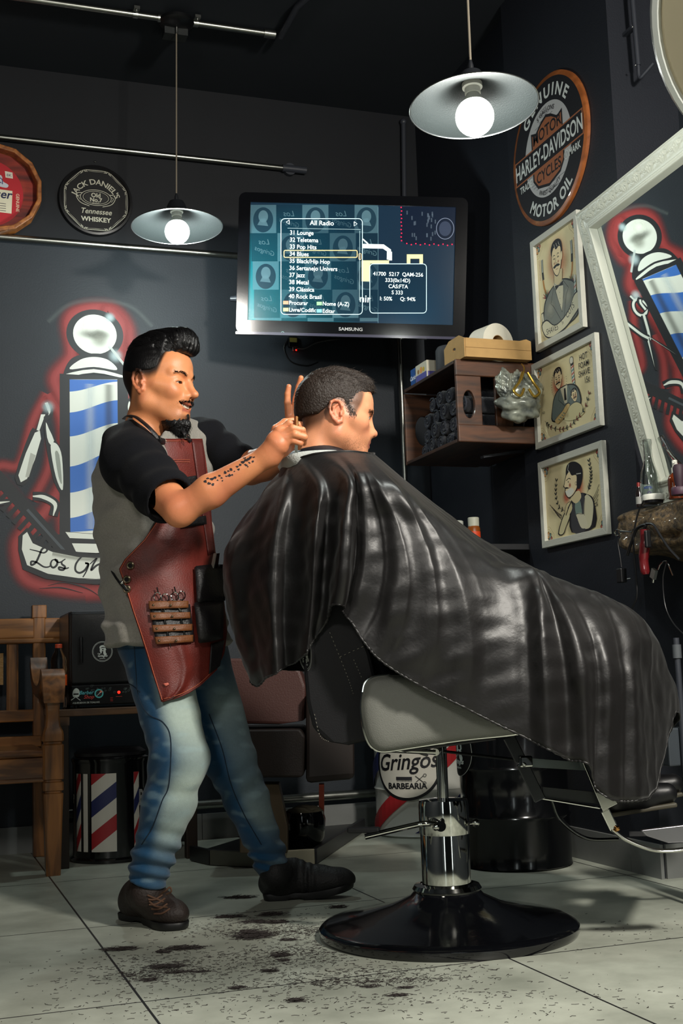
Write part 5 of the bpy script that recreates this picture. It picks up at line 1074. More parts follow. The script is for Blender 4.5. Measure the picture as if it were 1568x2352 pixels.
prof = [(.001, .004), (.020, 0), (.030, .008), (.031, .03), (.029, .05), (.031, .065), (.031, .085)]+[(.0315, .09), (.0315, .135)]+[(.029, .14), (.032, .155), (.029, .17), (.031, .185), (.026, .205), (.016, .225), (.0125, .235), (.0125, .243)]
part('body', MB().lathe(prof, bp_, n=36), mat('clear_plastic', (225, 232, 232), rough=.06, trans=1, ior=1.2), t)
part('label_wrap', MB().lathe([(.032, .092), (.032, .134)], bp_, n=36), mat('orange_label', (214, 84, 30), rough=.4), t); part('cap', MB().lathe([(.014, .238), (.014, .252), (.012, .254), (.001, .254)], bp_, n=24), mat('orange_cap', (196, 74, 44), rough=.4), t)
# ------------------------------------------------------------------ drums
class Cyl(Art):
    def __init__(s, c, r, ac, step=.00025):
        s.c0 = np.array(c, float); s.r = r; s.ac = ac; s.mb = MB(); s.k = 1; s.step = step; s.lift = 0; s.O = s.U = s.V = None
    def P(s, p):
        p = np.asarray(p, float); th = s.ac+p[:, 0]/s.r; rr = s.r+.0006+s.lift+s.k*s.step; return np.column_stack([s.c0[0]+rr*np.cos(th), s.c0[1]+rr*np.sin(th), s.c0[2]+p[:, 1]])
    def rect(s, u0, u1, v0, v1, col, a=1.0): return s.strip([(u0, v0, v1), (u1, v0, v1)], col, a)
    def strip(s, cols_, col, a=1.0, seg=14):
        c = np.array(cols_, float); uu = np.concatenate([np.linspace(c[i, 0], c[i+1, 0], seg, endpoint=False) for i in range(len(c)-1)]+[[c[-1, 0]]])
        lo = np.interp(uu, c[:, 0], c[:, 1]); hi = np.interp(uu, c[:, 0], c[:, 2]); k = len(uu)
        V = np.vstack([np.column_stack([uu, lo]), np.column_stack([uu, hi])]); return s.raw(V, [(i, i+1, k+i+1, k+i) for i in range(k-1)], col, a)
    def text(s, *a, **k):
        k0 = s.k; s.k += 6; super().text(*a, **k); s.k = k0+1; return s
    def poly(s, *a, **k):
        k0 = s.k; s.k += 4; super().poly(*a, **k); s.k = k0+1; return s
    def disc(s, c, r, col, r2=None, a=1.0):
        r2 = r2 or r; xs = np.linspace(-r, r, 61); h = r2*np.sqrt(np.clip(1-(xs/r)**2, 0, 1)); k = 61
        V = np.vstack([np.column_stack([c[0]+xs, c[1]-h]), np.column_stack([c[0]+xs, c[1]+h])]); return s.raw(V, [(i, i+1, k+i+1, k+i) for i in range(k-1)], col, a)
def diag(A, u0, u1, z0, z1, w, rise, cols_, off=0):
    """slanted stripes clipped to a rectangle"""
    n = 24; uu = np.linspace(u0, u1, n); k = 0; z = z0-rise+off
    while z < z1:
        lo = np.clip(z+rise*(uu-u0)/(u1-u0), z0, z1); hi = np.clip(z+w+rise*(uu-u0)/(u1-u0), z0, z1)
        if cols_[k % len(cols_)] is not None:
            V = np.vstack([np.column_stack([uu, lo]), np.column_stack([uu, hi])]); ok = hi-lo > 1e-5
            F = [(i, i+1, n+i+1, n+i) for i in range(n-1) if ok[i] or ok[i+1]]; A.raw(V, F, cols_[k % len(cols_)])
        z += w; k += 1
RDD, BLD, WHD = (150, 34, 38), (34, 40, 84), (196, 192, 180)
def camang(c): return math.atan2(CAM[1]-c[1], CAM[0]-c[0])
c = np.array([.735, 5.13, 0]); r = .150; h = .41
c = np.array([.775, 5.13, 0])
t = thing('striped_drum', 'small black drum stool with red white and blue striped panels under the side table', 'drum', c)
part('body', MB().lathe([(.001, 0), (r+.008, 0), (r+.010, .012), (r, .020), (r, h-.03), (r+.004, h-.022), (r+.006, h-.01), (r-.01, h), (.001, h)], c, n=64), mat('drum_black', (10, 11, 13), rough=.14, coat=.4), t)
A = Cyl(c, r, camang(c))
A.rect(-.045-.032, .055-.032, .045, .345, WHD); diag(A, -.045-.032, .055-.032, .045, .345, .062, .075, (None, RDD, None, BLD), .02)
A.rect(-.115, -.093, .045, .345, WHD); A.rect(-.158, -.128, .045, .345, WHD); diag(A, -.158, -.128, .045, .345, .055, .06, (None, RDD, None, BLD))
A.rect(.095, .122, .045, .345, WHD); diag(A, .095, .122, .045, .345, .058, .05, (None, RDD, None, BLD), .01)
A.text('BA', (.150, .215), .085, (150, 150, 146), bold=.03, sx=.62); A.text('SH', (.158, .10), .085, (150, 150, 146), bold=.03, sx=.5); A.text('P', (-.175, .23), .05, (150, 150, 146), bold=.02, sx=.5)
A.build('panel_print', t, label='striped panels and pale letters')
part('seat_pad', MB().lathe([(.001, h+.03), (r-.03, h+.028), (r-.006, h+.012), (r-.008, h), (.001, h)], c, n=48), mat('pad_black', (24, 24, 27), rough=.35), t)
c = np.array([2.155, 5.16, 0]); r = .212; h = .60
t = thing('striped_drum', 'white drum with red and blue diagonal stripes and round lettering behind the chair column', 'drum', c)
part('body', MB().lathe([(.001, 0), (r, 0), (r+.008, .008), (r, .018), (r, .19), (r+.006, .20), (r, .21), (r, .40), (r+.006, .41), (r, .42), (r, h-.012), (r+.008, h-.006), (r, h), (r-.01, h-.01), (.001, h-.01)], c, n=72), mat('drum_white', (190, 190, 182), rough=.28, coat=.3), t)
A = Cyl(c, r, camang(c)+.0); A.lift = .007
diag(A, -.32, .32, .022, h-.02, .08, .48, (RDD, None, None, BLD, None, None), -.052)
A.disc((-.07, .31), .152, (14, 15, 18)); A.disc((-.07, .31), .140, WHD)
A.text('Gringos', (-.072, .290), .098, (18, 18, 22), bold=.014, shear=.32, sx=.86, rot=.06); A.text('Los', (-.13, .375), .05, (18, 18, 22), bold=.02, shear=.3)
A.text('BARBEARIA', (-.070, .208), .034, (18, 18, 22), bold=.03, sx=.98); A.rect(-.115, -.045, .244, .258, (40, 40, 44))
for i in range(14): A.rect(-.112+.005*i, -.1105+.005*i, .238, .246, (40, 40, 44))
A.line([(-.03, .262), (.0, .236)], .0025, (20, 20, 24), 0); A.line([(-.028, .236), (.002, .262)], .0025, (20, 20, 24), 0); A.ring((.006, .232), .006, .002, (20, 20, 24), n=16); A.ring((.008, .264), .006, .002, (20, 20, 24), n=16)
A.poly([(-.04, .375), (-.01, .395), (.03, .392), (.035, .372), (.02, .360), (.025, .345), (0, .352)], (18, 18, 22), 3)
A.build('drum_print', t, label='red and blue stripes with round lettering panel')
c = np.array([2.085, 4.140, 0]); r = .195; h = .54
t = thing('black_drum', 'glossy black metal drum with round head emblem to the right of the barber chair column', 'drum', c)
part('body', MB().lathe([(.001, 0), (r-.006, 0), (r+.004, .006), (r, .018), (r+.002, .06), (r, .17), (r+.006, .18), (r, .19), (r, .34), (r+.006, .35), (r, .36), (r, h-.012), (r+.007, h-.006), (r, h), (r-.012, h-.012), (.001, h-.012)], c, n=72), mat('drum_gloss_black', (9, 10, 12), rough=.16, coat=.4), t)
A = Cyl(c, r, camang(c)-1.22); A.lift = .007; s_ = .088
A.disc((0, .41), s_, (150, 156, 150)); A.disc((0, .41), s_*.975, (10, 11, 13)); 
_t = A.k; A2_ = A.P
def shift(p, A=A): return None
o_ = A.c0.copy(); A.c0 = A.c0+np.array([0, 0, .41]); headlogo(A, s_*.95, ring=False); A.c0 = o_
A.build('emblem', t, label='round white head emblem')
# ------------------------------------------------------------------ second, brown chair at the back
ac = np.array([1.47, 4.98, 0]); brn = mat('brown_leather', (74, 44, 39), rough=.5, bump=.15, bscale=180, var=.08, vscale=5)
brd = mat('brown_leather_dark', (38, 27, 23), rough=.5, bump=.15, bscale=180)
g4 = 4.78
t = thing('brown_chair', 'brown leather barber chair with square metal base standing behind the barber', 'chair', ac)
def rbox(name, pts, g, dep, m, rnd=.02, **k):
    P_ = [at(x, y, g) for x, y in pts]; o0 = P_[0]; pl2 = [((p-o0) @ RV, (p-o0)[2]) for p in P_]
    return part(name, MB().prism(pl2, o0, RV, (0, 0, 1), -dep if False else dep, **{}), m, k.pop('parent', t), sm=False, bevel=rnd, **k)
# prism extrudes along RV x Z = -DV; build from the far face to the near one
def slabpx(name, pts, gn, gf, m, bev, parent, **k):
    P_ = [at(x, y, gn) for x, y in pts]; o0 = P_[0]-DV*(gn-gf)*0; pl2 = [((p-P_[0]) @ RV, (p-P_[0])[2]) for p in P_]
    return part(name, MB().prism(pl2, P_[0]+DV*(gf-gn), RV, (0, 0, 1), gf-gn), m, parent, sm=False, bevel=bev, **k)
slabpx('back_cushion', [(500, 1512), (640, 1512), (690, 1540), (702, 1575), (700, 1655), (640, 1664), (500, 1662)], 4.70, 4.95, brn, .03, t)
slabpx('seat_cushion', [(470, 1678), (690, 1676), (700, 1690), (698, 1780), (690, 1786), (470, 1786)], 4.60, 5.10, brd, .02, t)
slabpx('side_panel', [(702, 1590), (800, 1580), (812, 1600), (814, 1790), (702, 1800)], 4.62, 5.14, mat('dark_side', (36, 28, 25), rough=.55), .02, t)
slabpx('base_column', [(550, 1960), (550, 1890), (600, 1800), (640, 1800), (660, 1900), (660, 1960)], 4.66, 4.76, mat('column_beige', (104, 88, 70), rough=.35, metal=.6), .004, t)
slabpx('rear_column', [(732, 1912), (732, 1800), (744, 1800), (744, 1912)], 4.95, 5.0, mat('column_red_reflection', (150, 60, 36), rough=.3, metal=.5), .003, t)  # red-orange reflection on the chrome column, put into its colour
part('base_plate', MB().prism([(1.05, 4.88), (1.23, 4.60), (1.40, 4.56), (1.93, 5.36), (1.90, 5.40), (1.48, 5.38)], (0, 0, .012), (1, 0, 0), (0, 1, 0), .018), black, t, sm=False, bevel=.004)
def edge(a, b_, m, nm='base_edge'): part(nm, MB().bar((a[0], a[1], .030), (b_[0], b_[1], .030), .02, .055), m, t, sm=False, bevel=.002)
edge((1.05, 4.88), (1.09, 4.72), black); edge((1.09, 4.72), (1.23, 4.57), mat('edge_steel_dark', (100, 98, 90), rough=.3, metal=.8)); edge((1.23, 4.57), (1.44, 4.53), mat('edge_steel', (186, 176, 152), rough=.5, metal=.6)); edge((1.44, 4.53), (1.93, 5.34), mat('edge_dark', (40, 40, 42), rough=.4))
wb = np.array([1.50, 4.86, 0]); q0 = at(695, 1870, 4.90); 
t2 = thing('waste_bin', 'black bucket with crumpled pale cloth on top, standing on the base of the brown chair', 'bin', (q0[0], q0[1], .031))
qb = np.array([q0[0], q0[1], .031])
part('bucket', MB().lathe([(.001, 0), (.055, 0), (.082, .05), (.088, .12), (.080, .15), (.074, .148), (.08, .118), (.001, .03)], qb, n=40), blackg, t2)
mb = MB(); mb.add(*lump(qb+(.01, 0, .15), (.062, .055, .022), 21, .18)); part('cloth', mb, mat('pale_cloth', (120, 112, 92), rough=.8), t2, ang=180)
# ------------------------------------------------------------------ hydraulic barber chair
cc = np.array([1.383, 3.175, 0.0]); vin = mat('grey_vinyl', (112, 113, 107), rough=.38, bump=.25, bscale=420, spec=.5)
bvin = mat('black_vinyl', (12, 12, 15), rough=.55, bump=.08, bscale=300, spec=.3)
bc2 = thing('barber_chair', 'hydraulic barber chair with grey padded side, chrome column and round black base', 'chair', cc)
part('base', MB().lathe([(.001, 0), (.345, 0), (.350, .010), (.349, .022), (.340, .030), (.325, .034), (.24, .050), (.15, .076), (.10, .100), (.080, .122), (.074, .130), (.001, .130)], cc, n=128), mat('base_black', (9, 10, 13), rough=.10, coat=.6, bump=.03, bscale=60), bc2)
part('base_collar', MB().lathe([(.072, .112), (.090, .112), (.094, .118), (.088, .128), (.072, .132)], cc, n=64), chrome, bc2)
part('outer_cylinder', MB().lathe([(.0665, .115), (.0665, .345), (.063, .350), (.001, .350)], cc, n=96), chrome, bc2)
part('upper_sleeve', MB().lathe([(.068, .262), (.0685, .264), (.0685, .338), (.066, .352), (.030, .356), (.001, .356)], cc, n=96), chrome, bc2)
part('piston_rod', MB().lathe([(.0155, .35), (.0155, .50)], cc, n=40), chrome, bc2)
gl_ = 3.45-.075
L0, L1, L2 = at(1018, 1898, gl_), at(975, 1892, gl_-.01), at(838, 1922, gl_-.02)
part('pump_lever', MB().tube(smooth([L0, at(1000, 1893, gl_), L1, at(945, 1897, gl_-.01), L2], 8), .008, 12), chrome, bc2)
part('lever_boss', MB().tube([at(1008, 1898, gl_+.03), at(1012, 1898, gl_-.025)], .014, 20).sphere(at(1001, 1900, gl_-.02), .010, 16, 10), chrome, bc2)
part('pedal', MB().prism([(-.03, 0), (.055, -.022), (.06, .004), (-.025, .022)], at(822, 1913, gl_), RV, DV, .014), black, bc2, sm=False, bevel=.004)
part('rear_knob', MB().sphere(at(1092, 1890, gl_+.05), .011, 16, 10).tube([at(1078, 1892, gl_+.05), at(1092, 1890, gl_+.05)], .006, 10), chrome, bc2)
gn, gn2 = 3.17, 3.245
pad = [(833, 1590), (838, 1570), (852, 1557), (880, 1551), (930, 1550), (985, 1560), (1060, 1590), (1140, 1628), (1195, 1662), (1200, 1678), (1180, 1688), (1060, 1701), (940, 1719), (885, 1727), (862, 1722), (846, 1705), (835, 1670), (829, 1625)]
def padobj(g0, g1, lab=None):
    P_ = [at(x, y, gn) for x, y in pad]; P_ = [p+DV*(g0-gn) for p in P_]; o0 = P_[0]; pl2 = smooth([((p-o0) @ RV, (p-o0)[2]) for p in P_], 4, True)
    mb = MB(); cen = pl2.mean(0); n = len(pl2); Pg = []
    th = g1-g0
    for (k_, dz_) in ((.0, -.012), (.35, -.011), (.7, -.008), (.88, -.002), (.95, .006), (1.0, .018), (1.0, th-.018), (.95, th-.006), (.85, th), (0, th+.004)):
        Pg.append([o0+RV*(cen[0]+(q[0]-cen[0])*k_)+ZV*(cen[1]+(q[1]-cen[1])*k_)+DV*dz_ for q in pl2])
    Pg = np.array(Pg).transpose(1, 0, 2); part('side_pad', MB().grid(Pg, closed_u=True), vin, bc2, ang=180, label=lab)
    rim = [o0+RV*(cen[0]+(q[0]-cen[0])*1.005)+ZV*(cen[1]+(q[1]-cen[1])*1.005)+DV*.016 for q in pl2]; part('chrome_trim', MB().tube(rim+[rim[0]], .0035, 8), chrome, bc2)
padobj(gn, gn2, 'grey padded side panel nearest the camera'); padobj(3.70, 3.775)
slabpx('seat_cushion', [(850, 1570), (1120, 1600), (1190, 1655), (1180, 1685), (860, 1705)], 3.26, 3.69, bvin, .02, bc2)
slabpx('seat_plate', [(890, 1716), (1140, 1690), (1140, 1700), (930, 1728)], 3.30, 3.64, black, .004, bc2)
part('swivel_bar', MB().tube([at(880, 1722, 3.36), at(1000, 1728, 3.36)], .007, 10).tube([at(1000, 1728, 3.36), at(1005, 1722, 3.42)], .010, 10), chrome, bc2)
part('link_rod', MB().tube([at(1012, 1725, 3.45), at(1185, 1745, 3.3)], .004, 8), black, bc2)
bk_ = [(700, 1440), (735, 1345), (775, 1330), (812, 1400), (850, 1500), (866, 1570), (862, 1660), (846, 1702), (800, 1712), (752, 1704), (718, 1672), (704, 1610), (697, 1530)]
slabpx('backrest', bk_, 3.235, 3.71, bvin, .035, bc2, label='black stitched backrest')
gs = 3.2345
def onside(pts): return [at(x, y, gs)-DV*.002 for x, y in pts]
mb = MB()
for seg_ in ([(757, 1452), (780, 1509), (800, 1560), (812, 1597)], [(780, 1509), (840, 1482)], [(812, 1515), (832, 1560)], [(722, 1640), (735, 1690), (757, 1704)]):
    s_ = smooth(onside(seg_), 12)
    for i in range(0, len(s_)-1, 2): mb.tube([s_[i], s_[i]+(s_[i+1]-s_[i])*.8], .0009, 5)
o = part('stitching', mb, mat('stitch_thread', (120, 118, 106), rough=.8), bc2); o['kind'] = 'stuff'
e0, e1, e2 = at(697, 1530, 3.235), at(700, 1440, 3.235), None
V_up = at(703, 1462, 3.22)-at(712, 1532, 3.22); V_up /= np.linalg.norm(V_up); n_ = -RV*.93-DV*.37; n_ -= V_up*(n_ @ V_up); n_ /= np.linalg.norm(n_); U_ = np.cross(V_up, n_)
A = Art(at(705, 1497, 3.245)-RV*.006-DV*.006, U_, V_up, step=.0001)
headlogo(A, .05, W1=(190, 192, 186)); A.build('emblem', bc2, label='round white head emblem on the rear of the backrest')
# footrest
def bars(g):
    m_ = chrome
    part('footrest_bracket', MB().bar(at(1168, 1692, g), at(1196, 1748, g), .012, .030).bar(at(1198, 1752, g), at(1240, 1838, g), .012, .030), mat('bracket_dark', (60, 62, 64), rough=.25, metal=.9), bc2, sm=False, bevel=.002)
    part('hinge_plate', MB().box(at(1207, 1749, g-.008), (.036, .012, .028)), chrome, bc2, sm=False, bevel=.004); part('hinge_bolt', MB().sphere(at(1203, 1756, g-.016), .006, 14, 8), steel, bc2)
    part('outer_strut', MB().prism([((p-at(1334, 1745, g)) @ RV, (p-at(1334, 1745, g))[2]) for p in (at(1334, 1746, g), at(1382, 1862, g), at(1416, 1845, g), at(1400, 1815, g), at(1362, 1800, g), at(1338, 1748, g))], at(1334, 1745, g), RV, (0, 0, 1), .010), chrome, bc2, sm=False, bevel=.001)
    part('lower_strut', MB().bar(at(1388, 1860, g), at(1410, 1905, g), .010, .024), chrome, bc2, sm=False, bevel=.003); part('strut_bolt', MB().sphere(at(1417, 1903, g-.010), .007, 14, 8), mat('brass_bolt', (190, 140, 80), rough=.2, metal=1), bc2)
    part('curved_runner', MB().tube(smooth([at(1405, 1905, g), at(1440, 1930, g), at(1500, 1952, g), at(1560, 1952, g), at(1610, 1940, g)], 8), .009, 12, flat=.6), chrome, bc2)
bars(3.20); bars(3.66)
part('cross_bar', MB().prism([(0, 0), (.158, -.018), (.160, -.038), (.006, -.024)], at(1212, 1740, 3.22), RV, (0, 0, 1), .012), mat('bar_grey', (96, 104, 104), rough=.3, metal=.8), bc2, sm=False, bevel=.002)
part('cross_bar', MB().prism([(0, 0), (.155, -.020), (.162, -.050), (.002, -.030)], at(1242, 1806, 3.24), RV, (0, 0, 1), .012), mat('bar_dark', (54, 56, 56), rough=.35, metal=.8), bc2, sm=False, bevel=.002)
part('cross_bar', MB().tube([at(1245, 1834, 3.21), at(1378, 1856, 3.21)], .003, 8), chrome, bc2)
part('inner_runner', MB().tube(smooth([at(1268, 1840, 3.5), at(1288, 1885, 3.5), at(1345, 1925, 3.5), at(1420, 1928, 3.5)], 8), .005, 10), mat('runner_dark', (90, 92, 90), rough=.2, metal=1), bc2)
part('foot_plate', MB().prism([((p-at(1470, 1905, 3.2)) @ RV, (p-at(1470, 1905, 3.2))[2]) for p in (at(1468, 1905, 3.2), at(1480, 1918, 3.2), at(1530, 1934, 3.2), at(1620, 1930, 3.2), at(1620, 1885, 3.2), at(1568, 1893, 3.2))], at(1470, 1905, 3.2), RV, (0, 0, 1), .02), mat('plate_metal', (150, 148, 156), rough=.25, metal=1), bc2, sm=False, bevel=.002)
part('foot_tread', MB().bar(at(1500, 1915, 3.24), at(1500, 1915, 3.66), .12, .012, up=(0, 0, 1)), mat('tread_black', (24, 24, 26), rough=.5), bc2, sm=False)
# ------------------------------------------------------------------ hair cuttings on the floor
RH = np.random.RandomState(11); mb = MB()
hm = mat('cut_hair', (38, 30, 28), rough=.7)
def hair_at(px, py, n, sx_, sy_, ln, piled=0.0, ang0=0.3, aspr=.8):
    n = int(n*(.55 if piled == 0 else 1))
    c = onZ(px, py, 0)
    for _ in range(n):
        p = c+RV*RH.normal()*sx_+DV*RH.normal()*sy_; 
        if (p[0]-cc[0])**2+(p[1]-cc[1])**2 < .36**2: continue
        p[2] = .0008+abs(RH.normal())*piled; L_ = ln*(RH.uniform(.15, 1.0)**1.5*1.3 if piled == 0 else RH.uniform(.4, 1.2)); a = ang0+RH.normal()*aspr; d = RV*math.cos(a)+DV*math.sin(a); s_ = np.cross(ZV, d)*RH.normal()*L_*.25; w_ = np.cross(ZV, d)*.00045
        P_ = [p-d*L_/2, p+s_, p+d*L_/2]; V = []
        for q in P_: V += [q+w_, q+ZV*.0009, q-w_]
        mb.add(V, [(0, 3, 4, 1), (1, 4, 5, 2), (3, 6, 7, 4), (4, 7, 8, 5)])
for px, py, n, a, b_, l, pl_ in ((582, 2152, 420, .022, .016, .035, .006), (275, 2182, 160, .02, .005, .035, .003), (425, 2180, 170, .022, .006, .035, .003), (375, 2188, 60, .01, .004, .02, .002), (550, 2063, 160, .02, .006, .03, .003), (525, 2107, 130, .02, .006, .03, .002), (625, 2102, 130, .018, .007, .03, .003), (570, 2140, 60, .01, .004, .025, .002), (645, 2196, 110, .012, .007, .025, .003), (652, 2206, 40, .008, .004, .02, .001), (382, 2222, 150, .02, .009, .032, .003), (345, 2252, 70, .01, .008, .02, .002), (415, 2234, 60, .015, .006, .02, .002), (620, 2232, 60, .009, .004, .02, .003), (548, 2271, 45, .012, .004, .02, .002), (680, 2300, 70, .009, .005, .02, .003), (775, 2085, 90, .012, .006, .02, .003), (460, 2233, 40, .01, .004, .02, .001), (590, 2118, 90, .018, .005, .03, .002), (850, 2268, 30, .01, .005, .02, .002), (915, 2288, 50, .012, .004, .02, .002), (930, 2270, 40, .012, .004, .02, .002), (665, 2160, 70, .015, .006, .02, .002), (630, 2120, 120, .02, .004, .03, .003)):
    hair_at(px, py, n, a, b_, l, pl_, .25, .5)
for px, py, n, a, b_ in ((560, 2130, 900, .14, .10), (690, 2190, 1300, .10, .09), (400, 2220, 1100, .16, .10), (820, 2240, 900, .16, .05), (950, 2300, 400, .2, .08), (300, 2300, 300, .15, .12), (620, 2290, 400, .2, .10), (1250, 2300, 200, .2, .1), (1400, 2150, 200, .2, .15), (340, 2240, 500, .06, .03), (700, 2140, 700, .07, .04), (860, 2255, 600, .12, .02)):
    hair_at(px, py, n, a, b_, .013, .0, .2, .9)
o = part('cut_hair', mb, hm, None, sm=False, fixn=False); tag(o, 'dark tufts and snippets of cut hair scattered over the pale tiles', 'hair', kind='stuff')
# ------------------------------------------------------------------ implicit surfaces (smooth blended forms) and their meshing
def cap(a, b, ra, rb=None):
    a = np.array(a, float); b = np.array(b, float); rb = ra if rb is None else rb; ab = b-a; L2 = float(ab @ ab)+1e-12
    def f(P):
        t = np.clip(((P-a) @ ab)/L2, 0, 1); return np.linalg.norm(P-a-t[:, None]*ab, axis=1)-(ra+(rb-ra)*t)
    return f
def ell(c, r, R=None):
    c = np.array(c, float); r = np.array([r]*3 if np.isscalar(r) else r, float); R = None if R is None else np.array(R, float)
    def f(P):
        q = P-c
        if R is not None: q = q @ R
        k0 = np.linalg.norm(q/r, axis=1); k1 = np.linalg.norm(q/(r*r), axis=1)+1e-9; return k0*(k0-1)/k1
    return f
def chain(pts, rs, k=0):
    fs = [cap(pts[i], pts[i+1], rs[i] if not np.isscalar(rs) else rs, rs[i+1] if not np.isscalar(rs) else rs) for i in range(len(pts)-1)]
    return union(fs, k)
def smn(a, b, k):
    if k <= 0: return np.minimum(a, b)
    h = np.maximum(k-np.abs(a-b), 0)/k; return np.minimum(a, b)-h*h*k*.25
def union(fs, k=0):
    def f(P):
        d = fs[0](P)
        for g in fs[1:]: d = smn(d, g(P), k)
        return d
    return f
def sub(f1, f2, k=0):
    def f(P): return -smn(-f1(P), f2(P), k)
    return f
def inter(f1, f2, k=0):
    def f(P): return -smn(-f1(P), -f2(P), k)
    return f
def surfnet(f, lo, hi, h, cf=4):
    lo = np.array(lo, float); hi = np.array(hi, float); n = np.maximum(np.ceil((hi-lo)/(h*cf)).astype(int), 2); H_ = h*cf
    ax = [lo[i]+H_*(np.arange(n[i])+.5) for i in range(3)]; G = np.stack(np.meshgrid(*ax, indexing='ij'), -1).reshape(-1, 3)
    D = np.concatenate([f(G[i:i+200000]) for i in range(0, len(G), 200000)]).reshape(n)
    act = np.abs(D) < H_*1.45; big = np.where(D > 0, 1.0, -1.0)
    N_ = n*cf+1; V = np.ones(N_, np.float32)
    up = lambda A: np.pad(A.repeat(cf, 0).repeat(cf, 1).repeat(cf, 2), ((0, 1),)*3, mode='edge')
    V = up(big).astype(np.float32); m = up(act)
    m[1:] |= m[:-1].copy(); m[:, 1:] |= m[:, :-1].copy(); m[:, :, 1:] |= m[:, :, :-1].copy()
    idx = np.argwhere(m); P = lo+idx*h
    vals = np.concatenate([f(P[i:i+200000]) for i in range(0, len(P), 200000)]) if len(P) else np.zeros(0)
    V[idx[:, 0], idx[:, 1], idx[:, 2]] = vals
    S = V < 0; c = S[:-1, :-1, :-1].astype(np.int8)
    for (i, j, k) in ((1, 0, 0), (0, 1, 0), (0, 0, 1), (1, 1, 0), (1, 0, 1), (0, 1, 1), (1, 1, 1)): c = c+S[i:N_[0]-1+i, j:N_[1]-1+j, k:N_[2]-1+k]
    cells = np.argwhere((c > 0) & (c < 8)); cid = -np.ones(c.shape, int); cid[cells[:, 0], cells[:, 1], cells[:, 2]] = np.arange(len(cells))
    acc = np.zeros((len(cells), 3)); cnt = np.zeros(len(cells)); cor = [(a, b, d) for a in (0, 1) for b in (0, 1) for d in (0, 1)]
    val = lambda o: V[cells[:, 0]+o[0], cells[:, 1]+o[1], cells[:, 2]+o[2]].astype(float)
    for a in cor:
        for axn in range(3):
            if a[axn]: continue
            b = list(a); b[axn] = 1; va, vb = val(a), val(b); cr = (va < 0) != (vb < 0); t = np.where(cr, va/(va-vb+1e-12), 0)
            p = np.array(a, float)[None]+np.zeros((len(cells), 3)); p[:, axn] += t; acc[cr] += p[cr]; cnt[cr] += 1
    verts = lo+(cells+acc/np.maximum(cnt, 1)[:, None])*h; F = []
    for axn in range(3):
        b1, b2 = (axn+1) % 3, (axn+2) % 3; sl0 = [slice(None)]*3; sl1 = [slice(None)]*3; sl0[axn] = slice(0, -1); sl1[axn] = slice(1, None)
        e = np.argwhere(S[tuple(sl0)] != S[tuple(sl1)]); e = e[(e[:, b1] > 0) & (e[:, b2] > 0) & (e[:, b1] < N_[b1]-1) & (e[:, b2] < N_[b2]-1)]
        o1 = np.zeros(3, int); o1[b1] = 1; o2 = np.zeros(3, int); o2[b2] = 1
        q = [cid[tuple((e-o1-o2).T)], cid[tuple((e-o2).T)], cid[tuple(e.T)], cid[tuple((e-o1).T)]]; Q = np.stack(q, 1)
        ins = S[tuple(e.T)]; Q = np.where(ins[:, None], Q, Q[:, ::-1]); F.append(Q[(Q >= 0).all(1)])
    return verts, np.vstack(F)
def grad(f, P, e=.0015):
    g = np.stack([f(P+np.eye(3)[i]*e)-f(P-np.eye(3)[i]*e) for i in range(3)], 1); return g/(np.linalg.norm(g, axis=1)[:, None]+1e-9)
def march(f, px, py, g0, g1, n=90):
    """distance ahead at which the view through (px,py) first meets the form"""
    gs = np.linspace(g0, g1, n); d = ray(px, py); P = CAM+np.outer(gs/(d @ DV), d); v = f(P); k = np.where(v < 0)[0]
    if not len(k): return None
    i = k[0]
    if i == 0: return gs[0]
    return gs[i-1]+(gs[i]-gs[i-1])*v[i-1]/(v[i-1]-v[i])
def sdpart(name, f, lo, hi, h, m, parent, colf=None, label=None, xf=None, proj=1):
    V, F = surfnet(f, lo, hi, h)
    for _ in range(proj):
        d = f(V); V = V-grad(f, V)*np.clip(d, -h, h)[:, None]*.8
    mb = MB(); cols_ = colf(V) if colf else None
    if xf is not None: V = xf(V)
    mb.v = V.tolist(); mb.f = F.tolist(); mb.c = [tuple(c) for c in cols_] if cols_ is not None else [None]*len(V)
    return part(name, mb, m, parent, ang=180, fixn=False, label=label)
def l3(c): return np.array([lin(c[0]), lin(c[1]), lin(c[2])])
def mixc(a, b, t): return a+(b-a)*np.clip(t, 0, 1)[:, None]
def sst(x, a, b): t = np.clip((x-a)/(b-a), 0, 1); return t*t*(3-2*t)
def noise3(P, f, seed=0, n=6):
    R0 = np.random.RandomState(seed); K = R0.normal(size=(n, 3))*f; ph = R0.uniform(0, 6.28, n); return np.sin(P @ K.T+ph).mean(1)*1.6
class Frame:
    def __init__(s, o, fwd, up=(0, 0, 1), sc=1.0):
        s.o = np.array(o, float); x = np.array(fwd, float); x /= np.linalg.norm(x); z = np.array(up, float); z -= x*(z @ x); z /= np.linalg.norm(z); y = np.cross(z, x)
        s.R = np.column_stack([x, y, z])*1.0; s.sc = sc
    def w(s, P): return s.o+(np.asarray(P, float)*s.sc) @ s.R.T
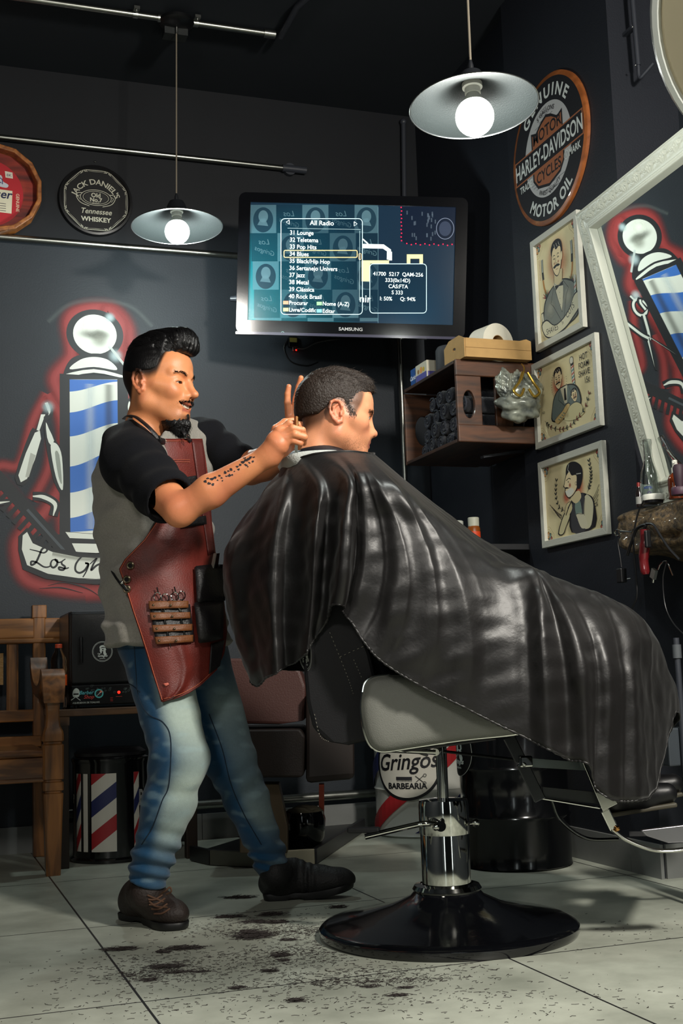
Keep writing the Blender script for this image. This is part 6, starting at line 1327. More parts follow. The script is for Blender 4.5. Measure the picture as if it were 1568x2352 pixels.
# ------------------------------------------------------------------ heads
def head_sdf(smile=False, lid=(-.004, .0005), neck_to=(-.050, 0, -.20), neck_r=(.054, .058), jaw=1.0, back=.100, nose=0.0):
    S_ = [ell((-.110+back, 0, .035), (back, .077, .090)), ell((.040, 0, .045), (.053, .060, .058)), ell((.030, 0, -.030), (.062, .061, .075))]
    for s in (-1, 1):
        S_ += [cap((.060, s*.045, -.014), (.028, s*.061, -.008), .017, .014), cap((-.004, s*.056*jaw, -.054), (.064, s*.021, -.095), .017, .015), cap((-.006, s*.058, -.010), (-.003, s*.056*jaw, -.056), .016, .016)]
    S_ += [ell((.070, 0, -.050), (.028, .031, .026)), ell((.072, 0, -.093), (.022, .025, .018)), cap((-.024, 0, -.045), neck_to, *neck_r)]
    base = union(S_, .028)
    fine = [cap((.086, 0, .016), (.104+nose, 0, -.024), .0075, .0100), ell((.107+nose, 0, -.028), (.0125, .0105, .0100))]
    for s in (-1, 1):
        fine += [cap((.085, s*.011, .026), (.066, s*.047, .027), .0105, .0090), ell((.096, s*.0125, -.0335), (.0105, .0070, .0075))]
        if smile: fine += [ell((.068, s*.039, -.026), (.020, .016, .016))]
    f = lambda P, a=base, b=union(fine, .008): smn(a(P), b(P), .014)
    sock = union([ell((.092, s*.0315, .007), (.015, .0165, .0115)) for s in (-1, 1)])
    f1 = sub(f, sock, .014)
    lids = union([ell((.0730, s*.0310, .006), (.0138, .0165, .0125)) for s in (-1, 1)]); f2 = lambda P, a=f1, b=lids: smn(a(P), b(P), .008)
    def slit(P):   # almond opening between the lids
        y = np.abs(P[:, 1])-.031; zc = P[:, 2]-.006-(lid[0]+lid[1])/2+ (y*y)*9; return np.maximum(np.abs(zc)-(lid[1]-lid[0])/2*np.clip(1-(y/.0150)**4, -1, 1), .070-P[:, 0])
    f3 = sub(f2, slit, .0008)
    if smile:
        up = chain([(.062, -.0365, -.0430), (.083, -.024, -.0515), (.0955, 0, -.0560), (.083, .024, -.0515), (.062, .0365, -.0430)], [.0030, .0042, .0046, .0042, .0030], .004)
        lo = chain([(.062, -.0355, -.0455), (.082, -.024, -.0630), (.0920, 0, -.0725), (.082, .024, -.0630), (.062, .0355, -.0455)], [.0030, .0050, .0062, .0050, .0030], .004)
        def mouth(P):
            y = P[:, 1]; zt = -.0572+ (y/.040)**2*.0120; zb = -.0695+(y/.036)**2*.0200; return np.maximum(np.maximum(np.maximum(P[:, 2]-zt, zb-P[:, 2]), .056-P[:, 0]), np.abs(y)-.0330)
        f4 = lambda P, a=f3, b=union([up, lo]): smn(a(P), b(P), .005)
        f5 = sub(f4, mouth, .001)
    else:
        up = chain([(.076, -.0235, -.0590), (.091, -.012, -.0555), (.0965, -.003, -.0545), (.0965, .003, -.0545), (.091, .012, -.0555), (.076, .0235, -.0590)], [.003, .0048, .0050, .0050, .0048, .003], .004)
        lo = chain([(.077, -.022, -.0610), (.090, -.012, -.0655), (.0945, 0, -.0670), (.090, .012, -.0655), (.077, .022, -.0610)], [.003, .0052, .0062, .0052, .003], .004)
        f5 = lambda P, a=f3, b=union([up, lo]): smn(a(P), b(P), .0035)
    nos = union([ell((.104, s*.0065, -.0385), (.006, .0035, .0035)) for s in (-1, 1)]); f6 = sub(f5, nos, .002)
    # ears
    ef = []
    for s in (-1, 1):
        n_ = np.array([-.38, s*.92, .0]); n_ /= np.linalg.norm(n_); a_ = np.array([.92, s*.38, 0.0]); a_ /= np.linalg.norm(a_); b_ = np.array([-.16, 0, .98]); b_ -= n_*(b_ @ n_); b_ /= np.linalg.norm(b_); a_ = a_-b_*(a_ @ b_); a_ /= np.linalg.norm(a_)
        c_ = np.array([-.014, s*.079, -.002]); q = lambda a, b, d=0: c_+a_*a+b_*b+n_*d
        hx = [q(.013, -.002, -.004), q(.014, .014, .001), (q(.008, .027, .004)), q(-.004, .031, .006), q(-.015, .025, .008), q(-.019, .010, .009), (q(-.016, -.006, .007)), q(-.009, -.019, .004), q(.001, -.029, .001), q(.009, -.026, -.002), q(.012, -.014, -.004)]
        ef += [chain(hx, [.0035, .0036, .0038, .0040, .0042, .0040, .0040, .0046, .0066, .0050, .0036], .003), ell(q(-.002, .002, -.003), (.014, .0035, .025), np.column_stack([a_, n_, b_])), chain([q(.002, .019, .003), q(-.008, .011, .004), q(-.009, -.002, .004), q(-.003, -.014, .001)], [.0030, .0036, .0034, .0030], .003), cap(q(.011, -.004, .001), q(.011, -.010, .001), .0042)]
    ears = union(ef, .003)
    return (lambda P, a=f6, b=ears: smn(a(P), b(P), .005)), base
SK = l3((222, 146, 98)); SKB = l3((214, 146, 108))
def head_cols(P, skin, beard, fade, brow=True, stub=.0):
    x, y, z = P[:, 0], np.abs(P[:, 1]), P[:, 2]; c = np.repeat(skin[None], len(P), 0)
    red = l3((196, 96, 78)); c = mixc(c, red, .35*np.exp(-((x-.07)**2+(y-.042)**2+(z+.022)**2)/(.020**2))); c = mixc(c, red, .35*np.exp(-((x-.112)**2+y**2+(z+.028)**2)/(.012**2)))
    c = mixc(c, red, .40*sst(y, .074, .084))
    return c
skinm = attr_mat('skin', rough=.42, sss=.12, spec=.45, bump=.12, bscale=420, vary=.05)
hairm = mat('black_hair', (12, 11, 12), rough=.36, spec=.45, bump=.22, bscale=380, stretch=(1, 1, .35))
hairb = mat('brown_hair', (40, 30, 24), rough=.5, spec=.4, bump=.5, bscale=220)
eyew = mat('eye_white', (214, 206, 196), rough=.15); eyed = mat('eye_iris', (34, 20, 14), rough=.1)
toothm = mat('teeth', (232, 224, 204), rough=.25)
def strands(name, P, D, L_, w, m, parent, curl=.0, fr=None, N_=None, seg=4, droop=0):
    mb = MB(); R0 = np.random.RandomState(len(P))
    for i in range(len(P)):
        p = P[i].copy(); d = D[i]/np.linalg.norm(D[i]); n_ = N_[i] if N_ is not None else ZV; sd = np.cross(d, n_); sd /= np.linalg.norm(sd)+1e-9; pts = []
        for k in range(seg+1):
            pts.append(p.copy()); p = p+d*L_[i]/seg; d = d+n_*(-curl)/seg+sd*R0.normal()*.05; d[2] -= droop/seg; d /= np.linalg.norm(d)
        pts = np.array(pts); ww = w*np.linspace(1, .25, seg+1)[:, None]; a = pts-sd*ww; b_ = pts+n_*ww*.7; c_ = pts+sd*ww
        V = np.stack([a, b_, c_], 1).reshape(-1, 3); F = []
        for k in range(seg): o = 3*k; F += [(o, o+3, o+4, o+1), (o+1, o+4, o+5, o+2)]
        mb.add(V, F)
    o = part(name, mb, m, parent, sm=True, ang=180, fixn=False); o['kind'] = 'stuff'; return o
# ================================================================== BARBER
phi = math.radians(38)
bf = math.cos(phi)*RV-math.sin(phi)*DV; br_ = -math.sin(phi)*RV-math.cos(phi)*DV      # his forward, his right
f0 = onZ(345, 2125, 0)
man = thing('person', 'man in grey and black shirt, red leather apron and blue jeans, smiling and cutting hair', 'person', (f0[0]+.1, f0[1]+.1, 0))
gH = 3.68
ph2 = math.radians(23); bh_ = math.cos(ph2)*RV-math.sin(ph2)*DV
hfw = bh_*math.cos(.10)-ZV*math.sin(.10); hup = ZV*.99+bh_*.1
HF = Frame(at(366, 886, gH), hfw, hup, 1.10)
hs, hbase = head_sdf(smile=True, lid=(-.0068, -.0026), neck_to=(-.042, -.012, -.205), neck_r=(.052, .066), back=.090, nose=.006)
def bcol(P):
    x, y, z = P[:, 0], np.abs(P[:, 1]), P[:, 2]; c = head_cols(P, SK, None, None)
    dark = l3((22, 16, 14)); lip = l3((170, 84, 70))
    # fade on the sides
    hl = np.interp(x, [-.12, -.06, -.035, -.01, .012, .03, .040, .046, .055], [-.060, -.045, .012, .010, .010, .020, .045, .070, .10])
    k = sst(z-hl, -.018, .016)*sst(-x, -.058, -.040); c = mixc(c, dark, k*.98)
    # goatee and moustache
    g_ = np.exp(-(((x-.078)/.026)**2+(y/.024)**2+((z+.094)/.014)**2)*1.2)*1.6; c = mixc(c, dark, np.clip(g_, 0, .95)*sst(-z, .078, .090))
    lipz = np.exp(-(((z+.056)/.006)**2))*sst(x, .078, .088)*(y < .026)+np.exp(-(((z+.072)/.0055)**2))*sst(x, .080, .088)*(y < .022); c = mixc(c, lip, np.clip(lipz, 0, .8))
    c = mixc(c, l3((60, 24, 20)), ((z < -.050) & (z > -.068) & (x < .080) & (x > .05) & (y < .022))*1.0)
    st = sst(-z, .045, .09)*sst(y, .0, .03)*sst(x, -.01, .03)*.22; c = mixc(c, dark, st)
    return np.column_stack([c, np.ones(len(c))])
# whole body: head, neck, arms and hands in one surface
sc = 1.0
shN, elN, wrN = at(308, 1062, 3.53), at(412, 1172, 3.33), at(618, 1046, 3.27)
shF, elF, wrF = at(470, 1012, 3.82), at(575, 1075, 3.74), at(668, 1050, 3.62)
def hsw(P): return hs((P-HF.o) @ HF.R/HF.sc)*HF.sc
A_ = at
def seg_(pts, rs): return chain([A_(*p) for p in pts], rs, .003)
handN = [seg_([(620, 1044, 3.27), (634, 1012, 3.255), (642, 992, 3.25)], [.028, .027, .018]), seg_([(620, 1044, 3.27), (642, 1022, 3.25), (656, 1008, 3.245)], [.027, .026, .017]),
         seg_([(626, 1018, 3.27), (634, 986, 3.27), (654, 970, 3.275), (672, 966, 3.285)], [.015, .0125, .0105, .0085]),              # thumb
         seg_([(643, 990, 3.25), (664, 972, 3.245), (683, 975, 3.25), (691, 990, 3.265)], [.0110, .0098, .0088, .0075]),          # index
         seg_([(649, 998, 3.243), (672, 984, 3.232), (694, 988, 3.24), (699, 1003, 3.26)], [.0112, .0100, .0090, .0076]),         # middle
         seg_([(654, 1008, 3.243), (677, 998, 3.230), (699, 1004, 3.24), (698, 1018, 3.262)], [.0108, .0096, .0086, .0074]),      # ring
         seg_([(654, 1018, 3.247), (673, 1012, 3.238), (690, 1018, 3.245), (686, 1029, 3.262)], [.0098, .0086, .0076, .0066])]    # little
handF = [seg_([(668, 1050, 3.62), (672, 1010, 3.61), (674, 975, 3.60)], [.028, .030, .028]),
         seg_([(664, 965, 3.60), (660, 925, 3.59), (660, 905, 3.585), (663, 888, 3.58)], [.0120, .0100, .0090, .0078]),
         seg_([(674, 955, 3.60), (680, 915, 3.60), (686, 888, 3.595), (691, 868, 3.585)], [.0120, .0102, .0092, .0078]),
         seg_([(686, 955, 3.60), (700, 920, 3.61), (710, 898, 3.60), (718, 882, 3.59)], [.0118, .0100, .0090, .0076]), seg_([(694, 970, 3.60), (714, 945, 3.61), (726, 928, 3.60)], [.0105, .0090, .0074]),
         seg_([(672, 1015, 3.60), (690, 1000, 3.57), (704, 984, 3.56)], [.0150, .0120, .0090])]
armN = union([chain([shN, elN], [.058, .046], 0), cap(elN, elN+(wrN-elN)*.35, .040, .044), cap(elN+(wrN-elN)*.35, wrN, .044, .0275)], .018)
armF = union([chain([shF, elF], [.056, .046], 0), cap(elF, elF+(wrF-elF)*.35, .046, .045), cap(elF+(wrF-elF)*.35, wrF, .045, .0285)], .03)
hN = union([armN, union(handN[:2], .015)], .02); hN2 = lambda P: smn(hN(P), union(handN[2:], .0015)(P), .006)
hFf = union([armF, union(handF[:1], .015)], .02); hF2 = lambda P: smn(hFf(P), union(handF[1:], .0015)(P), .006)
def armcol(P):
    c = np.repeat(SK[None], len(P), 0); c = mixc(c, l3((196, 108, 84)), .22+.22*noise3(P, 30, 3)); return np.column_stack([c, np.ones(len(c))])
mbB = MB(); 
def addsd(mb, f, lo, hi, h, colf, xf=None):
    V, F = surfnet(f, lo, hi, h); d = f(V); V = V-grad(f, V)*np.clip(d, -h, h)[:, None]*.8; c = colf(V)
    if xf: V = xf(V)
    mb.add(V, F); mb.c[-len(V):] = [tuple(q) for q in c]
addsd(mbB, lambda P: hs(P), (-.135, -.100, -.19), (.130, .100, .135), .0019, bcol, HF.w)
b0 = lambda pts, r: (np.min(pts, 0)-r, np.max(pts, 0)+r)
lo, hi = b0([elN, wrN, at(702, 1010, 3.24), at(640, 960, 3.29), at(400, 1100, 3.4)], .06); addsd(mbB, hN2, lo, hi, .0026, armcol)
lo, hi = b0([elF, wrF, at(663, 870, 3.58), at(726, 900, 3.6)], .055); addsd(mbB, hF2, lo, hi, .0028, armcol)
tors = union([cap(at(366, 1085, 3.74), at(390, 1440, 3.76), .085, .11), cap(shN-ZV*.02, shF-ZV*.02, .045), cap(at(352, 1450, 3.72), at(405, 1700, 3.62), .08, .06), cap(at(450, 1450, 3.86), at(520, 1700, 3.9), .08, .06)], .06)
lo, hi = b0([at(372, 1000, 3.72), at(405, 1700, 3.62), at(520, 1700, 3.9), shN, shF], .13); addsd(mbB, tors, lo, hi, .012, armcol)
part('body', mbB, skinm, man, ang=180, fixn=False)
# eyes, teeth
for s in (-1, 1):
    part('eye', MB().sphere(HF.w([(.0728, s*.031, .006)])[0], (.0128*1.1, .0152*1.1, .0118*1.1), 24, 16, R=HF.R), eyew, man)
    part('iris', MB().sphere(HF.w([(.0795, s*.031+.000, .0015)])[0], .0068*1.1, 16, 12), eyed, man)
mb = MB()
for i in range(10):
    a = (i-4.5)/5.0; y = .0310*a; x = .0900-.0125*a*a; z_ = -.0612+.0085*a*a; mb.box(HF.w([(x, y, z_)])[0], (.004, .0066*(1-.1*abs(a)), .0090*(1-.25*a*a)), HF.R @ rotm(0, 0, -a*.75))
part('teeth', mb, toothm, man, sm=False, bevel=.0012)
# brows, moustache, beard
def tuft_line(name, pts, wd, n, L_, m, dirf, frm=HF, hd=hs, out=.002, w=.0007, seed=1, par=man, curl=.2):
    R0 = np.random.RandomState(seed); S_ = smooth(pts, 10); P = []; D = []; Nn = []
    for i in range(n):
        t = R0.uniform(0, len(S_)-1); k = int(t); q = S_[k]+(S_[min(k+1, len(S_)-1)]-S_[k])*(t-k)+R0.normal(size=3)*wd; P.append(q)
    P = np.array(P)
    for _ in range(4): d = hd(P); P = P-grad(hd, P)*d[:, None]
    G_ = grad(hd, P); Dv = np.array([dirf(p) for p in P])+G_*.28+R0.normal(size=P.shape)*.22
    Pw = frm.w(P+G_*.0004); Dw = Dv @ frm.R.T; Nw = G_ @ frm.R.T
    return strands(name, Pw, Dw, L_*R0.uniform(.6, 1.2, n), w, m, par, curl=curl, N_=Nw)
for s in (-1, 1):
    tuft_line('eyebrow', [(.091, s*.012, .0245), (.086, s*.026, .0300), (.070, s*.047, .0265)], (.0005, .0005, .0011), 190, .006, hairm, lambda p, s=s: np.array([-.3, s*1.0, .15]), seed=3+s, w=.00045)
    part('eyelid_line', MB().tube(HF.w(smooth([(.0795, s*.0175, .0000), (.0862, s*.024, .0030), (.0872, s*.031, .0036), (.0848, s*.038, .0030), (.0760, s*.0450, .0004)], 5)), .0009, 6), hairm, man)
tuft_line('moustache', [(.083, -.029, -.0530), (.091, -.020, -.0485), (.098, -.006, -.0465), (.098, .006, -.0465), (.091, .020, -.0485), (.083, .029, -.0530)], (.0008, .0012, .0016), 420, .007, hairm, lambda p: np.array([0.1, 1.0*np.sign(p[1]+1e-6), -.6]), seed=9)
beard = union([ell((.074, 0, -.110), (.030, .030, .022)), ell((.062, 0, -.130), (.031, .027, .022)), ell((.056, .019, -.106), (.026, .02, .017)), ell((.056, -.019, -.106), (.026, .02, .017))], .012)
bdf = lambda P: beard(P)+.0014*np.sin(P[:, 1]*700+40*P[:, 0])+.001*noise3(P, 500, 2)
sdpart('beard', bdf, (.01, -.07, -.175), (.12, .07, -.07), .0018, hairm, man, xf=HF.w, label='black goatee')
R0 = np.random.RandomState(4); Pb = R0.normal(size=(700, 3))*(.014, .014, .010)+(.066, 0, -.120)
for _ in range(5): d = beard(Pb); Pb = Pb-grad(beard, Pb)*d[:, None]
ok = (Pb[:, 2] < -.088); Pb = Pb[ok]; Gb = grad(beard, Pb); strands('beard_strands', HF.w(Pb), (Gb*.5+np.array([.25, 0, -1])) @ HF.R.T, R0.uniform(.008, .020, len(Pb)), .0007, hairm, man, N_=Gb @ HF.R.T)
tuft_line('beard_strands', [(.094, 0, -.082), (.095, 0, -.092)], (.001, .003, .003), 120, .007, hairm, lambda p: np.array([.1, 0, -1.0]), seed=12)
# hair: combed-back quiff
hair = union([ell((-.016, 0, .044), (.094, .0795, .090)), ell((-.022, 0, .084), (.080, .062, .068)), ell((.020, 0, .112), (.074, .053, .048)), ell((.064, .004, .124), (.040, .046, .036)), ell((.078, .006, .104), (.026, .040, .024))], .016)
def hairmask(P):
    x, y, z = P[:, 0], np.abs(P[:, 1]), P[:, 2]; hl = np.interp(x, [-.14, -.09, -.06, -.035, -.01, .012, .028, .04, .055, .068], [-.050, -.045, -.030, .024, .026, .028, .034, .048, .072, .084]); return hl-z
def hairf(P):
    comb = np.sin(P[:, 1]*430+P[:, 0]*90-P[:, 2]*60)*.0016*sst(P[:, 2], .06, .11)+noise3(P, 140, 5)*.0012*sst(P[:, 2], .05, .10)
    return -smn(-(hair(P)+comb), -hairmask(P), .006)
sdpart('hair', hairf, (-.135, -.095, -.07), (.125, .095, .175), .0020, hairm, man, xf=HF.w, label='black slicked-up quiff')
R0 = np.random.RandomState(8); n = 2600; Ph = np.column_stack([R0.uniform(-.09, .105, n), R0.uniform(-.055, .055, n), R0.uniform(.09, .17, n)])
for _ in range(6): d = hair(Ph); Ph = Ph-grad(hair, Ph)*d[:, None]
ok = (Ph[:, 2] > .078) & (hairmask(Ph) < -.004); Ph = Ph[ok]; Gh = grad(hair, Ph); Dh = np.column_stack([-np.ones(len(Ph))*.7, .12*np.ones(len(Ph)), np.where(Ph[:, 0] > .06, 1.2, .10)]); Dh = Dh-Gh*(Dh*Gh).sum(1)[:, None]+Gh*.03+R0.normal(size=Dh.shape)*.05
strands('hair_strands', HF.w(Ph-Gh*.0006), Dh @ HF.R.T, R0.uniform(.02, .040, len(Ph)), .0010, hairm, man, curl=.75, N_=Gh @ HF.R.T)
# ---- shirt
ZT = lambda py, g=3.74: float(at(380, py, g)[2])
rows = [(985, 372, .10, .075), (1005, 372, .145, .095), (1030, 366, .172, .122), (1070, 356, .184, .142), (1130, 347, .187, .150), (1200, 352, .180, .148), (1300, 364, .180, .150), (1400, 377, .184, .156), (1440, 382, .186, .160), (1500, 387, .182, .160), (1560, 392, .17, .15)]
rz_l = np.array([ZT(r[0]) for r in rows]); o_ = np.argsort(rz_l); rz_s = rz_l[o_]; cen = np.array([at(r[1], r[0], 3.74) for r in rows])[o_]; rA = np.array([r[2] for r in rows])[o_]; rB = np.array([r[3] for r in rows])[o_]
def stack(P, infl=0.0):
    z = P[:, 2]; cx_ = np.interp(z, rz_s, cen[:, 0]); cy_ = np.interp(z, rz_s, cen[:, 1]); a = np.interp(z, rz_s, rA)+infl; b_ = np.interp(z, rz_s, rB)+infl
    q = P-np.column_stack([cx_, cy_, z]); l_ = q @ br_; d_ = q @ bf; k = (np.abs(l_/a)**2.3+np.abs(d_/b_)**2.3)**(1/2.3); return (k-1)*np.minimum(a, b_)*.9
zhem, ztop = ZT(1482), ZT(985)
def shirt_core(P): return -smn(-smn(stack(P), union([cap(at(330, 1012, 3.66), shN, .070, .075), cap(at(400, 1000, 3.76), shF, .065, .060)], .03)(P), .05), -np.maximum(P[:, 2]-ztop-.035, zhem-P[:, 2]), .02)
def folds(P):
    l_ = (P-cen[5]) @ br_; d_ = (P-cen[5]) @ bf; z = P[:, 2]
    w1 = np.sin(z*34+l_*26-d_*14+1.5*np.sin(l_*15)); w2 = np.sin(z*75-l_*35+d_*30+2*noise3(P, 7, 3)); w3 = np.sin((l_*.7+d_)*62+z*12)
    return -.0075*np.maximum(w1, 0)**2*sst(1.55-z, 0, .3)-.0030*w2-.003*w3*sst(zhem+.30-z, 0, .25)
roll = ZT(1436)
def shirtf(P):
    z = P[:, 2]; cuff = -.006*np.exp(-((z-roll)/.014)**2)-.004*np.exp(-((z-zhem-.008)/.006)**2); d = shirt_core(P)+folds(P)+cuff
    neck = union([cap(HF.w([(-.035, 0, -.08)])[0], at(350, 985, 3.65), .058, .060), cap(at(318, 930, 3.60), at(345, 978, 3.58), .045)]); d = np.maximum(d, -neck(P)); return np.maximum(d, -(shirt_core(P)+.012)) if False else d
lo, hi = b0(list(cen)+[shN, shF], .24); lo[2] = zhem-.02; hi[2] = ztop+.08
grym = mat('grey_marl', (142, 138, 130), rough=.95, var=.16, vscale=220, bump=.3, bscale=500, sheen=.2)
blkm = mat('black_cotton', (13, 14, 19), rough=.9, bump=.25, bscale=400, sheen=.03, spec=.2)
sh_ = sdpart('tshirt', shirtf, lo, hi, .0055, grym, man, label='grey marl shirt body')
slN = union([cap(at(304, 1012, 3.64), shN+br_*.004, .064, .088), cap(shN, shN+(elN-shN)*.80, .086, .076), cap(at(262, 1010, 3.60), at(290, 1060, 3.52), .034, .06)], .035)
def slNf(P):
    ax_ = (elN-shN)/np.linalg.norm(elN-shN); t = (P-shN) @ ax_; end = t-np.linalg.norm(elN-shN)*.80
    d = slN(P)-.004*np.sin(t*70+3*noise3(P, 9, 4))*sst(t, -.02, .08)-.003*noise3(P, 26, 6)
    hole = cap(shN+ax_*.12, elN+ax_*.06, .062, .064)(P); return np.maximum(np.maximum(-smn(-d, -end, .006), -hole), -cap(HF.w([(-.035, 0, -.08)])[0], at(352, 985, 3.64), .060, .062)(P))
lo, hi = b0([shN, elN, at(318, 1000, 3.66), at(262, 1010, 3.6)], .12); sdpart('sleeve', slNf, lo, hi, .0042, blkm, sh_, label='black raglan sleeve on the near arm')
slF = union([cap(at(405, 998, 3.74), shF, .052, .066), cap(shF, shF+(elF-shF)*.95, .068, .052)], .03)
def slFf(P):
    ax_ = (elF-shF)/np.linalg.norm(elF-shF); t = (P-shF) @ ax_; end = t-np.linalg.norm(elF-shF)*.98
    return np.maximum(-smn(-(slF(P)-.003*np.sin(t*80+3*noise3(P, 9, 4))), -end, .006), -cap(HF.w([(-.035, 0, -.08)])[0], at(362, 985, 3.68), .064, .062)(P))
lo, hi = b0([shF, elF, at(405, 998, 3.74)], .10); sdpart('sleeve', slFf, lo, hi, .0045, blkm, sh_, label='black raglan sleeve on the far arm')
# collar band
nc = HF.w([(-.047, 0, -.105)])[0]; cpt = at(378, 1008, 3.655)
ring = [at(x, y, g) for x, y, g in ((300, 962, 3.66), (310, 975, 3.60), (335, 995, 3.575), (365, 1010, 3.575), (385, 1012, 3.60), (400, 1000, 3.66), (405, 985, 3.72), (380, 965, 3.78), (335, 955, 3.76))]
part('collar', MB().tube(smooth(ring, 8, True).tolist()+[ring[0].tolist()], .0085, 10, flat=.7), grym, sh_)
# ---- jeans
hpN, knN, anN = at(352, 1480, 3.70), at(414, 1745, 3.58), at(340, 2014, 3.66)
hpF, knF, anF = at(448, 1490, 3.86), at(530, 1750, 3.86), at(628, 1992, 4.02)
lgN = union([chain([hpN, knN], [.100, .078]), cap(knN, knN+(anN-knN)*.35, .078, .072), cap(knN+(anN-knN)*.35, anN, .072, .056)], .03)
lgF = union([chain([hpF, knF], [.098, .074]), cap(knF, knF+(anF-knF)*.35, .074, .064), cap(knF+(anF-knF)*.35, anF, .064, .052)], .03)
pel = ell(at(398, 1450, 3.76), (.165, .13, .13), np.column_stack([br_, bf, ZV]))
def legfold(P, kn, an, seed):
    z = P[:, 2]; q = P-kn; l_ = q @ RV; d_ = q @ DV
    f1 = np.exp(-((z-an[2]-.045)/.075)**2)*.0060*np.sin(z*150+l_*40+d_*35+3.5*noise3(P, 14, seed)); f2 = np.exp(-((z-kn[2]+.03)/.09)**2)*.0035*np.sin(z*85-l_*60+d_*30+2.5*noise3(P, 11, seed+1)); f3 = .0016*noise3(P, 40, seed+2)
    ax_ = (an-kn)/np.linalg.norm(an-kn); r = np.cross(ax_, RV); seam = 0
    return f1+f2+f3-.0035*np.clip(noise3(P*np.array([1, 1, .6]), 20, seed+5), 0, 1)
jn = lambda P: smn(smn(lgN(P)+legfold(P, knN, anN, 3), pel(P), .05), lgF(P)+legfold(P, knF, anF, 8), .035)
def jeansf(P):
    eN = (P-anN) @ ((anN-knN)/np.linalg.norm(anN-knN))-.012; eF = (P-anF) @ ((anF-knF)/np.linalg.norm(anF-knF))-.012
    nN = lgN(P) < lgF(P); e = np.where(nN, eN, eF); return np.maximum(np.maximum(jn(P), e*.9), P[:, 2]-at(390, 1440, 3.76)[2])
def jcol(P):
    nN = lgN(P) < lgF(P); kn = np.where(nN[:, None], knN, knF); hp = np.where(nN[:, None], hpN, hpF); an = np.where(nN[:, None], anN, anF)
    z = P[:, 2]; t = np.clip((z-kn[:, 2])/(hp[:, 2]-kn[:, 2]), 0, 1); s_ = np.clip((kn[:, 2]-z)/(kn[:, 2]-an[:, 2]), 0, 1)
    axp = kn+(hp-kn)*t[:, None]; axp = np.where((z < kn[:, 2])[:, None], kn+(an-kn)*s_[:, None], axp); q = P-axp; q /= np.linalg.norm(q, axis=1)[:, None]+1e-9
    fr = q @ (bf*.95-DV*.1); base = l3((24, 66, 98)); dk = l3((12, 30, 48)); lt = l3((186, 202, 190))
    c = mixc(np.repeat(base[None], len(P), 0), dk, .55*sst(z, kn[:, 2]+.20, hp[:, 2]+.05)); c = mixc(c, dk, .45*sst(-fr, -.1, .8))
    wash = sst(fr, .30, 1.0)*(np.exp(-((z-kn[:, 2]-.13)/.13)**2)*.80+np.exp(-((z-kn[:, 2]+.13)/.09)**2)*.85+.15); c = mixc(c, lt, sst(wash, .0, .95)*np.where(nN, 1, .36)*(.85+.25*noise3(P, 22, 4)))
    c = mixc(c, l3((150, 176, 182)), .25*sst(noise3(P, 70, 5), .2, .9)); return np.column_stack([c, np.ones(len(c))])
lo, hi = b0([hpN, knN, anN, hpF, knF, anF, at(398, 1450, 3.76)], .18); lo[2] = max(.03, anF[2]-.05)
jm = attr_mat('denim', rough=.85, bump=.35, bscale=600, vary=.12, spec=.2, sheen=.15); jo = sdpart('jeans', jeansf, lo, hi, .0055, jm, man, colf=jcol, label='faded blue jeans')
def seamline(pts, f, r, m, nm, par, g0=3.3, g1=4.2):
    q = []
    for x, y in smooth(pts, 8):
        g = march(f, x, y, g0, g1, 120)
        if g: q.append(at(x, y, g-.0005))
    if len(q) > 3: part(nm, MB().tube(q, r, 6), m, par)
seamline([(308, 1482), (312, 1540), (318, 1600), (340, 1640), (375, 1660), (392, 1700), (388, 1800), (372, 1840), (350, 1900), (325, 1940)], jeansf, .0016, mat('denim_seam', (18, 34, 50), rough=.9), 'seam', jo)
seamline([(480, 1640), (510, 1720), (530, 1800), (560, 1870), (600, 1940)], jeansf, .0016, mat('denim_seam', (18, 34, 50), rough=.9), 'seam', jo)
seamline([(272, 1565), (300, 1572), (322, 1590)], jeansf, .0016, mat('denim_seam', (18, 34, 50), rough=.9), 'pocket_seam', jo)
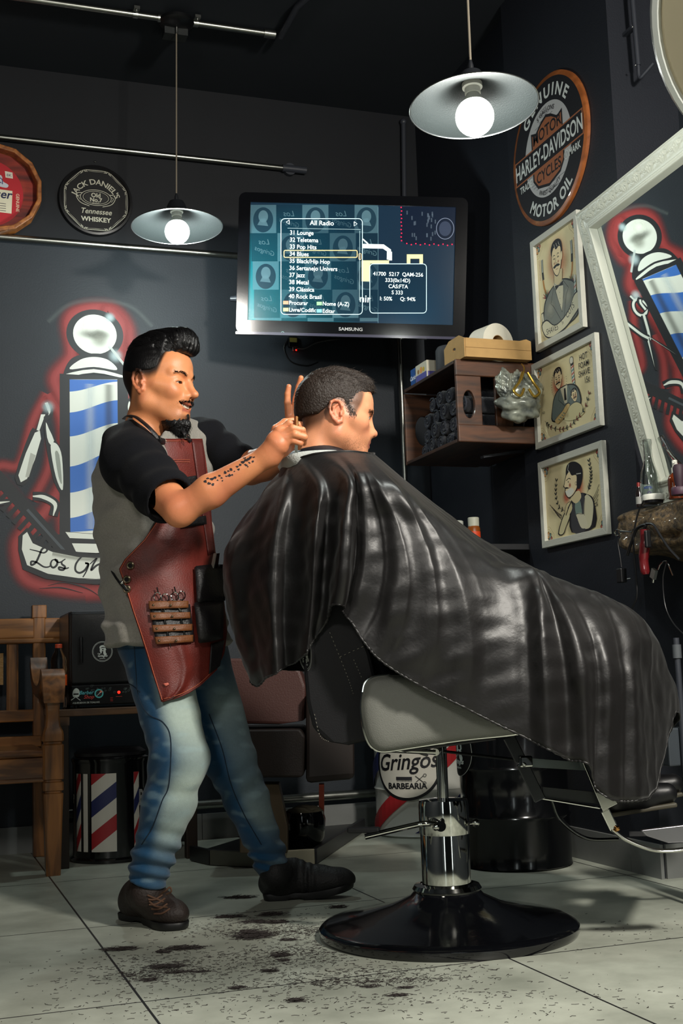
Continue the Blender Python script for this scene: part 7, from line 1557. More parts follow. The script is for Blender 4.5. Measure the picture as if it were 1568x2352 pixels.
# ---- boots
bootm = mat('boot_leather', (38, 28, 24), rough=.62, bump=.3, bscale=160, var=.2, vscale=20); bootb = mat('boot_leather_black', (20, 19, 20), rough=.6, bump=.3, bscale=160); solem = mat('boot_sole', (16, 16, 17), rough=.5)
def boot(heel, toe, ankle, lean, m, lab, tlift=0.0, laces=()):
    t = toe-heel; t[2] = 0; L_ = np.linalg.norm(t); t /= L_; sd = np.cross(ZV, t); q = lambda a, z, s=0: heel+t*a*L_+ZV*(z+tlift*max(a-.45, 0)**1.3*L_)+sd*s
    up = union([ell(q(.12, .050), (.058, .046, .052), np.column_stack([t, sd, ZV])), cap(q(.22, .055), q(.60, .050), .042, .042), ell(q(.79, .042), (.070, .050, .040), np.column_stack([t, sd, ZV])), cap(q(.20, .075), ankle, .046, .052), cap(q(.34, .09), q(.60, .058), .036, .030)], .03)
    f = lambda P: up(P)+.0016*noise3(P, 60, 3)+.0022*np.sin((P @ t)*260)*np.exp(-(((P-q(.50, .07)) @ t)/.03)**2)
    cut = lambda P: np.maximum(f(P), heel[2]+.016+tlift*np.clip(((P-heel) @ t)/L_-.45, 0, 1)**1.3*L_-P[:, 2])
    lo, hi = b0([heel, toe, ankle, q(1.05, 0), q(.78, .05)], .07); lo[2] = 0
    o = sdpart('boot', cut, lo, hi, .0040, m, man, label=lab)
    # sole: outline extruded
    ol = smooth([(-.03, 0), (.0, .036), (.12, .042), (.35, .032), (.55, .040), (.75, .050), (.92, .040), (1.02, .0), (.92, -.044), (.75, -.048), (.55, -.036), (.35, -.030), (.12, -.040), (.0, -.036)], 4, True)
    mb = MB(); Pg = []
    for k_, zz in ((.96, .0), (1.0, .004), (1.02, .018), (1.0, .022)):
        Pg.append([q(.5+(a-.5)*k_, zz if not (zz < .01 and .28 < a < .45) else .008, s*k_) for a, s in ol])
    Pg = np.array(Pg).transpose(1, 0, 2); mb.grid(Pg, closed_u=True); mb.add([p[-1] for p in Pg], [tuple(range(len(Pg)))]); mb.add([p[0] for p in Pg], [tuple(range(len(Pg)))[::-1]])
    part('sole', mb, solem, o, ang=50)
    lc = mat('boot_lace', (84, 58, 42), rough=.8)
    for lp in laces:
        pts = []
        for x, y in smooth(lp, 6):
            g = march(cut, x, y, 3.3, 4.3, 160)
            if g: pts.append(at(x, y, g-.0015))
        if len(pts) > 3: part('lace', MB().tube(pts, .0028, 8), lc, o)
    if laces: b_ = at(372, 2052, 3.56); part('lace_bow', MB().tube([at(x, y, g) for x, y, g in smooth([(366, 2056, 3.57), (380, 2046, 3.55), (390, 2038, 3.55), (393, 2048, 3.55), (382, 2054, 3.56)], 5)], .0026, 8), lc, o)
h1, t1 = onZ(298, 2118, 0), onZ(418, 2142, 0); h1 = h1+.0*t1
ax = (t1-h1); h1b = onZ(296, 2108, 0); boot(h1b, h1b+ax/np.linalg.norm(ax)*.262+DV*(-.03), at(336, 2052, 3.66), 0, bootm, 'dark brown laced boot', laces=([(340, 2066), (356, 2066), (372, 2056)], [(342, 2078), (360, 2076), (378, 2064)], [(348, 2088), (366, 2088), (384, 2076)], [(354, 2099), (372, 2098), (390, 2087)], [(338, 2056), (352, 2062), (376, 2072)], [(342, 2070), (358, 2082), (384, 2084)]))
h2, t2_ = onZ(612, 2066, 0), onZ(782, 2062, 0); ax = t2_-h2; boot(h2, h2+ax/np.linalg.norm(ax)*.272, at(634, 2006, 4.0), 0, bootb, 'black laced boot with raised toe', tlift=.22)
# ---- apron
legs_s = union([cap(hpN, knN, .104, .082), cap(hpF, knF, .100, .080), pel], .10)
def supp(P): return smn(np.where(P[:, 2] > zhem-.15, stack(P, .018), 1.0), legs_s(P)-.012, .09)
Lb = np.array([(1008, 374), (1040, 380), (1100, 392), (1160, 384), (1190, 364), (1240, 330), (1285, 286), (1308, 273), (1330, 281), (1355, 289), (1400, 303), (1450, 320), (1500, 336), (1550, 351), (1600, 367), (1612, 371)], float)
Rb = np.array([(1008, 464), (1050, 471), (1100, 478), (1200, 486), (1290, 497), (1380, 514), (1450, 521), (1500, 515), (1540, 497), (1575, 460), (1595, 428), (1605, 400), (1612, 374)], float)
NYa, NXa = 84, 40; ya = np.linspace(1008, 1612, NYa); Ga = np.zeros((NYa, NXa)); PXa = np.zeros((NYa, NXa))
for i, y in enumerate(ya):
    l_, r_x = np.interp(y, Lb[:, 0], Lb[:, 1]), np.interp(y, Rb[:, 0], Rb[:, 1])
    for j in range(NXa):
        x = l_+(r_x-l_)*j/(NXa-1); PXa[i, j] = x; g = march(supp, x, y, 3.2, 4.2, 60); Ga[i, j] = g if g else np.nan
for j in range(NXa):      # fill misses, then let it hang
    c_ = Ga[:, j]; ok = ~np.isnan(c_); c_[~ok] = np.interp(np.where(~ok)[0], np.where(ok)[0], c_[ok])
for i in range(NYa):
    for j in range(1, NXa): Ga[i, j] = min(Ga[i, j], Ga[i, j-1]+.030) if j > NXa*.5 else Ga[i, j]
k0 = int(NYa*.52)
for i in range(k0, NYa):
    for j in range(NXa): Ga[i, j] = min(Ga[i, j], Ga[i-1, j]+.0004)
K_ = np.array([1, 2, 3, 2, 1])/9.0
for _ in range(3):
    Gp = np.pad(Ga, 2, mode='edge'); Gp = sum(K_[k]*Gp[k:k+NYa, :] for k in range(5)); Ga = sum(K_[k]*Gp[:, k:k+NXa] for k in range(5))
II, JJ = np.meshgrid(np.linspace(0, 1, NYa), np.linspace(0, 1, NXa), indexing='ij')
Ga = Ga-.004*np.sin(JJ*16+II*5)*sst(.55-II, 0, .3)*sst(II, .10, .3)-.010*np.exp(-((JJ-.25-.55*(II-.6)*1.8)/.07)**2)*sst(II, .62, .85)+.004*np.sin(JJ*9-II*12)*sst(II, .4, .6)
AP = np.array([[at(PXa[i, j], ya[i], Ga[i, j]) for j in range(NXa)] for i in range(NYa)])
aprm = mat('apron_leather', (112, 38, 30), rough=.48, var=.28, vscale=9, bump=.2, bscale=260, col2=(86, 32, 26), spec=.45)
apo = part('apron', MB().grid(AP), aprm, man, ang=180, solid=.0035, label='red-brown leather apron')
def apg(px, py, off=.004):
    y = np.clip((py-1008)/(1612-1008)*(NYa-1), 0, NYa-1.001); i = int(y); fi = y-i; r = []
    for ii in (i, i+1):
        xs = PXa[ii]; r.append(np.interp(px, xs, Ga[ii]))
    return at(px, py, r[0]*(1-fi)+r[1]*fi-off)
def patch(name, quad, m, off=.005, nx=10, ny=4, par=None, lab=None, th=.003, bulge=0.0, wav=0):
    """quad: tl, tr, br, bl in the photo's frame, laid on the apron"""
    q = np.array(quad, float); Pg = []
    for v in np.linspace(0, 1, ny):
        row_ = []
        for u in np.linspace(0, 1, nx):
            p = (q[0]*(1-u)+q[1]*u)*(1-v)+(q[3]*(1-u)+q[2]*u)*v; row_.append(apg(p[0], p[1], off+bulge*math.sin(PI*u)*math.sin(PI*v)**.3+wav*abs(math.sin(PI*2*u))))
        Pg.append(row_)
    return part(name, MB().grid(Pg), m, par or apo, ang=180, solid=th, label=lab)
stm = mat('apron_stitch', (186, 96, 66), rough=.7); darkl = mat('dark_leather', (24, 22, 24), rough=.45, bump=.2, bscale=200); tanl = mat('tan_leather', (112, 66, 34), rough=.5, var=.2, vscale=30, bump=.2, bscale=200); brass = mat('aged_brass', (112, 100, 80), rough=.35, metal=.9)
edgeL = [apg(np.interp(y, Lb[:, 0], Lb[:, 1])+3, y, .0052) for y in np.linspace(1192, 1608, 70)]
part('edge_stitching', MB().tube(edgeL, .0009, 5), stm, apo)
edgeB = [apg(x, y, .0052) for x, y in smooth([(376, 1605), (400, 1599), (428, 1588), (460, 1568), (494, 1535)], 8)]; part('edge_stitching', MB().tube(edgeB, .0009, 5), stm, apo)
for yy_ in (1056, 1061): part('edge_stitching', MB().tube([apg(x, yy_, .0052) for x in np.linspace(384, 436, 12)], .0007, 5), stm, apo)
part('edge_stitching', MB().tube([apg(x, 1013, .0052) for x in np.linspace(378, 436, 12)], .0008, 5), stm, apo)
patch('side_panel', [(440, 1008), (465, 1012), (492, 1270), (478, 1275)], mat('apron_leather_dark', (84, 32, 28), rough=.5, bump=.2, bscale=260), .007, 6, 24, lab='darker side strip')
patch('chest_pocket_welt', [(412, 1098), (450, 1092), (452, 1112), (416, 1118)], darkl, .006)
patch('pocket_flap', [(412, 1194), (472, 1184), (474, 1204), (416, 1213)], darkl, .008, lab='black leather pocket top')
for (x, y) in ((299, 1299), (291, 1331), (291, 1353)):
    c_ = apg(x, y, .007); n_ = CAM-c_; n_ /= np.linalg.norm(n_); n_ = n_*.8-RV*.3; n_ /= np.linalg.norm(n_)
    part('grommet', MB().lathe([(.0065, .0), (.0065, .003), (.0095, .0036), (.0118, .001), (.0118, -.002)], c_, n_, 28), brass, apo); part('grommet_hole', MB().lathe([(.001, .0008), (.0066, .0008)], c_, n_, 20), black, apo)
part('waist_cord', MB().tube(smooth([at(248, 1285, 3.66), at(255, 1308, 3.60), at(272, 1335, 3.55), apg(287, 1352, .012)], 8), .0035, 8), darkl, apo); part('cord_clip', MB().tube([apg(280, 1338, .014), apg(291, 1355, .012)], .0035, 8).sphere(apg(280, 1338, .014), .006, 12, 8), chrome, apo)
hold = patch('tool_holder', [(344, 1392), (436, 1388), (446, 1474), (358, 1478)], darkl, .007, 10, 8, lab='black backing of the scissor holder')
for q in ([(341, 1381), (432, 1380), (432, 1396), (342, 1399)], [(344, 1407), (436, 1406), (437, 1420), (346, 1424)], [(349, 1436), (441, 1433), (441, 1448), (351, 1452)], [(355, 1463), (443, 1458), (443, 1474), (358, 1480)]):
    s_ = patch('holder_strap', q, tanl, .013, 24, 4, wav=.006, lab='tan leather strap')
    for u in (.12, .56): x = q[0][0]+(q[1][0]-q[0][0])*u; y = (q[0][1]+q[3][1])/2; part('rivet', MB().sphere(apg(x, y, .021 if u > .3 else .018), .0035, 12, 8), brass, s_)
pch = patch('black_pouch', [(448, 1302), (512, 1298), (514, 1380), (452, 1384)], darkl, .022, 8, 8, bulge=.022, th=.012, lab='black leather pouch'); patch('black_pouch', [(446, 1386), (510, 1382), (508, 1466), (456, 1476)], darkl, .020, 8, 8, bulge=.022, th=.012, lab='lower black leather pouch')
part('pouch_stud', MB().sphere(apg(454, 1393, .028), .003, 12, 8), mat('brass_bolt', (190, 140, 80), rough=.2, metal=1), apo)
patch('belt_flap', [(485, 1480), (515, 1470), (505, 1530), (480, 1548)], darkl, .010)
mb = MB(); 
patch('paint_chip', [(374, 1570), (386, 1568), (388, 1572), (380, 1577)], mat('chip_pink', (206, 110, 92), rough=.6), .0062, 4, 3, th=.0008)
for i, pts in enumerate(([(290, 957), (305, 958), (325, 972), (345, 992), (368, 1010)], )):
    sp = smooth([at(286, 962, 3.74), at(296, 955, 3.66), at(310, 957, 3.60), at(326, 968, 3.545), at(342, 982, 3.525), at(356, 997, 3.525), at(368, 1010, 3.535), apg(378, 1014, .008)], 8)
    part('neck_strap', MB().tube(sp, .0085, 8, flat=.35), darkl, apo, label='dark brown leather neck strap')
sp = smooth([at(398, 968, 3.72), at(412, 980, 3.66), at(424, 995, 3.62), apg(438, 1014, .008)], 8); part('neck_strap', MB().tube(sp, .0065, 8, flat=.35), darkl, apo)
for q_ in ((362, 1005, 3.528), (430, 1003, 3.60)): part('strap_buckle', MB().tube([at(q_[0]-4, q_[1]-6, q_[2]), at(q_[0]+5, q_[1]-3, q_[2]-.003), at(q_[0]+7, q_[1]+6, q_[2]-.004), at(q_[0]-2, q_[1]+3, q_[2]-.003), at(q_[0]-4, q_[1]-6, q_[2])], .0022, 8), chrome, apo)
# tools carried in the apron and hands
def snip(name, label, pts, rings, grp=None):
    c0 = apg(*pts[0], .02); t = thing(name, label, 'scissors', apg(*pts[-1], .011), group=grp)
    for (x, y) in rings: part('finger_ring', MB().tube([apg(x+8*math.cos(a), y+10*math.sin(a), .014) for a in np.linspace(0, 2*PI, 20)], .0018, 8), chrome, t)
    part('blades', MB().tube([apg(*p, .0125) for p in pts], [.0030]*(len(pts)-1)+[.0012], 8), chrome, t); part('tang', MB().tube([apg(rings[0][0]+2, rings[0][1]-10, .014), apg(rings[0][0]-1, rings[0][1]-22, .014)], .0022, 8), chrome, t)
    for x, y in rings: part('shank', MB().tube([apg(x, y+9, .014), apg(*pts[0], .0125)], .0020, 8), chrome, t)
    return t
snip('scissors', 'chrome scissors in the left slot of the apron tool holder', [(376, 1408), (379, 1428), (386, 1458), (392, 1488)], [(361, 1371), (379, 1374)])
snip('scissors', 'chrome scissors in the right slot of the apron tool holder', [(415, 1404), (417, 1428), (424, 1456), (427, 1474)], [(401, 1370), (417, 1368)])
t = thing('comb', 'slim pale-edged comb standing in the black apron pouch', 'comb', apg(490, 1310, .03))
part('spine', MB().bar(apg(487, 1306, .035), apg(494, 1271, .035), .010, .004), white, t, sm=False, bevel=.001); part('teeth', MB().bar(apg(497, 1304, .032), apg(501, 1271, .032), .012, .002), black, t, sm=False)
t = thing('straight_razor', 'bronze folding razor pinched in fingers at the back of the seated head', 'razor', at(680, 1000, 3.235))
part('handle', MB().bar(at(679, 956, 3.238), at(680, 1000, 3.232), .009, .008, up=DV), mat('bronze', (120, 64, 30), rough=.3, metal=.7), t, sm=False, bevel=.002)
part('handle', MB().bar(at(684, 958, 3.245), at(684, 1000, 3.24), .003, .008, up=DV), mat('brass_dark', (120, 84, 44), rough=.3, metal=1), t, sm=False)
part('blade', MB().bar(at(681, 1000, 3.238), at(680, 1040, 3.25), .008, .002, up=DV), steel, t, sm=False)
# forearm tattoo, inked on the skin
TA = MB(); inkm = mat('tattoo_ink', (44, 40, 44), rough=.6)
def ink(pts):
    P_ = []
    for x, y in pts:
        g = march(hN2, x, y, 3.0, 3.5, 120)
        if g is None: return
        P_.append(at(x, y, g-.0007))
    c_ = np.mean(P_, 0); TA.add([c_]+P_, [(0, i+1, (i+1) % len(P_)+1) for i in range(len(P_))])
RT = np.random.RandomState(6)
for (x, y, r) in tuple((a_, b_, c_*.8) for a_, b_, c_ in ((472, 1106, 6), (480, 1110, 5), (487, 1100, 6), (494, 1097, 6), (489, 1113, 5), (503, 1092, 5), (509, 1098, 4), (516, 1085, 6), (524, 1082, 5), (530, 1078, 6), (527, 1092, 6), (533, 1091, 4), (545, 1072, 6), (551, 1067, 5), (548, 1078, 5), (557, 1062, 6), (564, 1058, 6), (570, 1054, 6), (576, 1050, 5), (564, 1068, 5), (572, 1063, 4), (580, 1060, 4), (511, 1104, 3), (477, 1099, 4), (499, 1103, 3), (520, 1094, 3), (538, 1083, 3), (562, 1052, 4), (568, 1072, 3), (583, 1050, 4))):
    n = 7; a0 = RT.uniform(0, 6); pts = [(x+r*RT.uniform(.35, 1.15)*math.cos(a0+2*PI*i/n)*1.2, y+r*RT.uniform(.35, 1.1)*math.sin(a0+2*PI*i/n)*.9) for i in range(n)]; ink(pts)
o = part('tattoo', TA, inkm, man, sm=False, fixn=False, label='black script tattoo on the forearm'); o['kind'] = 'stuff'
# ================================================================== SEATED CLIENT
gC = 3.45; psi = math.radians(12)
cf = math.cos(psi)*RV+math.sin(psi)*DV; cr_ = math.sin(psi)*RV-math.cos(psi)*DV
cl = thing('person', 'seated man with short brown hair seen in profile, covered by a black satin cape', 'person', cc+(0, 0, .13) if False else at(900, 1600, 3.45)*np.array([1, 1, 0])+(0, 0, .55))
CF = Frame(at(772, 960, gC), cf*math.cos(.15)-ZV*math.sin(.15)+RV*0, ZV, 1.04)
cs_, cbase = head_sdf(smile=False, lid=(-.0045, .0045), neck_to=(-.062, 0, -.16), neck_r=(.058, .060))
def ccol(P):
    x, y, z = P[:, 0], np.abs(P[:, 1]), P[:, 2]; c = head_cols(P, SKB, None, None); dk = l3((52, 34, 24)); lip = l3((176, 96, 84))
    hl = np.interp(x, [-.13, -.09, -.05, -.02, .0, .022, .036, .048, .062, .075], [-.060, -.058, -.040, .015, .020, -.010, -.012, .020, .062, .078])
    k = sst(z-hl, -.016, .022)*sst(-x, -.066, -.050)*(1-sst(y, .074, .082)*(np.abs(z) < .03)*(x > -.035)); c = mixc(c, dk, k*.84)
    lp = (np.exp(-(((z+.0585)/.0065)**2))+np.exp(-(((z+.066)/.006)**2)))*sst(x, .080, .090)*(y < .024); c = mixc(c, lip, np.clip(lp, 0, .8))
    st = sst(-z, .035, .075)*sst(x, .005, .03)*(.30+.25*np.random.RandomState(2).uniform(-1, 1, len(P)))*(1-.5*np.exp(-((y)/.012)**2)*(z > -.08)*(x > .09)); st = np.maximum(st, .3*np.exp(-((z+.047)/.006)**2)*(x > .088)*(y < .024)); c = mixc(c, dk, np.clip(st, 0, .75))
    return np.column_stack([c, np.ones(len(c))])
mbC = MB(); addsd(mbC, cs_, (-.150, -.105, -.185), (.130, .105, .135), .0019, ccol, CF.w)
body_c = union([cap(at(735, 1110, 3.45), at(880, 1500, 3.45), .12, .13), cap(at(740, 1125, 3.37), at(740, 1125, 3.57), .05), cap(at(745, 1130, 3.35), at(900, 1380, 3.30), .040, .035), cap(at(900, 1380, 3.30), at(1150, 1360, 3.38), .038, .03), cap(at(745, 1130, 3.58), at(900, 1380, 3.62), .040, .035), cap(at(900, 1380, 3.64), at(1150, 1360, 3.52), .038, .03),
    cap(at(900, 1480, 3.40), at(1400, 1480, 3.33), .065, .055), cap(at(900, 1480, 3.53), at(1400, 1480, 3.56), .075, .055), cap(at(1400, 1490, 3.33), at(1440, 1800, 3.33), .05, .035), cap(at(1400, 1490, 3.56), at(1440, 1800, 3.56), .05, .035)], .05)
lo, hi = b0([at(735, 1110, 3.3), at(880, 1500, 3.6), at(1440, 1800, 3.3), at(1440, 1800, 3.6), at(745, 1000, 3.45)], .15)
addsd(mbC, body_c, lo, hi, .014, lambda P: np.column_stack([np.repeat(l3((24, 26, 32))[None], len(P), 0), np.ones(len(P))])); part('body', mbC, skinm, cl, ang=180, fixn=False)
for s in (-1, 1):
    part('eye', MB().sphere(CF.w([(.0735, s*.031, .006)])[0], .0128*1.05, 24, 16), eyew, cl); part('iris', MB().sphere(CF.w([(.0820, s*.031-.0005, .006)])[0], .0058*1.05, 16, 12), eyed, cl)
    tuft_line('eyebrow', [(.091, s*.012, .0230), (.086, s*.026, .0290), (.070, s*.047, .0245)], (.0006, .0006, .0016), 190, .007, hairb, lambda p, s=s: np.array([-.3, s*1.0, .15]), frm=CF, hd=cs_, seed=13+s, par=cl, w=.00045)
for s in (-1, 1): tuft_line('sideburn', [(.010, s*.077, .030), (.020, s*.076, .016), (.027, s*.074, .004), (.029, s*.073, -.002)], (.0050, .001, .004), 420, .0045, hairb, lambda p: np.array([.1, 0, -1.0]), frm=CF, hd=cs_, seed=25+s, par=cl, w=.0005)
tuft_line('eyelashes', [(.0875, -.024, .0095), (.0865, -.034, .0100), (.080, -.043, .007)], (.0003, .0003, .0003), 40, .005, hairm, lambda p: np.array([1.0, -.3, .3]), frm=CF, hd=cs_, seed=5, par=cl)
hairc = union([ell((-.013, 0, .041), (.1035, .0790, .0930)), ell((.004, 0, .072), (.084, .062, .066)), ell((.044, .0, .088), (.048, .050, .038)), ell((-.052, 0, .035), (.062, .064, .075)), ell((-.045, 0, -.010), (.066, .060, .060))], .022)
def cmask(P):
    x, z = P[:, 0], P[:, 2]; hl = np.interp(x, [-.14, -.10, -.06, -.045, -.03, -.015, .0, .010, .022, .036, .044, .056, .068, .080], [-.020, -.018, -.010, .004, .026, .036, .034, .020, -.002, -.004, .016, .052, .070, .080]); return hl-z
def hairCf(P): d = hairc(P)+.0008*noise3(P, 420, 5, 8)*sst(-cmask(P), .004, .02)+.0012*noise3(P, 110, 2)*sst(P[:, 2], .06, .10)+.0022*np.sin(P[:, 1]*260+25*P[:, 0]+20*P[:, 2])*sst(P[:, 2], .09, .12); return -smn(-d, -cmask(P), .010)
sdpart('hair', hairCf, (-.15, -.10, -.08), (.13, .10, .165), .0021, hairb, cl, xf=CF.w, label='short dark brown hair')
R0 = np.random.RandomState(18)
def hairfield(n, zr, xr, Ls, dirv, seed, w=.0006, lift=.35):
    R0 = np.random.RandomState(seed); P = np.column_stack([R0.uniform(*xr, n), R0.uniform(-.085, .085, n), R0.uniform(*zr, n)])
    for _ in range(7): d = hairc(P); P = P-grad(hairc, P)*d[:, None]
    P = P[(cmask(P) < -.002) & (P[:, 2] > zr[0]) & (P[:, 2] < zr[1]+.03)]; G_ = grad(hairc, P); D = np.array(dirv)+np.zeros_like(P); D = D-G_*(D*G_).sum(1)[:, None]; D = D/np.linalg.norm(D, axis=1)[:, None]+G_*lift+R0.normal(size=P.shape)*.25
    strands('hair_strands', CF.w(P-G_*.001), D @ CF.R.T, R0.uniform(.5, 1.2, len(P))*Ls, w*1.4, hairb, cl, curl=.4, N_=G_ @ CF.R.T)
hairfield(1500, (.075, .14), (-.08, .09), .016, (1, 0, -.1), 31); hairfield(260, (.085, .13), (.03, .095), .024, (1, 0, .0), 33, lift=.25); hairfield(1300, (-.03, .08), (-.12, .05), .0075, (-.1, 0, -1), 35, .0005, .30)
# paper neck strip and shirt collar behind
tf = mat('neck_strip', (186, 190, 186), rough=.85, bump=.3, bscale=200); gstr = mat('striped_collar', (120, 124, 122), rough=.9)
nk = [at(x, y, g) for x, y, g in ((648, 1078, 3.44), (660, 1060, 3.38), (680, 1049, 3.345), (715, 1042, 3.34), (770, 1040, 3.35), (815, 1046, 3.39))]
Pg = [[p+ZV*h_+RV*(-.006*k) for k, h_ in enumerate((-.022, -.006, .008))] for p in smooth(nk, 6)]
part('neck_strip', MB().grid(Pg), tf, cl, ang=180, solid=.002, label='pale paper neck strip')
nk2 = [at(x, y, g) for x, y, g in ((646, 1082, 3.50), (660, 1062, 3.54), (690, 1048, 3.58), (740, 1040, 3.58), (800, 1046, 3.52))]
part('neck_strip', MB().grid([[p+ZV*h_ for h_ in (-.02, .006)] for p in smooth(nk2, 6)]), tf, cl, ang=180, solid=.002)
shm = mat('client_shoe', (16, 16, 18), rough=.4)
for gg, (hx, hy, tx, ty) in ((3.36, (1412, 1838, 1530, 1822)), (3.56, (1422, 1822, 1545, 1800))):
    a_, b_ = at(hx, hy, gg), at(tx, ty, gg); m_ = (a_+b_)/2; dd = (b_-a_)/np.linalg.norm(b_-a_)
    sf = union([cap(a_, m_, .034, .036), cap(m_, b_, .036, .028), cap(a_+ZV*.02, a_+ZV*.08-dd*.01, .036, .034)], .02); lo, hi = b0([a_, b_, a_+ZV*.09], .06)
    so = sdpart('shoe', sf, lo, hi, .006, shm, cl, label='black shoe on the footrest')
    part('sole', MB().bar(a_-ZV*.034-dd*.03, b_-ZV*.030+dd*.02, .058, .012), mat('pale_sole', (70, 66, 54), rough=.6), so, sm=False, bevel=.004)
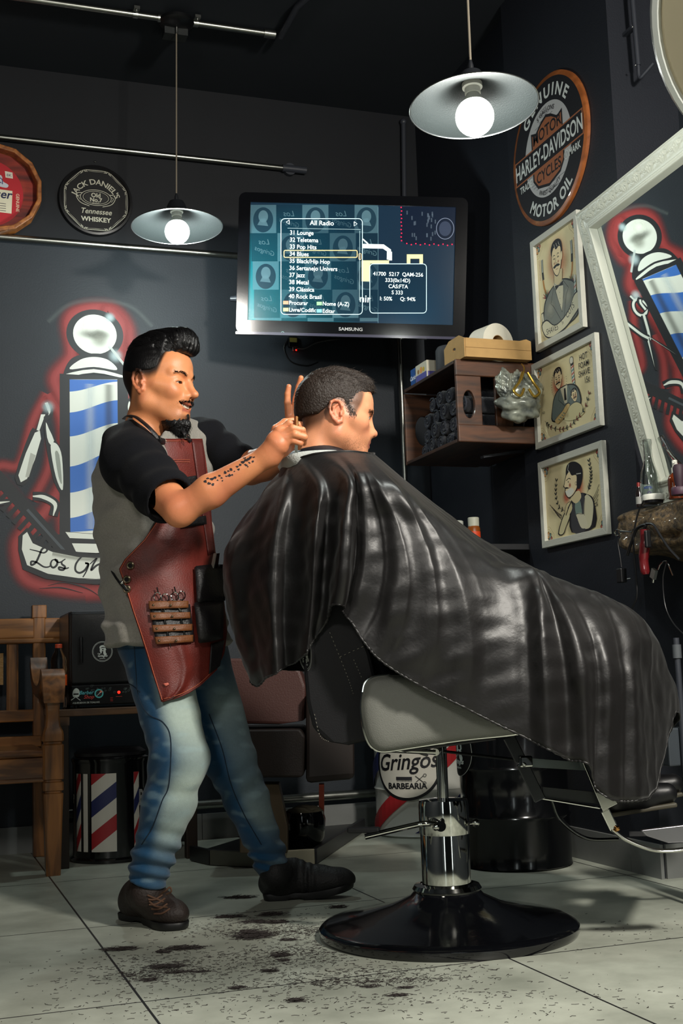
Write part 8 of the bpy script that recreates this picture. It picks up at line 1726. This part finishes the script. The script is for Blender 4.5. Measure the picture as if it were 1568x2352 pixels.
# ---- cape : columns of the cloth from the neck to the hem (x, y in the photo's frame, distance ahead)
CC = [
 [(664, 1066, 3.50), (628, 1115, 3.56), (580, 1195, 3.60), (540, 1290, 3.62), (548, 1420, 3.60), (600, 1540, 3.60)],
 [(657, 1072, 3.47), (612, 1120, 3.50), (556, 1205, 3.52), (514, 1285, 3.53), (530, 1420, 3.52), (575, 1560, 3.51)],
 [(654, 1076, 3.44), (612, 1132, 3.42), (566, 1215, 3.42), (532, 1310, 3.42), (548, 1440, 3.42), (590, 1577, 3.42)],
 [(656, 1074, 3.41), (632, 1130, 3.38), (598, 1220, 3.375), (575, 1320, 3.38), (588, 1440, 3.38), (606, 1562, 3.37)],
 [(660, 1070, 3.39), (652, 1130, 3.30), (630, 1225, 3.27), (622, 1330, 3.27), (624, 1440, 3.27), (632, 1548, 3.27)],
 [(668, 1064, 3.37), (676, 1125, 3.30), (662, 1220, 3.30), (656, 1330, 3.31), (654, 1440, 3.31), (658, 1530, 3.31)],
 [(678, 1058, 3.36), (700, 1120, 3.27), (694, 1215, 3.265), (690, 1320, 3.27), (684, 1430, 3.27), (680, 1520, 3.27)],
 [(690, 1052, 3.345), (730, 1115, 3.20), (724, 1210, 3.165), (718, 1310, 3.17), (712, 1410, 3.18), (704, 1500, 3.18)],
 [(702, 1048, 3.335), (752, 1112, 3.22), (748, 1200, 3.215), (742, 1290, 3.22), (738, 1380, 3.22), (722, 1470, 3.23)],
 [(722, 1043, 3.325), (776, 1108, 3.20), (772, 1190, 3.20), (766, 1270, 3.21), (760, 1340, 3.21), (752, 1420, 3.22)],
 [(745, 1040, 3.32), (800, 1100, 3.15), (796, 1180, 3.11), (792, 1260, 3.10), (786, 1330, 3.10), (776, 1388, 3.12)],
 [(768, 1038, 3.32), (814, 1100, 3.16), (818, 1190, 3.15), (816, 1270, 3.16), (806, 1340, 3.16), (790, 1402, 3.16)],
 [(790, 1037, 3.32), (824, 1095, 3.13), (840, 1190, 3.10), (838, 1290, 3.08), (824, 1370, 3.08), (806, 1424, 3.10)],
 [(806, 1037, 3.33), (840, 1096, 3.14), (870, 1195, 3.135), (880, 1300, 3.13), (864, 1390, 3.12), (828, 1462, 3.11)],
 [(818, 1038, 3.34), (862, 1100, 3.12), (905, 1200, 3.09), (920, 1310, 3.065), (900, 1410, 3.06), (858, 1502, 3.08)],
 [(826, 1039, 3.35), (880, 1105, 3.13), (930, 1205, 3.11), (955, 1320, 3.10), (940, 1430, 3.10), (895, 1532, 3.10)],
 [(832, 1040, 3.36), (900, 1110, 3.12), (960, 1215, 3.09), (990, 1330, 3.06), (985, 1460, 3.06), (940, 1560, 3.08)],
 [(836, 1040, 3.37), (916, 1118, 3.15), (985, 1225, 3.13), (1022, 1345, 3.11), (1030, 1480, 3.10), (990, 1588, 3.10)],
 [(840, 1041, 3.38), (932, 1126, 3.16), (1015, 1238, 3.12), (1060, 1360, 3.075), (1072, 1500, 3.07), (1045, 1614, 3.08)],
 [(843, 1041, 3.39), (946, 1134, 3.19), (1045, 1250, 3.15), (1105, 1375, 3.12), (1120, 1520, 3.11), (1100, 1642, 3.10)],
 [(846, 1042, 3.40), (960, 1143, 3.22), (1080, 1262, 3.18), (1152, 1378, 3.13), (1172, 1530, 3.10), (1160, 1672, 3.09)],
 [(848, 1042, 3.41), (972, 1151, 3.25), (1115, 1278, 3.21), (1192, 1352, 3.155), (1212, 1530, 3.11), (1215, 1698, 3.10)],
 [(850, 1042, 3.42), (984, 1158, 3.28), (1150, 1290, 3.25), (1226, 1314, 3.16), (1248, 1480, 3.07), (1260, 1722, 3.06)],
 [(851, 1042, 3.42), (992, 1162, 3.30), (1165, 1293, 3.27), (1234, 1318, 3.18), (1290, 1500, 3.12), (1305, 1745, 3.11)],
 [(852, 1042, 3.43), (998, 1166, 3.32), (1176, 1296, 3.29), (1246, 1322, 3.18), (1325, 1490, 3.08), (1345, 1752, 3.07)],
 [(853, 1042, 3.43), (1003, 1168, 3.33), (1185, 1298, 3.30), (1275, 1334, 3.20), (1362, 1500, 3.12), (1362, 1800, 3.10)],
 [(854, 1042, 3.44), (1007, 1170, 3.35), (1194, 1300, 3.32), (1320, 1352, 3.21), (1395, 1520, 3.09), (1395, 1832, 3.07)],
 [(855, 1042, 3.45), (1010, 1171, 3.37), (1202, 1303, 3.34), (1370, 1376, 3.23), (1428, 1540, 3.14), (1425, 1840, 3.12)],
 [(856, 1042, 3.46), (1012, 1171, 3.39), (1210, 1305, 3.36), (1415, 1398, 3.24), (1458, 1560, 3.12), (1462, 1838, 3.10)],
 [(857, 1042, 3.48), (1014, 1171, 3.41), (1216, 1306, 3.38), (1448, 1410, 3.26), (1480, 1580, 3.20), (1488, 1830, 3.17)],
 [(857, 1042, 3.50), (1014, 1171, 3.44), (1220, 1307, 3.40), (1464, 1414, 3.29), (1498, 1590, 3.26), (1508, 1800, 3.24)],
 [(857, 1043, 3.52), (1013, 1172, 3.48), (1222, 1310, 3.43), (1470, 1420, 3.34), (1518, 1560, 3.32), (1528, 1720, 3.32)],
 [(856, 1044, 3.54), (1010, 1176, 3.53), (1215, 1315, 3.48), (1466, 1425, 3.40), (1532, 1545, 3.42), (1551, 1636, 3.44)],
 [(852, 1046, 3.56), (1000, 1190, 3.60), (1190, 1340, 3.58), (1440, 1450, 3.52), (1530, 1560, 3.55), (1550, 1660, 3.56)],
 [(840, 1048, 3.58), (960, 1220, 3.68), (1120, 1400, 3.72), (1340, 1500, 3.70), (1440, 1600, 3.72), (1480, 1720, 3.72)],
 [(800, 1050, 3.60), (880, 1240, 3.74), (980, 1430, 3.78), (1150, 1540, 3.80), (1230, 1620, 3.80), (1270, 1700, 3.80)],
 [(740, 1050, 3.60), (760, 1230, 3.76), (800, 1380, 3.78), (880, 1480, 3.80), (900, 1520, 3.80), (920, 1560, 3.80)],
 [(690, 1056, 3.56), (660, 1180, 3.68), (640, 1320, 3.72), (650, 1430, 3.72), (680, 1500, 3.72), (700, 1540, 3.72)]]
GG = np.array([[p[2] for p in c] for c in CC]); Kg = np.array([1, 2, 3, 2, 1])/9.0
Gs = sum(Kg[k]*np.roll(GG, k-2, 0) for k in range(5)); keep = np.full((len(CC), 1), .33); keep[[4, 7, 10]] = .9; keep[[22, 24]] = 1.0; keep[11:21] = .20; keep[25:29] = .40; keep[29:] = .7
GG = Gs+keep*(GG-Gs)
CW = np.array([[at(c[k][0], c[k][1], GG[i, k]) for k in range(6)] for i, c in enumerate(CC)])           # (cols, 6, 3)
nc_ = len(CW); VV = np.array([smooth(CW[i], 26) for i in range(nc_)])      # along each column
US = 12; Pg = np.array([smooth(VV[:, j], US, True) for j in range(VV.shape[1])])   # closed round the neck
nv_, nu_ = Pg.shape[:2]
# normals and soft wrinkles
for it in range(2):
    du = np.roll(Pg, -1, 1)-np.roll(Pg, 1, 1); dv = np.gradient(Pg, axis=0); Nn = np.cross(du, dv); Nn /= np.linalg.norm(Nn, axis=2)[:, :, None]+1e-9
    if it == 0:
        u = np.arange(nu_)[None, :]/US; v = np.linspace(0, 1, nv_)[:, None]; R0 = np.random.RandomState(3)
        Q = Pg.reshape(-1, 3); W1 = noise3(Q*np.array([1, 1, .45]), 26, 7, 7).reshape(nv_, nu_); W2 = noise3(Q, 60, 9, 8).reshape(nv_, nu_)
        amp = sst(v, .05, .35); prim = np.sin(u*2*PI*.93+2.2*W1+v*3)
        W3 = noise3(Q @ np.array([[.8, 0, .5], [0, 1, 0], [-.5, 0, .8]])*np.array([1.6, 1, .5]), 17, 13, 6).reshape(nv_, nu_); disp = (.0004*prim+.0055*W1+.0024*W2+.0060*np.clip(W3, 0, 1)**2)*amp
        # sharper creases: ridged noise running down the cloth
        rd = 1-np.abs(noise3(np.column_stack([np.repeat(u, nv_, 0).ravel()*.9, np.repeat(v, nu_, 1).ravel()*1.6, np.zeros(nv_*nu_)]), 1.6, 21, 7)).reshape(nv_, nu_); disp += .0028*np.clip(rd, 0, 1)**6*amp
        sgn = np.sign(((Nn*(Q.reshape(nv_, nu_, 3)-at(900, 1400, 3.45))).sum(2)).mean()); Pg = Pg+Nn*sgn*disp[:, :, None]
satinm = bpy.data.materials.new('black_satin'); satinm.use_nodes = True; nt = satinm.node_tree; N = nt.nodes; L = nt.links; b = N['Principled BSDF']
b.inputs['Base Color'].default_value = C3(14, 12, 12); b.inputs['Roughness'].default_value = .44; b.inputs['Specular IOR Level'].default_value = .52; b.inputs['Sheen Weight'].default_value = .12; b.inputs['Sheen Roughness'].default_value = .35; b.inputs['Anisotropic'].default_value = .4
tc = N.new('ShaderNodeTexCoord'); nz = N.new('ShaderNodeTexNoise'); nz.inputs['Scale'].default_value = 17; nz.inputs['Detail'].default_value = 7; nz.inputs['Distortion'].default_value = .2; L.new(tc.outputs['Object'], nz.inputs['Vector'])
n2 = N.new('ShaderNodeTexNoise'); n2.inputs['Scale'].default_value = 90; n2.inputs['Detail'].default_value = 3; L.new(tc.outputs['Object'], n2.inputs['Vector'])
bp = N.new('ShaderNodeBump'); bp.inputs['Strength'].default_value = .16; bp.inputs['Distance'].default_value = .012; L.new(nz.outputs['Fac'], bp.inputs['Height'])
bp2 = N.new('ShaderNodeBump'); bp2.inputs['Strength'].default_value = .10; bp2.inputs['Distance'].default_value = .004; L.new(n2.outputs['Fac'], bp2.inputs['Height']); L.new(bp.outputs[0], bp2.inputs['Normal']); L.new(bp2.outputs[0], b.inputs['Normal'])
cape = part('cape', MB().grid(Pg.transpose(1, 0, 2), closed_u=True), satinm, cl, ang=180, solid=.0022, label='black satin barber cape', fixn=False)
# puckered hem: rolled edge with gathers
hem = Pg[-1]; hemi = Pg[-4]; seg = np.linalg.norm(np.diff(hem, axis=0), axis=1).sum(); k_ = int(seg/.004)
tt_ = np.linspace(0, nu_-1, k_); H0 = np.array([np.interp(tt_, np.arange(nu_), hem[:, i]) for i in range(3)]).T; H1 = np.array([np.interp(tt_, np.arange(nu_), Pg[-7][:, i]) for i in range(3)]).T
rr = .0032+.0016*np.sin(np.arange(k_)*.9+2*np.sin(np.arange(k_)*.13))*np.random.RandomState(1).uniform(.1, 1, k_)
part('hem', MB().tube(H0, rr, 8, flat=.6), satinm, cape, ang=180, label='puckered stitched hem')
part('neckband', MB().tube(np.vstack([Pg[0], Pg[0][:1]]), .006, 8, flat=.6), satinm, cape, ang=180)
W_ = bpy.data.worlds.new('world'); SC.world = W_; W_.use_nodes = True
W_.node_tree.nodes['Background'].inputs[0].default_value = (.02, .025, .03, 1); W_.node_tree.nodes['Background'].inputs[1].default_value = 1.0
light('key_light', 'AREA', (1.85, .45, 2.60), 140, (1, .95, .86), .30, tgt=(1.0, 3.0, .5))
light('second_light', 'AREA', (-.95, .20, 2.35), 28, (1, .96, .88), .40, tgt=(.6, 3.6, .8))
light('lamp_glow_small', 'POINT', bL+np.array([0, 0, -.07]), 26, (.86, 1, .98), .05)
light('lamp_glow_large', 'POINT', bR+np.array([0, 0, -.07]), 22, (.95, 1, .95), .05)
